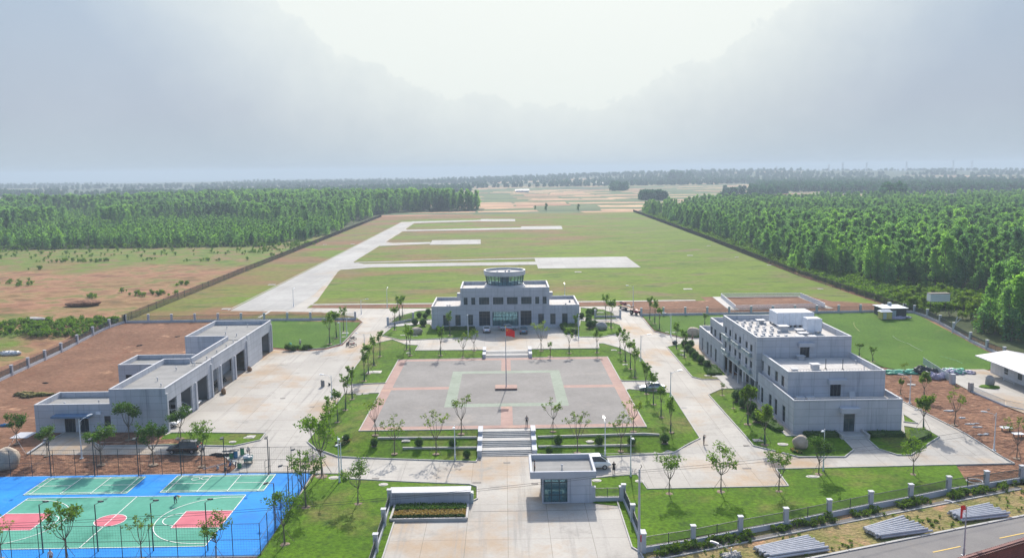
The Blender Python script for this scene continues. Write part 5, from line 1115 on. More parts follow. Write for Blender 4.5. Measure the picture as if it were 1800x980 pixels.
for k, u, v, vt, l in (('sapling', 1269.6, 695, 672, 'tiny tree at the tip of the lawn by the office entrance'), ('bright', 1314.5, 746, 676, 'bright green tree close to the office entrance'), ('bright', 1344, 782, 710, 'bright green tree near the boulder beside the office'), ('sapling', 1289, 718, 700, 'thin sapling beside the round shrubs of the office'),
                       ('bright', 1623, 755, 692, 'bright green tree beside the paved lane right of the office'), ('vase', 1677.5, 747, 675, 'thin tree on the bare soil near the cabin yard'), ('vase', 1787, 806, 733, 'thin tree on the bare soil at the right edge'), ('vase', 1588.6, 664, 634, 'thin tree before the green sheeting'), ('bright', 1583, 692, 666, 'bushy little tree behind the corner of the office'), ('bright', 1624, 700, 653, 'tree on the bare soil before the leaning railing')):
    put_tree(k, u, v, vt, l, 'young trees round the office')
for k, (lst, n) in PROT.items():
    for o in lst[n:]:
        for c in list(o.children): bpy.data.objects.remove(c)
        bpy.data.objects.remove(o)

# clipped round shrubs
def ball_proto(seed):
    rr = random.Random(seed); t = thing('round_shrub', (0, 0, 0), 'x', 'shrub')
    q = MB(); q.blob((0, 0, .78), .62, .62, .66, seed, .05, 12, 8); q.build('inner_mass', 'hedge', t, True)
    q = MB()
    for _ in range(520):
        d = Vector((rr.gauss(0, 1), rr.gauss(0, 1), rr.gauss(0, 1))).normalized() * rr.uniform(.62, .80); leaf(q, Vector((0, 0, .8)) + Vector((d.x, d.y, d.z * 1.02)), .085, rr)
    q.build('foliage', 'leaf_dark', t)
    q = MB(); q.tube([(0, 0, -.05), (0, 0, .5)], .06, 6); q.blob((0, 0, 0), .6, .6, .07, seed, .1, 10, 4); q.build('stem', 'bark', t); return t
BP = [ball_proto(i) for i in range(3)]; BN = [0]
def ball(u, v, d, label, group):
    x, y = at(u, v); n = BN[0]; BN[0] += 1; o = BP[n] if n < 3 else copy_tree(BP[n % 3]); s = d / 1.5
    o.location = (x, y, hz(x, y) + .08); o.scale = (s, s, s * random.uniform(.92, 1.1)); o.rotation_euler = (0, 0, random.uniform(0, 6)); tag(o, label, 'shrub', group)
G_ = 'clipped round shrubs on the front lawns'
for u, v, d, l in ((658, 784, 1.2, 'round shrub at the left end of the front left lawn'), (736.6, 786, 1.35, 'dark round shrub in the middle of the front left lawn'), (796, 786, 1.3, 'round shrub behind the thin lamp, left of the wide steps'), (820.5, 805, 1.15, 'small round shrub nearest the foot of the wide steps, left'), (609, 776, 1.1, 'round shrub beside the round slab on the left lawn'),
                   (981.4, 783, 1.4, 'dark round shrub just right of the wide steps'), (1053, 783, 1.4, 'dark round shrub beside the round slab on the front right lawn'), (965.7, 799, 1.2, 'round shrub half hidden behind the guard house roof'), (1110, 783, 1.3, 'round shrub behind the tall lamp on the front right lawn'), (1168, 779, 1.5, 'round shrub at the right end of the front right lawn')): ball(u, v, d, l, G_)
for i, (u, v) in enumerate(((1203.6, 610), (1214, 611), (1209, 618), (1216.7, 626), (1222.4, 632), (1232, 639.5), (1243, 648))): ball(u, v, 1.7, f'{ORD[i]} round shrub from the back beside the rear wing of the office', 'round shrubs beside the office')
for i, (u, v, d) in enumerate(((1297, 706, 2.2), (1306.7, 717, 1.7), (1320, 728, 2.0), (1331, 742, 1.9), (1311, 697, 1.6))): ball(u, v, d, f'{ORD[i]} big round shrub in the cluster below the office entrance', 'round shrubs beside the office')
for u, v, d, l in ((737, 558, 1.6, 'left'), (747, 560, 1.5, 'middle'), (752.7, 553, 1.7, 'farthest'), (729.6, 571, 1.7, 'nearest'), (744, 573, 1.9, 'widest')): ball(u, v, d, f'{l} round shrub of those left of the tower building', 'round shrubs beside the tower building')
for u, v, d, l in ((1034.6, 555, 1.7, 'left back'), (1039.7, 552.5, 1.6, 'middle back'), (1045, 551, 1.7, 'right back'), (1035, 562, 1.7, 'centre'), (1034.6, 569, 1.7, 'left front'), (1036.8, 577, 2.1, 'nearest'), (1044.7, 575, 1.8, 'right front'), (1022, 560, 1.6, 'wall side')): ball(u, v, d, f'{l} round shrub of those right of the tower building', 'round shrubs beside the tower building')
# hedges and massed planting
def hedge(poly, hgt, label, leafm='leaf_dark', n=None, seed=1, s=.11):
    rr = random.Random(seed); cx = sum(p[0] for p in poly) / len(poly); cy_ = sum(p[1] for p in poly) / len(poly)
    o_ = MB((cx, cy_, hz(cx, cy_))); xs = [p[0] for p in poly]; ys = [p[1] for p in poly]
    def inside(x, y):
        c = False
        for (x1, y1), (x2, y2) in zip(poly, poly[1:] + poly[:1]):
            if (y1 > y) != (y2 > y) and x < (x2 - x1) * (y - y1) / (y2 - y1) + x1: c = not c
        return c
    area = abs(sum(a[0] * b[1] - b[0] * a[1] for a, b in zip(poly, poly[1:] + poly[:1]))) / 2; n = n or int(area * 130); k = 0
    t = thing('hedge', (cx, cy_, hz(cx, cy_)), label, 'hedge', 'hedges along the building walls')
    b = MB((*t.location,)); b.prism([(cx + (x - cx) * .9, cy_ + (y - cy_) * .9) for x, y in poly], hz(cx, cy_), hz(cx, cy_) + hgt * .7); b.build('inner_mass', 'hedge', t)
    while k < n:
        x, y = rr.uniform(min(xs), max(xs)), rr.uniform(min(ys), max(ys))
        if inside(x, y):
            b_ = .75 + .35 * mn.noise(Vector((x * 1.3, y * 1.3, seed))); leaf(o_, (x, y, hz(x, y) + hgt * b_ * rr.uniform(.45, 1.0)), s, rr); k += 1
    o_.build('foliage', leafm, t)
def rect4(x0, x1, y0, y1): return [(x0, y0), (x1, y0), (x1, y1), (x0, y1)]
hedge(rect4(-17.2, -7.6, 203.9, 206.1), 1.0, 'dark hedge below the left wing of the tower building')
hedge(P((993, 586), (1016, 588)) + [(18, 206.0), (13.5, 206.0)], 1.7, 'tall leafy hedge mass below the right wing of the tower building', 'leaf_bright')
hedge(rect4(45.2, 50.3, 121.9, 123.6), .9, 'dark hedge against the front wall of the office, left of its door')
hedge(rect4(55.0, 60.4, 121.7, 123.5), .8, 'dark hedge against the front wall of the office, right of its door')
hedge([(41.6, 124.8), (42.9, 124.6), (42.9, 133), (40.8, 134.5), (40.4, 130)], 1.0, 'hedge along the road side wall of the front wing of the office')
hedge([(39.6, 160.6), (42.8, 160.8), (43.3, 168), (41.9, 169), (39.9, 165)], .9, 'hedge between the office entrance and its rear wing')
hedge(P((1600, 786), (1640, 768), (1625, 757), (1597, 758)), .8, 'leafy planting with pale flowers on the lawn right of the office path', 'leaf', 900, 5)
hedge(P((1395, 796), (1412, 799), (1400, 790), (1388, 790)), .5, 'low straw coloured planting beside the boulder', 'flower', 260, 6)
hedge(P((588, 782), (606, 774), (617, 776), (600, 786)), .6, 'low yellow flowering shrub by the left road corner', 'flower', 420, 7)

# boulders
def boulder(u, v, w_, h_, label, m='rock', dp=None, seed=0, cat='boulder', group='boulders on the lawns'):
    x, y = at(u, v); z = hz(x, y); q = MB((x, y, z)); q.blob((x, y, z + h_ * .42), w_ / 2, (dp or w_ * .8) / 2, h_ * .58, seed, .09, 22, 14)
    tag(q.build('boulder', m, None, True), label, cat, group)
boulder(1407, 787, 2.2, 2.0, 'large round reddish boulder at the front corner of the office', seed=3)
boulder(1219, 589, 3.2, 2.0, 'pale pointed boulder behind the rear wing of the office', seed=5)
boulder(1057, 579, 3.0, 2.0, 'broad grey boulder on the lawn right of the tower building', 'rock_grey', seed=8)
boulder(732, 587, 3.0, 1.7, 'sloping boulder on the lawn left of the tower building', seed=12)
boulder(12, 822, 3.6, 2.9, 'huge pale boulder on the bare soil beyond the court corner', seed=14)
boulder(1739.5, 679, 1.6, 2.2, 'upright stone on its grassy mound in the cabin yard', 'rock_grey', 1.0, seed=17)
x, y = at(1739.5, 681); q = MB((x, y, hz(x, y))); q.blob((x, y, hz(x, y) + .1), 1.9, 1.5, .35, 3, .06, 18, 6); tag(q.build('grass_mound', 'lawn', None, True), 'low round grassy mound under the upright stone', 'mound')
boulder(148, 536, 10, 1.5, 'dark brown earth heap on the waste ground beyond the left fence', 'rough_soil', 7, seed=21, cat='earth heap', group=None)
boulder(62, 563, 6, 1.0, 'grey rubble heap on the green waste ground at the left', 'rock_grey', 3, seed=22, cat='rubble', group=None)

# ------------------------------------------------------------------ poplar woods
def poplar_mesh(h, r, seed, n, ls, young=False, start=.18, name='poplar_tree'):
    rr = random.Random(seed); tr = MB(); cr = MB()
    tr.tube([(0, 0, -.3), (0, 0, h * .5), (rr.uniform(-.2, .2), rr.uniform(-.2, .2), h * .93)], [.16, .11, .03], 5)
    lumps = []
    for k in range(16 if not young else 9):
        z = h * (start + (1 - start) * (k + rr.random()) / (16 if not young else 9) * .95)
        f = (z / h - start) / (1 - start); rad = r * (math.sin(math.pi * min(1, .22 + f * .68)) ** .7) * rr.uniform(.65, 1.0)
        a = rr.uniform(0, 6.28); lumps.append((math.cos(a) * rad * .55, math.sin(a) * rad * .55, z, max(.45, rad * .62)))
        if k % 2 == 0: tr.tube([(0, 0, z - h * .06), (math.cos(a) * rad * .7, math.sin(a) * rad * .7, z)], [.05, .015], 3, cap=False)
    for x, y, z, q_ in lumps: clump(cr, (x, y, z), q_, n // len(lumps), ls, rr, 1.15)
    clump(cr, (rr.uniform(-.3, .3), rr.uniform(-.3, .3), h * .94), r * .45, n // 12, ls * .95, rr, 1.0)
    return tr, cr
def joined(tr, cr, leafm, name):
    b = len(tr.v); tr.v += cr.v; tr.f += [[i + b for i in f] for f in cr.f]; tr.m = [0] * (len(tr.f) - len(cr.f)) + [1] * len(cr.f)
    return tr.mesh(name, ['bark', leafm])
ADULT = [(16, (2.3, 2.9, 3.7, 2.6, 4.3)[i], 200 + i, (1300, 1500, 1800, 1400, 2000)[i], .36, False) for i in range(5)]
YOUNG = [(9.5, 1.35, 220 + i, 420, .30, True) for i in range(3)]
A_parts = []; 
for h_, r_, s_, n_, l_, yg in ADULT + YOUNG:
    tr, cr = poplar_mesh(h_, r_, s_, n_, l_, yg); lm = 'leaf_poplar_young' if yg else 'leaf_poplar'
    tm, cm = tr.mesh('trunk', 'bark'), cr.mesh('crown', lm); A_parts.append((joined(tr, cr, lm, 'poplar_tree'), tm, cm, h_))
FARM = []
for i in range(4):
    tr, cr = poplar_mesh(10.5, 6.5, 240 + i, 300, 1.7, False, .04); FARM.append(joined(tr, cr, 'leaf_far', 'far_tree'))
def inside(poly, x, y):
    c = False
    for (x1, y1), (x2, y2) in zip(poly, poly[1:] + poly[:1]):
        if (y1 > y) != (y2 > y) and x < (x2 - x1) * (y - y1) / (y2 - y1) + x1: c = not c
    return c
LEFTW = [(-1300, 446), (-137, 458), (-119, 480), (-114, 560), (-116, 700), (-118, 780), (-100, 838), (-27, 842), (-24, 872), (-60, 930), (-150, 1000), (-330, 1060), (-400, 900), (-1300, 860)]
RIGHTW = [(114, 318), (119, 453), (124, 600), (128, 778), (150, 850), (330, 900), (700, 960), (1200, 960), (800, 480), (300, 215), (176, 222), (150, 258), (128, 272), (118, 290)]
rr = random.Random(99); trees = []
def fill(poly, sp, side):
    xs = [p[0] for p in poly]; ys = [p[1] for p in poly]; y = min(ys)
    while y < max(ys):
        s_ = sp * (1 + max(0, y - 500) / 2200); x = max(min(xs), -.70 * y - 20)
        while x < min(max(xs), .68 * y + 20):
            px, py = x + rr.uniform(-.6, .6) * s_, y + rr.uniform(-.6, .6) * s_
            if inside(poly, px, py):
                n_ = mn.noise(Vector((px * .011, py * .008, 2.2))); n2 = mn.noise(Vector((px * .05, py * .05, 9)))
                if side < 0:
                    tall = (py > 620 + 160 * n_ and n_ > -.25) or (px < -300 and 470 < py < 620 and n_ > -.1)
                    if py > 860: tall = True
                    k = rr.randrange(5) if tall else 5 + rr.randrange(3); s = rr.uniform(.75, 1.12) * (1.22 if py > 800 else 1) if tall else rr.uniform(.75, 1.12)
                else:
                    near = max(0, 1 - (py - 240) / 500); k = rr.randrange(5); s = rr.uniform(.60, .98) * (.85 + .30 * near) * (1 + .12 * n_)
                    if n_ < -.32: k = 5 + rr.randrange(3); s = rr.uniform(1.0, 1.3)
                    if px < 140 + (py - 300) * .06: s *= .85
                if n2 > -.40 and rr.random() > .07: trees.append((px, py, k, s))
            x += s_
        y += s_
fill(LEFTW, 5.6, -1); fill(RIGHTW, 5.9, 1)
for _ in range(26):
    x, y = at(rr.uniform(1735, 1850), rr.uniform(548, 596)); trees.append((x, y, rr.randrange(5), rr.uniform(.7, 1.0)))
def frame(x, y, z):
    p = Vector((x, y, z - H)); c = p.dot(_f); return CX + F * p.dot(_r) / c, CY - F * p.dot(_u) / c
vis = []
for t_ in trees:
    x, y, k, s = t_; u, v = frame(x, y, hz(x, y))
    if -5 < u < 1805: vis.append((-(A_parts[k][3] * s) / y, t_))
vis.sort(key=lambda q: q[0]); pick = {id(t_) for _, t_ in vis[:300]}
rank = 0
for _, t_ in vis[:300]:
    x, y, k, s = t_; me, tm, cm, h_ = A_parts[k]; z = hz(x, y)
    young = k >= 5; side = 'left' if x < 0 else 'right'
    edge = x - (107 + (y - 300) * .028) < 14 and y > 300
    lab = ('slender pale green young poplar at the near edge of the left wood' if young else 'tall poplar in the left wood') if x < 0 else ('light green young poplar in the near part of the right wood' if young else 'tall poplar in the outer rows beside the right hand wire fence' if edge else 'tall poplar near the front of the right hand wood, beyond the stilted tank' if y < 300 else 'tall poplar standing inside the near part of the right hand wood')
    grp = f"{'young' if young else 'tall'} poplars of the {side} wood"
    if rank < 70:
        o = bpy.data.objects.new('poplar_tree', None); col.objects.link(o)
        a = bpy.data.objects.new('trunk', tm); b = bpy.data.objects.new('crown', cm)
        for c in (a, b): col.objects.link(c); c.parent = o
    else: o = bpy.data.objects.new('poplar_tree', me); col.objects.link(o)
    o.location = (x, y, z); o.scale = (s * rr.uniform(.85, 1.15),) * 2 + (s,); o.rotation_euler = (rr.uniform(-.03, .03), rr.uniform(-.03, .03), rr.uniform(0, 6.28)); tag(o, lab, 'tree', grp); rank += 1
# the rest of each wood reads as one mass
def scatter(name, pts, meshes, label, cat):
    """pts: (x, y, index, scale)"""
    src = bpy.data.collections.new(name + '_kinds')
    for i, me in enumerate(meshes): src.objects.link(bpy.data.objects.new(f'{name}_kind_{i:02d}', me))
    me = bpy.data.meshes.new(name); me.from_pydata([(x, y, hz(x, y)) for x, y, k, s in pts], [], [])
    a = me.attributes.new('kid', 'INT', 'POINT'); a.data.foreach_set('value', [k for x, y, k, s in pts])
    a = me.attributes.new('scl', 'FLOAT_VECTOR', 'POINT'); a.data.foreach_set('vector', [c for x, y, k, s in pts for c in (s * rr.uniform(.85, 1.15), s * rr.uniform(.85, 1.15), s)])
    a = me.attributes.new('rot', 'FLOAT_VECTOR', 'POINT'); a.data.foreach_set('vector', [c for _ in pts for c in (0, 0, rr.uniform(0, 6.28))])
    o = bpy.data.objects.new(name, me); col.objects.link(o); o['kind'] = 'stuff'; o['label'] = label; o['category'] = cat
    g = bpy.data.node_groups.new(name, 'GeometryNodeTree'); g.interface.new_socket('Geometry', in_out='INPUT', socket_type='NodeSocketGeometry'); g.interface.new_socket('Geometry', in_out='OUTPUT', socket_type='NodeSocketGeometry')
    gi, go = g.nodes.new('NodeGroupInput'), g.nodes.new('NodeGroupOutput'); ip = g.nodes.new('GeometryNodeInstanceOnPoints'); ci = g.nodes.new('GeometryNodeCollectionInfo')
    ci.inputs['Collection'].default_value = src; ci.inputs['Separate Children'].default_value = True; ci.inputs['Reset Children'].default_value = True
    def attr(n, ty):
        q = g.nodes.new('GeometryNodeInputNamedAttribute'); q.data_type = ty; q.inputs['Name'].default_value = n; return q.outputs['Attribute']
    g.links.new(gi.outputs[0], ip.inputs['Points']); g.links.new(ci.outputs[0], ip.inputs['Instance']); ip.inputs['Pick Instance'].default_value = True
    g.links.new(attr('kid', 'INT'), ip.inputs['Instance Index']); g.links.new(attr('scl', 'FLOAT_VECTOR'), ip.inputs['Scale']); g.links.new(attr('rot', 'FLOAT_VECTOR'), ip.inputs['Rotation'])
    g.links.new(ip.outputs[0], go.inputs[0]); md = o.modifiers.new('scatter', 'NODES'); md.node_group = g
    return o
rest = [t_ for t_ in trees if id(t_) not in pick]
UND = [joined(*poplar_mesh(6.5, 2.8, 260 + i, 520, .36, False, .05), 'leaf_poplar', 'understorey') for i in range(2)]
for x, y, k, s in list(trees):
    if (x < 0 and y < 640) or (x > 0 and y < 620) or rr.random() < .25: rest.append((x + rr.uniform(-3, 3), y + rr.uniform(-3, 3), 8 + rr.randrange(2), rr.uniform(.5, 1.1)))
scatter('woods_left', [t_ for t_ in rest if t_[0] < 0], [a[0] for a in A_parts] + UND, 'deep poplar wood left of the airfield, lighter young trees at its near edge', 'wood')
scatter('woods_right', [t_ for t_ in rest if t_[0] >= 0], [a[0] for a in A_parts] + UND, 'deep poplar wood right of the airfield', 'wood')
# far belts of trees
far = []; y = 1060.0
while y < 3950:
    s_ = 7 + (y - 1000) * .006; x = -.68 * y
    while x < .68 * y:
        px, py = x + rr.uniform(-.45, .45) * s_, y + rr.uniform(-.45, .45) * s_; q_ = px / py
        n_ = mn.noise(Vector((px / (420 if py < 1900 else 900), py / 130, 5))) + .45 * mn.noise(Vector((px / 120, py / 60, 1)))
        d = False
        if py < 1900:
            if q_ > .26 and 1150 < py < 1450: d = n_ > .02
            elif q_ > .30 and py >= 1450: d = n_ > .12
            elif q_ < -.34: d = n_ > .32 and (1350 < py)
            elif -.34 <= q_ < -.02: d = n_ > .34 and py > 1500
        elif py < 2600: d = n_ > (.22 if -.05 < q_ < .16 else .26 if q_ < 0 else -.02)
        else: d = n_ > .0
        if d: far.append((px, py, rr.randrange(4), rr.uniform(.65, 1.15) * (1 if py < 1900 else .95)))
        x += s_ * (.85 if py < 2600 else .5)
    y += s_ * (1.6 if y < 1900 else (4.5 if y < 3000 else 11))
for u0, u1, v, n_, s_ in ((1127, 1170, 351, 70, 1.0), (1556, 1586, 355, 30, 1.6), (1075, 1100, 320, 12, 1.3), (1180, 1215, 311, 14, 2.2)):
    for _ in range(n_):
        x, y = at(rr.uniform(u0, u1), v + rr.uniform(-1.5, .5), 2.2 if v > 330 else 18); far.append((x, y, rr.randrange(4), s_ * rr.uniform(.75, 1.1)))
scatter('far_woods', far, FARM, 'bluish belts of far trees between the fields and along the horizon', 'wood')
for u, v, vt, l in ((960, 371, 357, 'lone dark tree at the far end of the airfield, left one'), (1016.7, 371, 358, 'lone narrow tree at the far end of the airfield, right one'), (941, 369, 361, 'small pale tree at the far end of the airfield')):
    x, y = at(u, v); o = bpy.data.objects.new('field_tree', A_parts[1][0]); col.objects.link(o); h_ = (v - vt) * depth(x, y, 2) / F; o.location = (x, y, hz(x, y)); o.scale = (h_ / 16 * 1.6,) * 2 + (h_ / 16,); tag(o, l, 'tree', 'lone trees at the end of the airfield')

# bushes by the right fence, scrub on the waste ground
def bush_mesh(seed, leafm, h=3.0, r=1.5, n=420, ls=.2):
    q_ = random.Random(seed); tr = MB(); cr = MB(); 
    for k in range(3): a = k * 2.1 + seed; tr.tube([(0, 0, -.1), (math.cos(a) * r * .4, math.sin(a) * r * .4, h * .6)], [.06, .02], 4)
    for k in range(8): a = q_.uniform(0, 6.28); rd = q_.uniform(0, r * .62); clump(cr, (math.cos(a) * rd, math.sin(a) * rd, h * q_.uniform(.28, .82)), r * q_.uniform(.35, .6), n // 8, ls, q_)
    return joined(tr, cr, leafm, 'bush')
BU = [bush_mesh(i, 'leaf_bright') for i in range(4)]
zone = P((1560, 528), (1640, 520), (1800, 545), (1800, 600), (1740, 590), (1690, 560), (1640, 556), (1600, 545)); xs = [p[0] for p in zone]; ys = [p[1] for p in zone]; k = 0
bush_pts = []
while k < 95:
    x, y = rr.uniform(min(xs), max(xs)), rr.uniform(min(ys), max(ys))
    if inside(zone, x, y) and x > 111.5 and all((x - a) ** 2 + (y - b) ** 2 > 3.5 for a, b in bush_pts) and not (abs(x - 119) < 5 and y < 236 and y > 215): bush_pts.append((x, y)); k += 1
for x, y in bush_pts:
    o = bpy.data.objects.new('bush', BU[rr.randrange(4)]); col.objects.link(o); s = rr.uniform(.7, 1.35); o.location = (x, y, hz(x, y)); o.scale = (s, s, s * rr.uniform(.9, 1.35)); o.rotation_euler = (0, 0, rr.uniform(0, 6)); tag(o, 'bright green bush in the thicket round the stilted tank' if x < 126 and y > 205 else 'bright green bush between the white cabin and the right hand wood' if y < 190 else 'bright green bush behind the right hand pillar fence, at the foot of the wood', 'bush', 'bushes between the right fence and the wood')
SC = [bush_mesh(20 + i, 'leaf', 1.5, 1.0, 120, .2) for i in range(3)]
pts = []
for _ in range(9000):
    y = rr.uniform(125, 445); x = rr.uniform(-.72 * y - 10, -104 - (y - 200) * .01 if y > 150 else -101)
    if x > -102: continue
    n_ = mn.noise(Vector((x * .02, y * .035, 7))) + .3 * mn.noise(Vector((x * .1, y * .1, 3)))
    if n_ > .34 or (400 < y and rr.random() < .12): pts.append((x, y, rr.randrange(3), rr.uniform(.35, 1.15)))
for _ in range(3800):
    y = 225 + 520 * rr.random() ** 1.6; x = 107 + max(0, y - 300) * .028 + abs(rr.gauss(0, 1)) * 16 + 2.5
    pts.append((x, y, rr.randrange(3), rr.uniform(.5, 1.5)))
for _ in range(900):
    x = rr.uniform(-560, -104); y = 452 + abs(rr.gauss(0, 1)) * 10; pts.append((x, y, rr.randrange(3), rr.uniform(.5, 1.5)))
scatter('scrub', pts, SC, 'low green scrub on the waste ground left of the airfield', 'scrub')
WD = [bush_mesh(30 + i, 'leaf_bright', .7, .5, 60, .11) for i in range(3)]
pts = []
fp = [(14.71, 86.29), (26.39, 90.31), (38.23, 94.75), (50.09, 99.13), (61.88, 103.18), (79.3, 109.3)]
for a, b in zip(fp, fp[1:]):
    for _ in range(75):
        f = rr.random(); x, y = a[0] + (b[0] - a[0]) * f + .3, a[1] + (b[1] - a[1]) * f - rr.uniform(.3, 1.5)
        if mn.noise(Vector((x * .25, y * .25, 1))) > -.2: pts.append((x, y, rr.randrange(3), rr.uniform(.5, 1.4)))
for _ in range(420):
    s_, n_ = rr.uniform(-20, 50), rr.uniform(-6, -.4); x, y = road_pt(s_, n_)
    if mn.noise(Vector((x * .18, y * .18, 4))) > .08: pts.append((x, y, rr.randrange(3), rr.uniform(.25, .7)))
for _ in range(260):
    x, y = at(rr.uniform(1705, 1760), 0), 0
    break
scatter('weeds', pts, WD, 'weeds and rough grass on the verge outside the pillar fence', 'weeds')
# ================================================================== OBJECTS
# ------------------------------------------------------------------ lamps and poles
def street_lamp(u, v, vt, arm, label, group='white street lamps', two_arm=False, base=None, m='white_metal'):
    x, y = at(u, v); z = hz(x, y); h_ = max(3.5, (v - vt) * depth(x, y, z) / F); t = thing('street_lamp', (x, y, z), label, 'street lamp', group)
    q = MB((x, y, z)); q.tube([(x, y, z), (x, y, z + h_ * .5), (x, y, z + h_)], [.10, .075, .05], 8); q.build('pole', m, t)
    q = MB((x, y, z)); q.box(x - .22, x + .22, y - .22, y + .22, z - .05, z + .10); q.tube([(x, y, z + .1), (x, y, z + .9)], .13, 8); q.build('base', m, t)
    for s in ((1, -1) if two_arm else (1,)):
        d = Vector((math.cos(R_(arm)), math.sin(R_(arm)))) * s
        p = [Vector((x, y, z + h_ * .93)), Vector((x + d.x * .6, y + d.y * .6, z + h_ * .985)), Vector((x + d.x * 1.35, y + d.y * 1.35, z + h_ + .12))]
        q = MB((x, y, z)); q.tube(p, [.04, .035, .03], 6); q.tube([(x, y, z + h_ * .80), (x + d.x * .28, y + d.y * .28, z + h_ * .85), (x + d.x * .30, y + d.y * .30, z + h_ * .92), (x + d.x * .1, y + d.y * .1, z + h_ * .955)], .018, 5); a_ = q.build('arm', m, t)
        M = Matrix.Translation(p[2] + Vector((d.x * .35, d.y * .35, .04))) @ Matrix.Rotation(math.atan2(d.y, d.x), 4, 'Z') @ Matrix.Rotation(-.12, 4, 'Y')
        q = MB((x, y, z)); q.xbox(M, .85, .30, .10, True); q.xbox(M @ Matrix.Translation((0, 0, .07)), .6, .2, .05, True); hd = q.build('lamp_head', m, t)
        q = MB((x, y, z)); q.xbox(M @ Matrix.Translation((.05, 0, -.065)), .55, .22, .03, True); q.build('lens', 'lamp_glass', hd)
    return t
street_lamp(597, 848, 764, -75, 'white lamp beside the court corner, arm towards the gateway, nearer of a close pair')
street_lamp(600.5, 834, 775, -95, 'white lamp just behind another one at the corner left of the square')
street_lamp(800, 808, 745, -90, 'thin white lamp at the front kerb left of the wide steps')
street_lamp(1063.7, 801, 739, 90, 'thin white lamp at the front kerb right of the wide steps')
street_lamp(1108.6, 838, 763, -90, 'white lamp behind the guard house, nearer the gateway of the tall ones')
street_lamp(1447, 828, 751, -120, 'white lamp on the front lawn before the office')
street_lamp(1747, 791, 723, 175, 'white lamp on the bare soil at the right, arm to the left')
street_lamp(1599, 708, 658, 170, 'white lamp on the bare soil behind the office corner')
street_lamp(823, 592, 552, -90, 'white lamp at the left kerb of the tower forecourt')
street_lamp(1017, 593, 552, -90, 'white lamp at the right kerb of the tower forecourt')
street_lamp(1126.3, 634, 588, 0, 'grey white lamp right of the square, farther along the road, arm to the right')
street_lamp(1178.6, 697, 652, 10, 'grey white lamp right of the square, nearer, arm to the right')
street_lamp(1179, 591, 550, 180, 'white lamp on the lawn before the pale pointed boulder')
street_lamp(598.6, 605, 565, -90, 'white lamp on the fresh lawn behind the yard, nearer of two')
street_lamp(610, 591, 558, -60, 'white lamp on the fresh lawn behind the yard, farther of two')
street_lamp(640.7, 613, 588, 180, 'small grey lamp at the road left of the square, farther one')
street_lamp(583.4, 697, 658, 180, 'small grey lamp at the road left of the square, nearer one')
street_lamp(144, 805, 734, 60, 'white lamp before the door of the garage annex')
street_lamp(516, 539, 508, 90, 'distant lamp at the end of the runway')
street_lamp(680.7, 540, 507, 90, 'distant lamp left of the tower building beyond the service road')
street_lamp(635, 552, 526, 0, 'distant lamp where the yard road meets the service road')
street_lamp(992.8, 519, 501, 90, 'distant lamp just right of the tower building')
street_lamp(1113, 537, 502, 180, 'distant lamp beside the tractor')
rl = street_lamp(1694, 976, 884, 150, 'grey road lamp with a red ribbon ornament beside the asphalt road', 'grey road lamps', m='steel')
street_lamp(1284, 1030, 958, 150, 'grey road lamp rising from below the frame before the pipes', 'grey road lamps', m='steel')
x, y = at(1694, 976); z = hz(x, y); q = MB((x - .35, y, z + 5.3))
q.blob((x - .38, y, z + 5.4), .28, .08, .28, 2, .2, 10, 6); q.xbox(Matrix.Translation((x - .5, y, z + 4.2)), .22, .04, 1.2); q.xbox(Matrix.Translation((x - .25, y, z + 5.2)) @ Matrix.Rotation(.6, 4, 'Y'), .5, .05, .12)
q.xbox(Matrix.Translation((x - .2, y, z + 4.9)), .35, .03, .05); tag(q.build('ribbon_ornament', 'banner_red'), 'red ribbon ornament hanging on the grey road lamp', 'ornament')
# utility pole with an insulator bracket and sagging cables
x, y = at(1123, 971); z = hz(x, y); t = thing('utility_pole', (x, y, z), 'bare concrete utility pole standing at the gate apron kerb', 'utility pole'); UP = (x, y)
PT = (971 - 818) * depth(x, y, z) / F
q = MB((x, y, z)); q.tube([(x, y, z - .2), (x, y, z + PT)], [.17, .10], 10); q.build('pole', 'coping', t)
q = MB((x, y, z)); q.tube([(x, y, z + PT - .3), (x - .5, y, z + PT - .5), (x - .5, y, z + PT - .1), (x - .35, y, z + PT)], .03, 5); q.tube([(x, y, z + PT - .1), (x + .25, y, z + PT + .3), (x + .12, y, z + PT + .5)], .035, 5); q.build('bracket', 'dark_metal', t)
q = MB((x, y, z)); q.box(x + .15, x + .40, y - .1, y + .1, z + 1.3, z + 2.0); q.build('tag_band', 'banner_red', t)
for k, (ex, ey, ez) in enumerate(((x - 95, y - 12, 9.3), (x - 95, y - 11.2, 8.7), (x + 85, y + 31, 9.5), (x + 85, y + 30, 8.8))):
    q = MB((x, y, z)); a = Vector((x, y, z + PT - .15 - .2 * (k % 2))); b = Vector((ex, ey, ez)); pts = [a.lerp(b, i / 24) - Vector((0, 0, 4 * 1.6 * (i / 24) * (1 - i / 24))) for i in range(25)]
    q.tube(pts, .016, 4); tag(q.build('power_cable', 'dark_metal'), ('upper' if k % 2 == 0 else 'lower') + ' thin cable running ' + ('left' if k < 2 else 'right') + ' from the utility pole', 'cable', 'cables of the utility pole')
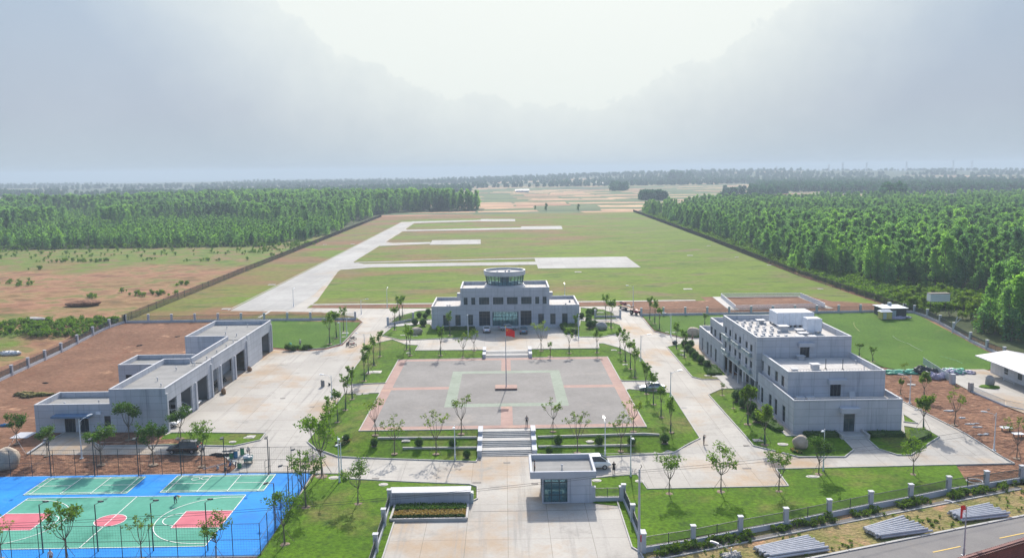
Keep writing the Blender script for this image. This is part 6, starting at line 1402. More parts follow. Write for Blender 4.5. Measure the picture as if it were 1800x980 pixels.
def court_lamp(u, v, vt, dx, dy, label):
    x, y = at(u, v); h_ = (v - vt) * depth(x, y, 0) / F; t = thing('floodlight_pole', (x, y, 0), label, 'floodlight', 'dark floodlight poles round the courts')
    q = MB((x, y, 0)); q.tube([(x, y, -.1), (x, y, h_)], [.075, .055], 8); q.tube([(x, y, h_ - .04), (x + dx * .7, y + dy * .7, h_)], .03, 5); q.build('pole', 'dark_metal', t)
    q = MB((x, y, 0)); M = Matrix.Translation((x + dx * .9, y + dy * .9, h_)) @ Matrix.Rotation(math.atan2(dy, dx), 4, 'Z') @ Matrix.Rotation(.25, 4, 'Y'); q.xbox(M, .5, .4, .14, True); hd = q.build('lamp_head', 'dark_metal', t)
    q = MB((x, y, 0)); q.xbox(M @ Matrix.Translation((0, 0, -.08)), .4, .32, .03, True); q.build('lens', 'lamp_glass', hd)
for i, (u, v, vt) in enumerate([(76, 971.5, 882), (172.7, 969, 882), (270, 968, 880), (365.6, 967, 878)]): court_lamp(u, v, vt, .3, .95, f'{ORD[i]} dark floodlight pole from the left along the near side of the courts')
for i, (u, v, vt) in enumerate([(485, 930, 845), (509, 892, 815), (530, 860, 787)]): court_lamp(u, v, vt, -1, 0, f'{ORD[i]} dark floodlight pole from the front along the right side of the courts')
for i, (u, v, vt) in enumerate([(90, 837, 766), (167, 836.5, 766), (244, 836, 765), (319, 835.5, 764.5), (396, 835, 764), (473, 834, 763)]): court_lamp(u, v, vt, .1, -.95, f'{ORD[i]} dark floodlight pole from the left along the far side of the courts')

# ------------------------------------------------------------------ national flag on its pole
t = thing('flagpole', (.03, 149.7, ZQ), 'tall slim flagpole on a low pink stone base in the middle of the square', 'flagpole')
q = MB((*t.location,)); q.box(-1.95, 2.0, 148.4, 151.0, ZQ - .05, ZQ + .28); q.box(-1.98, 2.03, 148.37, 151.03, ZQ + .28, ZQ + .34); q.build('stone_base', 'red_pavers', t)
q = MB((*t.location,)); q.tube([(.03, 149.7, ZQ), (.03, 149.7, ZQ + 11.4)], [.10, .05], 10); q.build('pole', 'steel', t)
q = MB((*t.location,)); q.blob((.03, 149.7, ZQ + 11.48), .10, .10, .10, 0, 0, 10, 8); q.build('finial', 'flag_yellow', t)
def flag():
    ox, oy, oz = .06, 149.68, ZQ + 11.25; W, Hh = 2.05, 1.45; n, m_ = 22, 12
    def P3(s, r_):       # s along the fly, r_ down from the top
        dr = .62 * s * (.6 + .4 * s); x = s * W * .80; y = -.16 * math.sin(s * 7 + r_ * 1.3) * s - .15 * s; z = -r_ * Hh * (1 - .08 * s) - dr * W * .40 * (.8 + .3 * (1 - r_)) * 1.0
        return Vector((ox + x, oy + y, oz + z))
    q = MB((ox, oy, oz)); vs = [P3(i / n, j / m_) for j in range(m_ + 1) for i in range(n + 1)]; fs = [(j * (n + 1) + i, (j + 1) * (n + 1) + i, (j + 1) * (n + 1) + i + 1, j * (n + 1) + i + 1) for j in range(m_) for i in range(n)]
    q.add(vs, fs); o = q.build('flag', 'flag_red', None, True); sol = o.modifiers.new('thickness', 'SOLIDIFY'); sol.thickness = .008
    tag(o, 'red flag with yellow stars drooping from the tall flagpole', 'flag')
    def star(cu, cv, R, rot):     # in flag grid units of 30 x 20
        pts = []
        for k in range(10):
            rad = R if k % 2 == 0 else R * .382; a = rot + math.pi * k / 5; pts.append((cu + rad * math.sin(a), cv - rad * math.cos(a)))
        g = MB((ox, oy, oz)); 
        for off in (-.02, .02):
            ring = [P3(a / 30, b / 20) + Vector((0, off, 0)) for a, b in pts]; c = P3(cu / 30, cv / 20) + Vector((0, off, 0)); b0 = [c] + ring
            g.add(b0, [(0, i + 1, (i + 1) % 10 + 1) for i in range(10)])
        return g.build('star', 'flag_yellow', o)
    for s_ in (star(5, 5, 3, 0), *[star(a, b, 1, math.atan2(5 - a, -(5 - b)) if False else math.atan2(5 - a, b - 5)) for a, b in ((10, 2), (12, 4), (12, 7), (10, 9))]): s_.location = (0, 0, 0)
flag()

# ------------------------------------------------------------------ vehicles
def car_proto(name, L_, W_, Hh, paint, kind='sedan', tail=True):
    """car pointing to +X, origin on the ground below its middle"""
    t = thing(name, (0, 0, 0), 'x', 'car'); hw = W_ / 2; wr = .32 if kind != 'van' else .34
    zb = .42; belt = {'sedan': .92, 'suv': 1.05, 'van': 1.12}[kind]
    if kind == 'sedan': low = [(-.5, .58, .80), (-.47, .50, .95), (-.30, .30, 1.0), (.10, .30, .97), (.30, .30, .90), (.46, .42, .74), (.5, .5, .62)]; cab = [(-.36, 0), (-.22, 1), (.06, 1), (.24, 0)]
    elif kind == 'suv': low = [(-.5, .55, 1.02), (-.48, .48, 1.10), (-.30, .32, 1.12), (.10, .32, 1.08), (.30, .32, 1.0), (.46, .42, .86), (.5, .5, .72)]; cab = [(-.49, 0), (-.42, 1), (.08, 1), (.24, 0)]
    else: low = [(-.5, .45, 1.08), (-.49, .40, 1.15), (-.30, .32, 1.18), (.15, .32, 1.16), (.36, .32, 1.08), (.47, .42, .90), (.5, .5, .72)]; cab = [(-.495, 0), (-.46, 1), (.20, 1), (.42, 0)]
    q = MB(); vs = []; fs = []; m_ = 10
    for fx, z0, z1 in low:
        taper = 1 - max(0, abs(fx) - .38) * 1.4
        w_ = hw * taper
        ring = [(-w_ * .9, z0), (-w_, z0 + (z1 - z0) * .3), (-w_, z0 + (z1 - z0) * .72), (-w_ * .93, z1 - .02), (-w_ * .5, z1 + .02), (w_ * .5, z1 + .02), (w_ * .93, z1 - .02), (w_, z0 + (z1 - z0) * .72), (w_, z0 + (z1 - z0) * .3), (w_ * .9, z0)]
        vs += [(fx * L_, a, b) for a, b in ring]
    for i in range(len(low) - 1):
        for k in range(m_): fs.append((i * m_ + k, i * m_ + (k + 1) % m_, (i + 1) * m_ + (k + 1) % m_, (i + 1) * m_ + k))
    fs += [tuple(range(m_ - 1, -1, -1)), tuple((len(low) - 1) * m_ + k for k in range(m_))]; q.add(vs, fs)
    # roof skin and pillars
    c = [(f * L_, (belt if e == 0 else Hh - .03)) for f, e in cab]; wt, wb = hw * .74, hw * .93
    (xa, za), (xb, zb2), (xc, zc), (xd, zd) = c; th = .05
    roof = [(xb - .05, -wt, zb2), (xc + .05, -wt, zc), (xc + .05, wt, zc), (xb - .05, wt, zb2)]; q.add(roof + [(x, y * .93, z + th) for x, y, z in roof], [(0, 3, 2, 1), (4, 5, 6, 7), (0, 1, 5, 4), (1, 2, 6, 5), (2, 3, 7, 6), (3, 0, 4, 7)])
    for s in (-1, 1):
        for (xp, zp), (xr, zr) in ((c[0], c[1]), (c[3], c[2])): q.tube([(xp, s * wb, zp), (xr, s * wt, zr)], .045, 5)
        xm = (xb + xc) / 2; q.tube([(xm, s * wb * 1.0, belt), (xm, s * wt, zb2)], .04, 5)
        if kind != 'sedan': q.box(xb, xc, s * wt - .02, s * wt + .02, zb2 + .07, zb2 + .10)
    q.build('body', paint, t, False)
    g = MB(); e = .03
    pts = [(xa, wb, za), (xb, wt, zb2), (xc, wt, zc), (xd, wb, zd)]
    vs = [(x, -(y - e), z) for x, y, z in pts] + [(x, y - e, z) for x, y, z in pts]; g.add(vs, [(0, 1, 2, 3), (7, 6, 5, 4), (0, 4, 5, 1), (2, 6, 7, 3), (1, 5, 6, 2), (0, 3, 7, 4)]); g.build('window', 'car_glass', t)
    for fx in (-.31, .31):
        for s in (-1, 1):
            w_ = MB(); y0 = s * (hw - .20)
            w_.tube([(fx * L_, y0, wr), (fx * L_, s * (hw + .015), wr)], wr, 16); wh = w_.build('wheel', 'tyre', t)
            w_ = MB(); w_.tube([(fx * L_, s * (hw + .005), wr), (fx * L_, s * (hw + .03), wr)], wr * .62, 12); w_.build('rim', 'rim', wh)
    for s in (-1, 1):
        h_ = MB(); h_.xbox(Matrix.Translation((L_ * .468, s * hw * .70, low[-1][2] + .02)) @ Matrix.Rotation(s * -.35, 4, 'Z'), .16, .36, .14, True); h_.build('headlight', 'headlight', t)
        h_ = MB(); h_.xbox(Matrix.Translation((-L_ * .487, s * hw * .70, low[0][2] + .02)) @ Matrix.Rotation(s * .25, 4, 'Z'), .12, .34, .20, True); h_.build('taillight', 'taillight', t)
        h_ = MB(); h_.xbox(Matrix.Translation((xd - .28, s * (hw + .08), belt + .05)), .14, .18, .12, True); h_.build('mirror', paint, t)
    h_ = MB(); h_.xbox(Matrix.Translation((-L_ * .5 - .01, 0, .72)), .02, .44, .14, True); h_.build('number_plate', 'plate_blue', t)
    h_ = MB(); h_.xbox(Matrix.Translation((L_ * .5, 0, .52)), .03, .9, .16, True); h_.build('grille', 'tyre', t)
    return t
def place(t, u, v, rz, label, group=None, cat=None, z=None, dx=0, dy=0, xy=None):
    x, y = xy or at(u, v); x += dx; y += dy
    t.location = (x, y, (hz(x, y) if z is None else z) + .06); t.rotation_euler = (0, 0, R_(rz)); tag(t, label, cat or 'car', group); return t
GC = 'cars parked before the tower building'
place(car_proto('black_suv', 4.7, 1.9, 1.72, 'paint_black', 'suv'), 324, 794.5, 180, 'black car with roof rails parked on the lane before the garage')
place(car_proto('parked_car', 4.7, 1.8, 1.46, 'paint_white'), 855.5, 583, 92, 'white saloon parked nose to the tower building, leftmost of its three cars', GC)
place(car_proto('parked_car', 4.7, 1.8, 1.46, 'paint_silver'), 893, 580, 8, 'silver saloon parked sideways before the glass entrance of the tower building', GC)
place(car_proto('parked_car', 4.6, 1.8, 1.48, 'paint_blue'), 920.5, 585, 88, 'blue grey saloon parked nose to the tower building, rightmost of its three cars', GC)
place(car_proto('parked_car', 4.8, 1.85, 1.46, 'paint_silver'), 1146, 686, 180, 'pale silver saloon on the short paved strip right of the square')
place(car_proto('white_van', 4.8, 1.9, 1.85, 'paint_white', 'van'), 0, 0, 4, 'white people carrier half hidden behind the guard house', xy=(12.0, 112.4))
w1 = car_proto('parked_car', 4.7, 1.8, 1.46, 'paint_white')
GG = 'white cars inside the garage bays'
place(w1, 0, 0, 8, 'white saloon in the first garage bay, its tail near the opening', GG, z=1.0, xy=(-55.3, 131.3))
place(copy_tree(w1), 0, 0, 178, 'white saloon deeper inside the first garage bay', GG, z=1.0, xy=(-56.6, 136.0))
place(copy_tree(w1), 0, 0, 4, 'white saloon in the middle garage bay', GG, z=1.0, xy=(-56.2, 143.6))
place(car_proto('white_van', 4.9, 1.9, 1.9, 'paint_white', 'van'), 0, 0, 0, 'white van parked in the second garage bay', GG, 'van', z=1.0, xy=(-56.0, 138.4))

def motorbike(x, y, rz, label, paint='cloth_black', group='motorbikes and mopeds', z=None):
    z = (hz(x, y) + .05) if z is None else z; t = thing('motorbike', (x, y, z), label, 'motorbike', group, R_(rz))
    for fx in (-.62, .62):
        q = MB()
        q.tube([(fx + .3 * math.cos(a * .3927), 0, .3 + .3 * math.sin(a * .3927)) for a in range(17)], .055, 6, cap=False); w_ = q.build('wheel', 'tyre', t)
        q = MB(); q.tube([(fx, -.05, .3), (fx, .05, .3)], .12, 8); q.build('hub', 'rim', w_)
    q = MB(); q.tube([(-.62, 0, .3), (-.1, 0, .42), (.25, 0, .42), (.48, 0, .85), (.62, 0, .3)], .04, 5); q.xbox(Matrix.Translation((0, 0, .28)), .5, .26, .3); q.build('frame', 'dark_metal', t)
    q = MB(); q.blob((.22, 0, .78), .28, .15, .15, 1, .05, 10, 6); q.xbox(Matrix.Translation((-.35, 0, .62)), .55, .24, .10); q.build('fairing', paint, t)
    q = MB(); q.xbox(Matrix.Translation((-.28, 0, .74)), .62, .22, .08); q.build('seat', 'cloth_black', t)
    q = MB(); q.tube([(.40, -.34, 1.0), (.47, 0, .95), (.40, .34, 1.0)], .02, 5); q.tube([(.48, 0, .8), (.46, 0, .97)], .03, 5); q.build('handlebar', 'dark_metal', t); return t
x, y = at(620, 609); motorbike(x, y, 10, 'dark red moped standing on the road left of the tower forecourt, nearest', 'paint_red')
x, y = at(611, 608); motorbike(x, y, 80, 'dark moped on the road left of the tower forecourt, seen end on')
x, y = at(620, 598); motorbike(x, y, 30, 'dark moped on the road left of the tower forecourt, farthest')
for i, (x, y, r_) in enumerate(((-55.2, 151.2, 80), (-55.0, 152.4, 60), (-55.2, 155.8, 75), (-54.8, 157.0, 100), (-55.3, 158.4, 60), (-55.0, 159.9, 85))): motorbike(x, y, r_, f'{ORD[i]} dark motorbike from the front in the middle garage bays', z=1.05)
def tractor():
    x, y = at(1116, 553); z = hz(x, y); t = thing('tractor', (x, y, z + .05), 'small red tractor on the road at the far right of the tower building', 'tractor', None, R_(-62))
    q = MB(); q.box(.2, 1.9, -.35, .35, .75, 1.35); q.box(-.7, .3, -.5, .5, .6, 1.0); q.build('body', 'paint_red', t)
    q = MB(); q.box(1.9, 1.95, -.3, .3, .8, 1.3); q.build('grille', 'tyre', t)
    for fx, r_, w_ in ((-.45, .68, .32), (1.5, .40, .2)):
        for s in (-1, 1):
            q = MB(); q.tube([(fx, s * .62, r_), (fx, s * (.62 + w_), r_)], r_, 14); o = q.build('wheel', 'tyre', t); q = MB(); q.tube([(fx, s * (.64 + w_) - .03, r_), (fx, s * (.65 + w_), r_)], r_ * .5, 10); q.build('rim', 'rim', o)
    for s in (-1, 1): q = MB(); q.xbox(Matrix.Translation((-.45, s * .78, 1.40)), 1.3, .36, .05); q.build('mudguard', 'paint_red', t)
    q = MB(); q.xbox(Matrix.Translation((-.45, 0, 1.05)), .45, .5, .12); q.xbox(Matrix.Translation((-.68, 0, 1.1)), .08, .5, .5); q.build('seat', 'cloth_black', t)
    q = MB(); q.tube([(.25, 0, 1.2), (-.02, 0, 1.6)], .03, 5); q.tube([(-.02 + .18 * math.cos(a * .52), .18 * math.sin(a * .52), 1.6) for a in range(13)], .02, 4, cap=False); q.build('steering_wheel', 'dark_metal', t)
    q = MB(); q.tube([(1.1, .2, 1.35), (1.1, .2, 1.95)], .04, 6); q.build('exhaust_pipe', 'dark_metal', t)
    x, y = at(1100, 545); z = hz(x, y); t = thing('farm_trailer', (x, y, z + .05), 'flat farm trailer with a wooden deck behind the red tractor', 'trailer', None, R_(-62))
    q = MB(); q.box(-2.4, 2.2, -.95, .95, .78, .9); q.build('deck', 'wood', t)
    q = MB(); q.box(-2.4, 2.2, -.98, -.95, .8, 1.15); q.box(-2.4, 2.2, .95, .98, .8, 1.15); q.build('side_board', 'old_wood', t)
    q = MB(); q.tube([(2.2, 0, .7), (3.6, 0, .6)], .05, 5); q.build('drawbar', 'dark_metal', t)
    for s in (-1, 1):
        for fx in (-1.3, 1.3): q = MB(); q.tube([(fx, s * .75, .38), (fx, s * .98, .38)], .38, 12); q.build('wheel', 'tyre', t)
    x, y = at(1096, 541); z = hz(x, y); q = MB((x, y, z + .95)); q.xbox(Matrix.Translation((x, y, z + .95)) @ Matrix.Rotation(R_(-62), 4, 'Z'), 1.6, 1.2, .45); q.xbox(Matrix.Translation((x + .1, y, z + 1.4)) @ Matrix.Rotation(R_(-50), 4, 'Z'), 1.1, .7, .25); tag(q.build('brick_load', 'brick_red'), 'small red load stacked on the deck of the farm trailer', 'load')
tractor()
def cargo_tricycle(u, v, rz, label, load=None):
    x, y = at(u, v); z = hz(x, y); t = thing('cargo_tricycle', (x, y, z + .05), label, 'cargo tricycle', None, R_(rz))
    q = MB(); q.box(-1.3, .2, -.55, .55, .5, .56); q.box(-1.3, .2, -.57, -.53, .5, .9); q.box(-1.3, .2, .53, .57, .5, .9); q.box(-1.32, -1.28, -.57, .57, .5, .9); q.box(.17, .21, -.57, .57, .5, .9); q.build('cargo_box', 'plastic_teal', t)
    for fx, s in ((-.7, -.5), (-.7, .5), (1.15, 0)):
        q = MB(); q.tube([(fx, s - .05, .28), (fx, s + .05, .28)], .28, 12); w_ = q.build('wheel', 'tyre', t); q = MB(); q.tube([(fx, s - .06, .28), (fx, s + .06, .28)], .12, 8); q.build('rim', 'rim', w_)
    q = MB(); q.tube([(.2, 0, .45), (.7, 0, .4), (1.0, 0, 1.0), (1.15, 0, .28)], .045, 5); q.tube([(.92, -.33, 1.08), (.98, 0, 1.0), (.92, .33, 1.08)], .025, 5); q.build('frame', 'dark_metal', t)
    q = MB(); q.xbox(Matrix.Translation((.45, 0, .62)), .42, .34, .12); q.build('seat', 'cloth_black', t)
    return t, (x, y, z)
cargo_tricycle(438, 811, 100, 'teal cargo tricycle heaped with sacks beside the court gate')
x, y = at(438, 812); z = hz(x, y); q = MB((x, y, z + .8))
for k in range(7): q.blob((x + random.uniform(-.4, .4), y + random.uniform(-.9, .1), z + .85 + random.uniform(-.1, .25)), .32, .28, .2, k, .2, 9, 6)
tag(q.build('sack_heap', 'tarp_white', None, True), 'heap of grey white sacks in the teal cargo tricycle', 'sacks')
def mixer(u, v):
    x, y = at(u, v); z = hz(x, y); t = thing('handcart', (x, y, z + .05), 'small dark handcart loaded with rubble at the tip of the strip lawn', 'handcart')
    q = MB(); q.box(-.55, .55, -.4, .4, .4, .85); q.build('tray', 'dark_metal', t); q = MB(); q.blob((0, 0, .85), .5, .36, .2, 4, .2, 10, 6); q.build('rubble', 'rock_grey', t)
    for s in (-1, 1): q = MB(); q.tube([(-.1, s * .45, .3), (-.1, s * .55, .3)], .3, 12); q.build('wheel', 'tyre', t)
    q = MB(); q.tube([(.5, -.3, .6), (1.2, -.3, .85), (1.2, .3, .85), (.5, .3, .6)], .025, 5); q.build('handle', 'dark_metal', t)
mixer(1186, 606)

# ------------------------------------------------------------------ people
def person(pose, loc, rz, label, shirt='cloth_dark', trousers='cloth_black', hat=None, scale=1.0, skirt=False):
    J = {'stand': dict(pelvis=(0, 0, .95), chest=(0, 0, 1.32), neck=(0, 0, 1.48), head=(.01, 0, 1.60), top=(.0, 0, 1.72), el=[(-.02, .27, 1.13), (-.02, -.27, 1.13)], ha=[(.10, .26, .88), (.10, -.26, .88)], kn=[(.03, .10, .50), (.0, -.11, .50)], an=[(0, .11, .08), (-.02, -.12, .08)]),
         'photo': dict(pelvis=(0, 0, .95), chest=(0, 0, 1.32), neck=(.01, 0, 1.48), head=(.03, 0, 1.60), top=(.02, 0, 1.72), el=[(.14, .27, 1.22), (.14, -.27, 1.22)], ha=[(.28, .10, 1.52), (.28, -.10, 1.52)], kn=[(.03, .10, .50), (.0, -.10, .50)], an=[(.02, .11, .08), (-.04, -.11, .08)]),
         'bend': dict(pelvis=(-.12, 0, .90), chest=(.24, 0, 1.08), neck=(.38, 0, 1.09), head=(.50, 0, 1.04), top=(.60, 0, 1.00), el=[(.30, .22, .82), (.30, -.22, .82)], ha=[(.38, .14, .58), (.38, -.14, .58)], kn=[(.0, .11, .48), (-.06, -.11, .48)], an=[(-.02, .13, .08), (-.08, -.13, .08)]),
         'crouch': dict(pelvis=(-.12, 0, .38), chest=(.12, 0, .72), neck=(.2, 0, .86), head=(.26, 0, .96), top=(.28, 0, 1.07), el=[(.26, .24, .50), (.26, -.24, .50)], ha=[(.48, .14, .36), (.48, -.14, .36)], kn=[(.30, .16, .50), (.26, -.16, .52)], an=[(.08, .14, .08), (.04, -.14, .08)])}[pose]
    V = [Vector(J['pelvis'])]; E = []; Rr = [.13]
    def ad(p, par, r_): V.append(Vector(p)); Rr.append(r_); E.append((par, len(V) - 1)); return len(V) - 1
    pel = Vector(J['pelvis']); ch = Vector(J['chest']); w_ = ad(pel.lerp(ch, .45), 0, .115); c = ad(ch, w_, .145); nk = ad(J['neck'], c, .055); hd = ad(J['head'], nk, .092); tp = ad(J['top'], hd, .07)
    for s, el, ha in ((1, *[J[k][0] for k in ('el', 'ha')]), (-1, *[J[k][1] for k in ('el', 'ha')])):
        sh = ad(ch.lerp(Vector(J['neck']), .45) + Vector((0, s * .19, 0)), c, .058); e_ = ad(el, sh, .043); h_ = ad(Vector(el).lerp(Vector(ha), .92), e_, .032); ad(Vector(el).lerp(Vector(ha), 1.18), h_, .036)
    for i, s in ((0, 1), (1, -1)):
        hp = ad(pel + Vector((0, s * .10, -.08)), 0, .095); k_ = ad(J['kn'][i], hp, .065); a_ = ad(J['an'][i], k_, .045); ad(Vector(J['an'][i]) + Vector((.16, 0, -.035)), a_, .042)
    me = bpy.data.meshes.new('tmp'); me.from_pydata(V, E, []); o = bpy.data.objects.new('tmp', me); col.objects.link(o)
    md = o.modifiers.new('skin', 'SKIN'); md.use_smooth_shade = True
    if not me.skin_vertices: bpy.context.view_layer.update()
    for i, sv in enumerate(me.skin_vertices[0].data): sv.radius = (Rr[i], Rr[i] * (1 if i not in (1, 2) else 1.15)); sv.use_root = (i == 0)
    o.modifiers.new('sub', 'SUBSURF').levels = 1; o.modifiers['sub'].render_levels = 1
    dg = bpy.context.evaluated_depsgraph_get(); body = bpy.data.meshes.new_from_object(o.evaluated_get(dg)); bpy.data.objects.remove(o)
    body.name = 'person'; body.materials.clear()
    for m_ in ('skin', shirt, trousers, 'hair', 'cloth_black'): body.materials.append(MATS[m_])
    pts = [(V[hd], 0), (V[tp], 3), (V[nk], 0)]
    seg = [(V[0], V[c], 1), (V[c], V[nk], 1)]
    for f in body.polygons:
        p = f.center; best, bd = 1, 9
        for i, v_ in enumerate(V):
            d_ = (p - v_).length - Rr[i] * .5
            if d_ < bd: bd = d_; bi = i
        if bi in (hd,): k = 3 if (p - V[hd]).dot((V[tp] - V[hd]).normalized()) > .02 or p.x < V[hd].x - .03 else 0
        elif bi == tp: k = 3
        elif bi == nk: k = 0
        elif bi in (1, 2, 5, 6, 9, 10, w_): k = 1
        elif bi in (7, 8, 11, 12): k = 0
        elif bi in (16, 20): k = 4
        elif bi == 0: k = 2
        else: k = 2
        f.material_index = k; f.use_smooth = True
    p_ = bpy.data.objects.new('person', body); col.objects.link(p_); p_.location = (loc[0], loc[1], loc[2] + .0); p_.rotation_euler = (0, 0, R_(rz)); p_.scale = (scale,) * 3; tag(p_, label, 'person')
    if hat:
        q = MB(); h0 = V[tp] + (V[tp] - V[hd]).normalized() * .02; q.lathe((h0.x, h0.y, h0.z - .02), [(.24, 0), (.12, .03), (.10, .11), (.01, .13)], 12); q.build('hat', hat, p_)
    if skirt:
        q = MB(); q.lathe((0, 0, .55), [(.23, 0), (.20, .2), (.15, .45)], 12); q.build('skirt', trousers, p_)
    return p_, V
def onland(u, v, dz=.06): x, y = at(u, v); return (x, y, hz(x, y) + dz)
person('bend', onland(309, 885, .08), -20, 'person in a blue top bending forward on the green court', 'cloth_blue', 'cloth_navy', 'straw')
x, y = at(926, 748, ZQ); person('stand', (x, y, ZQ), -90, 'person in dark clothes standing on the square above the wide steps', 'cloth_grey', 'cloth_black')
person('stand', onland(1079, 832), -90, 'person in a dark dress standing behind the guard house beside the van', 'cloth_black', 'cloth_black', skirt=True)
p_, V_ = person('photo', onland(1237, 783), 10, 'person in a dark top photographing on the road by the office', 'cloth_dark', 'cloth_brown')
person('stand', (3.45, 101.3, 3.52), 0, 'person in black standing on the roof of the guard house', 'cloth_grey', 'cloth_black')
person('stand', onland(357, 800), -60, 'person in a white shirt standing at the tail of the black car', 'cloth_white', 'cloth_grey')
person('crouch', onland(404, 823), 20, 'worker in blue crouching at the edge of the courts, left of two', 'cloth_blue', 'cloth_navy', 'tarp_white' if False else None)
person('bend', onland(414, 822), 200, 'worker in a white top bending beside another at the court gate', 'cloth_white', 'cloth_navy')
person('stand', onland(1217, 601), -90, 'person in brown on the path behind the rear wing of the office', 'cloth_brown', 'cloth_brown')
person('crouch', onland(612, 606), 0, 'person in dark red crouching among the mopeds on the road', 'cloth_red', 'cloth_black')
person('stand', onland(90, 992), -90, 'person in grey just below the near court fence', 'cloth_white', 'cloth_grey')
person('crouch', onland(438, 806, .9), -90, 'person in white on top of the teal cargo tricycle', 'cloth_white', 'cloth_grey')
person('stand', onland(528, 612, .3), -90, 'person with a pale violet hat behind the pile of brush', 'tarp_violet', 'cloth_grey', 'tarp_violet')

# ------------------------------------------------------------------ loose things
def pipes(p0, p1, n, rows, length, label, seed, fan=0.0):
    """pile of grey pipes; p0, p1: the two ends of the near face of the pile"""
    rr_ = random.Random(seed); a, b = Vector(at(*p0)), Vector(at(*p1)); d = (b - a).normalized(); nrm = Vector((-d.y, d.x)); rad = .145
    t = thing('pipe_pile', (a.x, a.y, 0), label, 'pipes', 'piles of grey pipes on the verge')
    for r_ in range(rows):
        for k in range(n - r_ if r_ else n):
            f = (k - n / 2) * 2 * rad * 1.05 + r_ * rad; ang = fan * (k / n - .5); dd = Vector((d.x * math.cos(ang) - d.y * math.sin(ang), d.x * math.sin(ang) + d.y * math.cos(ang)))
            s = a + nrm * (f + n * rad) + d * rr_.uniform(-.25, .25); z = .1 + rad + r_ * rad * 1.75; e = s + dd * length * rr_.uniform(.97, 1.03)
            q = MB((a.x, a.y, 0)); q.tube([(s.x, s.y, z), (e.x, e.y, z)], rad, 8); q.build('pipe', 'steel', t)
pipes((1350, 984), (1462, 962), 9, 2, 7.4, 'pile of grey pipes on the verge, leftmost of three, cut by the frame', 1, .16)
pipes((1545, 948), (1640, 925), 9, 2, 6.6, 'fanned pile of grey pipes on the verge, middle of three', 2, .30)
pipes((1690, 917), (1775, 902), 8, 2, 6.4, 'pile of grey pipes behind the lamp with the red ribbon, rightmost of three', 3, .22)
def slab(u, v, w_, d_, label, round_=False, m='manhole', hgt=.12, group='pale covers and slabs in the lawns', rz=0):
    w_ *= .85; d_ *= .85; x, y = at(u, v); z = hz(x, y); q = MB((x, y, z))
    if round_: q.lathe((x, y, z), [(w_ / 2, -.1), (w_ / 2, hgt), (w_ * .33, hgt), (w_ * .33, hgt + .05), (.01, hgt + .05)], 20, 1, d_ / w_)
    else: q.xbox(Matrix.Translation((x, y, z - .1)) @ Matrix.Rotation(rz, 4, 'Z'), w_, d_, hgt + .1); q.xbox(Matrix.Translation((x, y, z + hgt)) @ Matrix.Rotation(rz, 4, 'Z'), w_ * .6, d_ * .6, .05)
    tag(q.build('inspection_cover', m), label, 'cover', group)
for a in ((607.4, 768.5, 1.3, 1.2, 'round pale cover behind the close pair of lamps', True), (714, 774, 1.5, 1.4, 'round pale cover on the upper stone strip, left lawn'), (1037, 776, 1.5, 1.4, 'round pale cover between two shrubs, front right lawn', True),
          (658, 654, 3.4, 2.4, 'large white rectangular slab on the lawn left of the square'), (632, 693.5, 1.5, 1.0, 'small round cover below the paved strip left of the square', True), (645, 692.5, 1.6, .8, 'white slab at the edge of the paved strip left of the square'),
          (587, 840, 1.7, 1.5, 'round cover at the road corner by the court fence, right one', True), (563, 838, 1.5, 1.4, 'round cover at the road corner by the court fence, left one', True), (674, 852, 1.5, 1.3, 'round cover behind the left end of the name wall', True),
          (1049, 845, 1.5, 1.3, 'round cover at the rear corner of the guard house', True), (1055, 875, 1.4, 1.2, 'round cover by the wall of the guard house', True), (1124, 846, 1.4, 1.2, 'round cover behind the utility pole', True),
          (1332, 774, 1.7, 1.3, 'square pale cover at the kerb near the boulder'), (1376, 781, 1.9, 1.6, 'round pale cover beside the boulder', True), (1428.5, 838, 2.2, 1.2, 'long oval cover before the dark tree', True),
          (439, 768, 1.9, 1.7, 'square cover on the small lawn beside the yard'), (409, 777, 1.3, 1.2, 'round cover on the small lawn beside the yard', True),
          (1242, 660.5, 1.8, 1.2, 'oval cover at the tip of the strip lawn, left', True), (1256, 662.5, 1.8, 1.2, 'oval cover at the tip of the strip lawn, right', True), (1199, 617, 1.6, 1.1, 'pale slab on the strip lawn, farther', False), (1198, 624, 1.6, 1.1, 'pale slab on the strip lawn, nearer', False),
          (708, 589.5, 1.4, .8, 'small slab left of the sloping boulder'), (730, 590.5, 1.4, .8, 'small slab below the sloping boulder'), (1079, 615.5, 1.4, 1.0, 'pale slab at the corner of the back right lawn'), (1055, 549.5, 2.2, 1.2, 'white slab on the far lawn right of the tower building'), (1172, 584, 1.2, .8, 'white slab beside the lamp on the back right lawn'), (1184, 584.6, 1.6, .8, 'white slab right of the lamp on the back right lawn'),
          (608, 585.5, 2.2, 1.6, 'white slab on the fresh lawn by the road, larger'), (605, 592.5, 1.4, .9, 'white slab on the fresh lawn by the road, smaller'), (1602, 676, 1.8, 1.5, 'round pale cover beside the lamp on the bare soil', True), (1099, 641, 1.2, .9, 'small slab among the right row of trees'), (718, 620.5, 1.3, 1.0, 'round slab on the back left lawn', True)): slab(*a)
for i, (u, v, w_) in enumerate(((398, 543, 3), (1213, 449, 3), (1209, 508, 3.2), (1246, 432, 2), (478, 500.5, 3), (571, 430, 2.5), (620, 429, 2.4), (1352, 466, 2), (1295, 452, 2), (1442, 508, 2), (1016, 478, 3))):
    slab(u, v, w_, w_ * .7, f'{ORD[i] if i < 12 else i} small pale marker slab out on the airfield grass', group='marker slabs on the airfield')
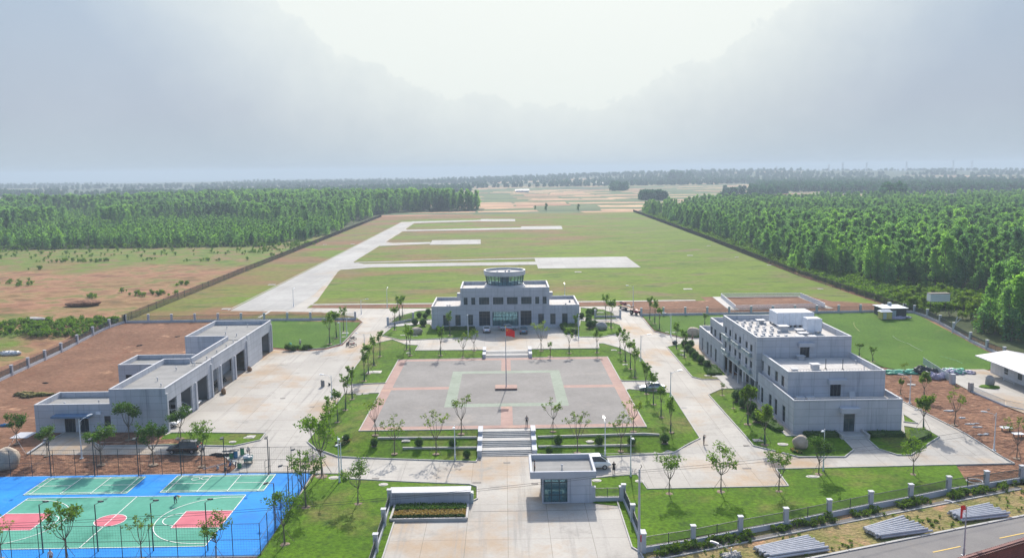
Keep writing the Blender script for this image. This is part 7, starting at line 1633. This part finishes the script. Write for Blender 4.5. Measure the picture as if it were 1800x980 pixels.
for i, (u, v, s_) in enumerate(((838, 848, 1.2), (891, 813, 1.0), (660, 841, 1.0), (1312, 783, .9), (1313, 823, 1.2), (1240, 782, .8), (497, 700, .9), (940, 850, .9))):
    x, y = at(u, v); z = hz(x, y); q = MB((x, y, z))
    q.box(x - s_ / 2, x + s_ / 2, y - .25, y + .25, z, z + .07)
    for k in range(6): q.box(x - s_ / 2 + .05 + k * s_ / 6, x - s_ / 2 + .09 + k * s_ / 6, y - .2, y + .2, z + .07, z + .085)
    tag(q.build('drain_grate', 'drain'), ['drain grate at the corner of the left front kerb', 'drain grate at the foot of the wide steps', 'drain grate on the road left of the name wall', 'drain grate at the kerb corner near the boulder', 'drain grate in the front paving between two trees', 'drain grate before the right corner of the square lawn', 'drain grate out in the yard', 'drain grate left of the guard house'][i], 'drain grate', 'drain grates in the paving')
def bin_(u, v, label, m='cloth_grey', h_=1.0, group=None, nm='rubbish_bin', r=.36, cat='bin'):
    x, y = at(u, v); z = hz(x, y) + .05; t = thing(nm, (x, y, z), label, cat, group); q = MB((x, y, z)); q.lathe((x, y, z), [(r * .85, 0), (r, h_ * .1), (r, h_ * .92), (r * .9, h_)], 14); q.build('body', m, t)
    q = MB((x, y, z)); q.lathe((x, y, z + h_), [(r * 1.04, 0), (r * 1.04, .06), (r * .4, .10), (.01, .10)], 14); q.build('rim', 'dark_metal', t)
bin_(567.5, 679, 'grey cylindrical bin standing alone in the yard left of the square', 'cloth_grey', 1.15)
bin_(579, 677, 'small dark stump beside the bin in the yard', 'cloth_black', .4, r=.2, nm='bollard', cat='bollard')
for u, v, m_, l, h_ in ((414.5, 804.5, 'plastic_blue', 'blue barrel by the court gate', 1.05), (426, 799, 'plastic_green', 'dark green barrel farthest by the court gate', 1.0), (407, 805, 'plastic_green', 'bright green barrel lying left of the blue barrel', .8), (421, 822, 'plastic_green', 'small green can beside the bending worker', .7), (383, 846 - 22, 'ac_white', 'small white bucket on the bare soil by the ladder', .35), (396, 827, 'cloth_navy', 'dark blue can on the bare soil near the court fence', .45), (432, 803, 'plastic_teal', 'teal can beside the cargo tricycle', .5)):
    bin_(u, v, l, m_, h_, 'barrels and cans at the court gate', 'barrel', .30 if h_ > .6 else .17, 'barrel')
a, b = Vector(at(357, 825)), Vector(at(399, 814)); d = (b - a).normalized(); nn = Vector((-d.y, d.x)) * .2; t = thing('ladder', (a.x, a.y, hz(*a)), 'pale ladder lying on the bare soil behind the court fence', 'ladder')
for s in (-1, 1): q = MB((*t.location,)); p, r_ = a + nn * s, b + nn * s; q.tube([(p.x, p.y, hz(*p) + .12), (r_.x, r_.y, hz(*r_) + .12)], .035, 5); q.build('rail', 'coping', t)
for k in range(9): q = MB((*t.location,)); c = a.lerp(b, (k + .5) / 9); p, r_ = c - nn, c + nn; q.tube([(p.x, p.y, hz(*c) + .13), (r_.x, r_.y, hz(*c) + .13)], .02, 5); q.build('rung', 'coping', t)
def heap(u, v, w_, d_, h_, m, label, cat, seed=0, nm='heap', n=6):
    x, y = at(u, v); z = hz(x, y); q = MB((x, y, z)); rr_ = random.Random(seed)
    for k in range(n): q.blob((x + rr_.uniform(-.4, .4) * w_, y + rr_.uniform(-.4, .4) * d_, z + h_ * .25), w_ * rr_.uniform(.16, .32), d_ * rr_.uniform(.18, .34), h_ * rr_.uniform(.22, .5), seed + k, .32, 24, 12, None, 5.5)
    return tag(q.build(nm, m, None, True), label, cat)
heap(390, 800, 2.6, .8, .5, 'cloth_black', 'dark tarpaulin bundle on the kerb behind the ladder', 'bundle', 1, 'tarpaulin_bundle')
heap(405, 792, 1.8, .7, .3, 'cloth_grey', 'flat grey bundle on the lane near the barrels', 'bundle', 2, 'tarpaulin_bundle')
heap(1595, 655, 7.2, 2.2, .7, 'tarp_green', 'crumpled green sheeting at the edge of the wide lawn', 'sheeting', 3, 'green_sheeting', 12)
heap(1678, 655, 4.2, 3.0, 1.1, 'tarp_green', 'heap of green sheeting beside the cabin yard', 'sheeting', 4, 'green_sheeting', 7)
heap(1664, 655, 4.5, 3.0, 1.0, 'tarp_violet', 'heap of violet grey sheeting by the leaning railing', 'sheeting', 5, 'violet_sheeting', 8)
heap(1697, 656, 3.6, 2.6, .8, 'tarp_violet', 'violet grey sheeting at the lawn end of the cabin yard', 'sheeting', 6, 'violet_sheeting', 6)
heap(1626, 655, 3.8, 2.5, 2.0, 'dark_metal', 'dark scrap heap at the edge of the wide lawn', 'scrap heap', 7, 'scrap_heap', 9)
heap(1652, 664, 5.0, 2.2, 1.3, 'tarp_violet', 'pale scrap and foil heap behind the leaning railing', 'scrap heap', 8, 'scrap_heap', 9)
heap(1583, 560, 6.5, 2.5, .8, 'tarp_violet', 'pale rubbish scattered beside the dark shed', 'rubbish', 9, 'rubbish_heap', 10)
heap(1436, 580, 1, 1, .1, 'tarp_white', 'white scrap on the wide lawn behind the office', 'scrap', 10, 'scrap')
heap(24, 688 - 66, 5.0, 2.0, .9, 'tarp_white', 'white plastic rubbish on the track outside the left fence', 'rubbish', 11, 'rubbish_heap', 8)
heap(13, 748, 3, 1, .6, 'plastic_blue', 'dark machine part on the bare soil at the left edge', 'machine part', 12, 'machine_part', 3)
heap(1283, 977, 2.2, 1.2, .5, 'rock_grey', 'broken kerb stones on the verge below the pillar fence', 'stones', 13, 'stone_heap', 7)
heap(1740, 660 + 20 + 40, .6, .6, .2, 'rock_grey', 'loose stone beside the yard railing', 'stone', 14, 'stone', 2)
for i, (u, v, w_) in enumerate(((1708, 745, 2.2), (1719, 750, 1.6), (1728, 763, 1.6), (1690, 735, 1.4), (1668, 722, 2.4), (1612, 720, 1.2))): heap(u, v, w_, .6, .25, 'tarp_white', f'{["long", "short", "flat", "small", "curved", "narrow"][i]} pale concrete scrap on the rough soil right of the office', 'scrap', 30 + i, 'concrete_scrap', 3)
for i, (u, v) in enumerate(((1768, 756), (1789, 767))):
    x, y = at(u, v); z = hz(x, y); t = thing('white_board', (x, y, z), ['white board on short legs with a pipe on it, on the rough soil', 'white board resting on the rough soil at the right edge'][i], 'board'); q = MB((x, y, z)); q.box(x - .8, x + .8, y - .5, y + .5, z + .45, z + .53); q.build('top', 'paint_white', t)
    for a in (-.6, .6): q = MB((x, y, z)); q.box(x + a - .06, x + a + .06, y - .06, y + .06, z - .1, z + .45); q.build('leg', 'dark_metal', t)
# pile of cut brush with a covered corner
def brush(u0, u1, v, h_, label):
    (x0, y0), (x1, y1) = at(u0, v), at(u1, v); rr_ = random.Random(8); cx, cy_ = (x0 + x1) / 2, (y0 + y1) / 2; z = hz(cx, cy_); q = MB((cx, cy_, z))
    for k in range(14):
        f = rr_.random(); clump(q, (x0 + (x1 - x0) * f, y0 + rr_.uniform(0, 1.6), z + h_ * rr_.uniform(.25, .65)), rr_.uniform(.5, .8), 190, .15, rr_, .7)
    tag(q.build('brush_pile', 'leaf_dark'), label, 'brush pile')
brush(501, 541, 618, 1.6, 'pile of dark cut brush at the edge of the fresh lawn')
heap(509, 612, 1.4, 1.2, 1.7, 'tarp_green', 'teal sheet thrown over the left end of the brush pile', 'sheeting', 18, 'green_sheeting', 3)
for i, (u, v, h_) in enumerate(((390 / 3.5, 540 + 400 / 3.5, .3),)): pass
for u, v, l in ((385 + 54, 540 + 392 / 3.5 - 0, 'brown wrapped crate on the yard beside the far garage bay'), (391, 540 + 530 / 3.5, 'brown wrapped crate on the yard beside the middle garage bay')):
    heap(u, v, 1.3, 1.2, 1.5, 'wood', l, 'crate', int(u), 'wrapped_crate', 2)
for u, v, w_, l in ((282 / 3.5, 540 + 465 / 3.5, 1.4, 'black patch of sheeting on the red soil, nearest'), (860 / 3.5, 540 + 236 / 3.5, 1.3, 'black sheeting scrap on the red soil, middle'), (1085 / 3.5, 540 + 180 / 3.5, 1.6, 'dark scrap on the red soil behind the garage')):
    heap(u, v, w_, .8, .25, 'cloth_black', l, 'scrap', int(u), 'black_scrap', 2)
heap(60, 695, 7, 2.6, .9, 'verge', 'low mound of pale soil behind the garage annex', 'earth heap', 41, 'earth_heap', 7)
# yard goods of the cabin
x, y = 94.6, 146; z = .7
t = thing('red_bench', (x, y, z), 'red topped bench before the wall of the white cabin', 'bench'); q = MB((x, y, z)); q.box(x - .5, x + .5, y - 1, y + 1, z + .8, z + .95); q.build('top', 'paint_red', t)
for a in (-.8, .8): q = MB((x, y, z)); q.box(x - .4, x + .4, y + a - .1, y + a + .1, z, z + .8); q.build('leg', 'coping', t)
t = thing('notice_rack', (94.2, 152, z), 'white tubular rack on feet before the wall of the white cabin', 'rack'); q = MB((94.2, 152, z))
for yy in (150.4, 153.6): q.tube([(94.2, yy, z), (94.2, yy, z + 2.0)], .05, 6); q.tube([(93.7, yy, z + .05), (94.7, yy, z + .05)], .05, 6)
for zz in (.5, 1.1, 1.95): q.tube([(94.2, 150.4, z + zz), (94.2, 153.6, z + zz)], .04, 6)
q.build('frame', 'white_metal', t)
# leaning white post by the right fence, hoses on the lawn, old planks at the left
x, y = at(1673, 586); q = MB((x, y, hz(x, y))); q.tube([(x, y, hz(x, y)), (x + 1.2, y, hz(x, y) + 4.2)], .12, 6); q.tube([(x + .9, y + .3, hz(x, y) + 2.4), (x + 2.2, y + .3, hz(x, y) + 3.6)], .09, 6); tag(q.build('leaning_post', 'coping'), 'white post leaning against the right hand pillar fence', 'post')
def hose(pts, label, m='coping', r=.018):
    P3_ = [(*at(*p), 0) for p in pts]; P3_ = [(x, y, hz(x, y) + .2) for x, y, _ in P3_]; q = MB(P3_[0]); q.tube(P3_, r, 5); tag(q.build('hose', m), label, 'hose', 'hoses lying on the ground')
hose([(1569, 591), (1576, 597), (1585, 601), (1597, 605), (1609, 612), (1622, 618)], 'pale hose lying across the wide lawn')
hose([(1652, 627), (1665, 630), (1680, 634), (1692, 640)], 'pale hose on the wide lawn near the cabin', 'tarp_green')
hose([(1501, 567), (1501, 572), (1506, 579), (1511, 583)], 'curved yellow hose on the wide lawn behind the office', 'paint_yellow')
hose([(27, 765), (24, 775), (14, 787), (0, 796)], 'white cable curving over the bare soil left of the annex')
hose([(28, 771), (38, 787), (45, 798)], 'white cable between the annex ramp and the court fence')
x, y = at(48, 800); x2, y2 = at(79, 779); q = MB((x, y, hz(x, y))); q.tube([(x, y, hz(x, y) + .25), (x2, y2, hz(x2, y2) + .3)], .13, 8); tag(q.build('pale_pole', 'coping'), 'pale pole lying along the edge of the annex pad', 'pole')
x, y = at(1606, 832); 
q_ = at(1585 + 30, 835)
# coil of hose in the corner of the front lawn
x, y = at(1713, 848); q = MB((x, y, hz(x, y))); q.tube([(x + 1.0 * math.cos(a * .4), y + .8 * math.sin(a * .4), hz(x, y) + .25) for a in range(17)], .09, 6, cap=False); tag(q.build('hose_coil', 'tarp_white'), 'white hoop of hose on the soil inside the pillar fence', 'hose')
# masts and pylons on the horizon
def pylon(u, vt, vb, Y, label):
    d = ray(u, vb); t_ = Y / d.y; x = d.x * t_; z = hz(x, Y); h_ = (vb - vt) * Y / F + 4; w_ = h_ * .09; q = MB((x, Y, z))
    for sx in (-1, 1):
        for sy in (-1, 1): q.tube([(x + sx * w_, Y + sy * w_, z), (x + sx * w_ * .15, Y + sy * w_ * .15, z + h_)], .35, 4)
    for k in range(7): f = k / 7; ww = w_ * (1 - .85 * f); q.tube([(x - ww, Y, z + h_ * f), (x + ww * .9, Y, z + h_ * (f + .13))], .25, 3); q.tube([(x + ww, Y, z + h_ * f), (x - ww * .9, Y, z + h_ * (f + .13))], .25, 3)
    for f in (.72, .84, .95): q.tube([(x - h_ * .16, Y, z + h_ * f), (x + h_ * .16, Y, z + h_ * f)], .3, 4)
    tag(q.build('pylon', 'steel'), label, 'pylon', 'pylons and masts on the horizon')
for i, (u, vt, vb) in enumerate(((1365, 297, 306), (1456.7, 294, 305), (1481, 291, 305), (1523, 291, 304), (1593, 288, 303), (1675, 284, 302), (1708, 284, 301))): pylon(u, vt, vb, 3000 + 40 * i, f'{ORD[i]} lattice pylon from the left on the right half of the horizon')
for u, vt, vb, l in ((670, 302, 318, 'thin mast on the horizon above the end of the airfield, left'), (512, 311, 321, 'thin mast on the horizon above the left wood'), (1233, 296, 308, 'thin mast on the low ridge right of the middle')):
    Y = 2900; d = ray(u, vb); x = d.x * Y / d.y; z = hz(x, Y); h_ = (vb - vt) * Y / F + 3; q = MB((x, Y, z)); q.tube([(x, Y, z), (x, Y, z + h_)], [1.0, .35], 5); tag(q.build('mast', 'steel'), l, 'mast', 'pylons and masts on the horizon')
for u, v, w_, l in ((1055, 323.5, 30, 'long white shed roof far off on the right rise'), (918, 336, 24, 'low pale farm roof among the far fields')):
    x, y = at(u, v, 4); z = hz(x, y); t = thing('farm_shed', (x, y, z), l, 'farm shed', 'far farm sheds'); q = MB((x, y, z)); q.box(x - w_ / 2, x + w_ / 2, y, y + 12, z, z + 3.2); q.build('wall', 'prefab_white', t); q = MB((x, y, z)); q.add([(x - w_ / 2 - 1, y - 1, z + 3), (x + w_ / 2 + 1, y - 1, z + 3), (x + w_ / 2 + 1, y + 6, z + 5.5), (x - w_ / 2 - 1, y + 6, z + 5.5), (x + w_ / 2 + 1, y + 13, z + 3), (x - w_ / 2 - 1, y + 13, z + 3)], [(0, 1, 2, 3), (3, 2, 4, 5), (0, 3, 5), (1, 4, 2), (0, 5, 4, 1)]); q.build('roof', 'prefab_roof', t)

# ------------------------------------------------------------------ the hazy air
def haze():
    q = MB(); q.box(-9000, 9000, -700, 8500, -1.3, 78); o = q.build('haze', 'concrete'); o['kind'] = 'stuff'; o['label'] = 'pale blue grey haze filling the air over the plain'; o['category'] = 'haze'
    m = bpy.data.materials.new('haze'); m.use_nodes = True; global nt; nt = m.node_tree; nt.nodes.clear()
    v = N('ShaderNodeVolumePrincipled'); v.inputs['Color'].default_value = (.51, .62, .73, 1); v.inputs['Density'].default_value = HAZE; v.inputs['Anisotropy'].default_value = .1
    o_ = N('ShaderNodeOutputMaterial'); L(v.outputs[0], o_.inputs['Volume']); o.data.materials.clear(); o.data.materials.append(m)
HAZE = .00032
haze()
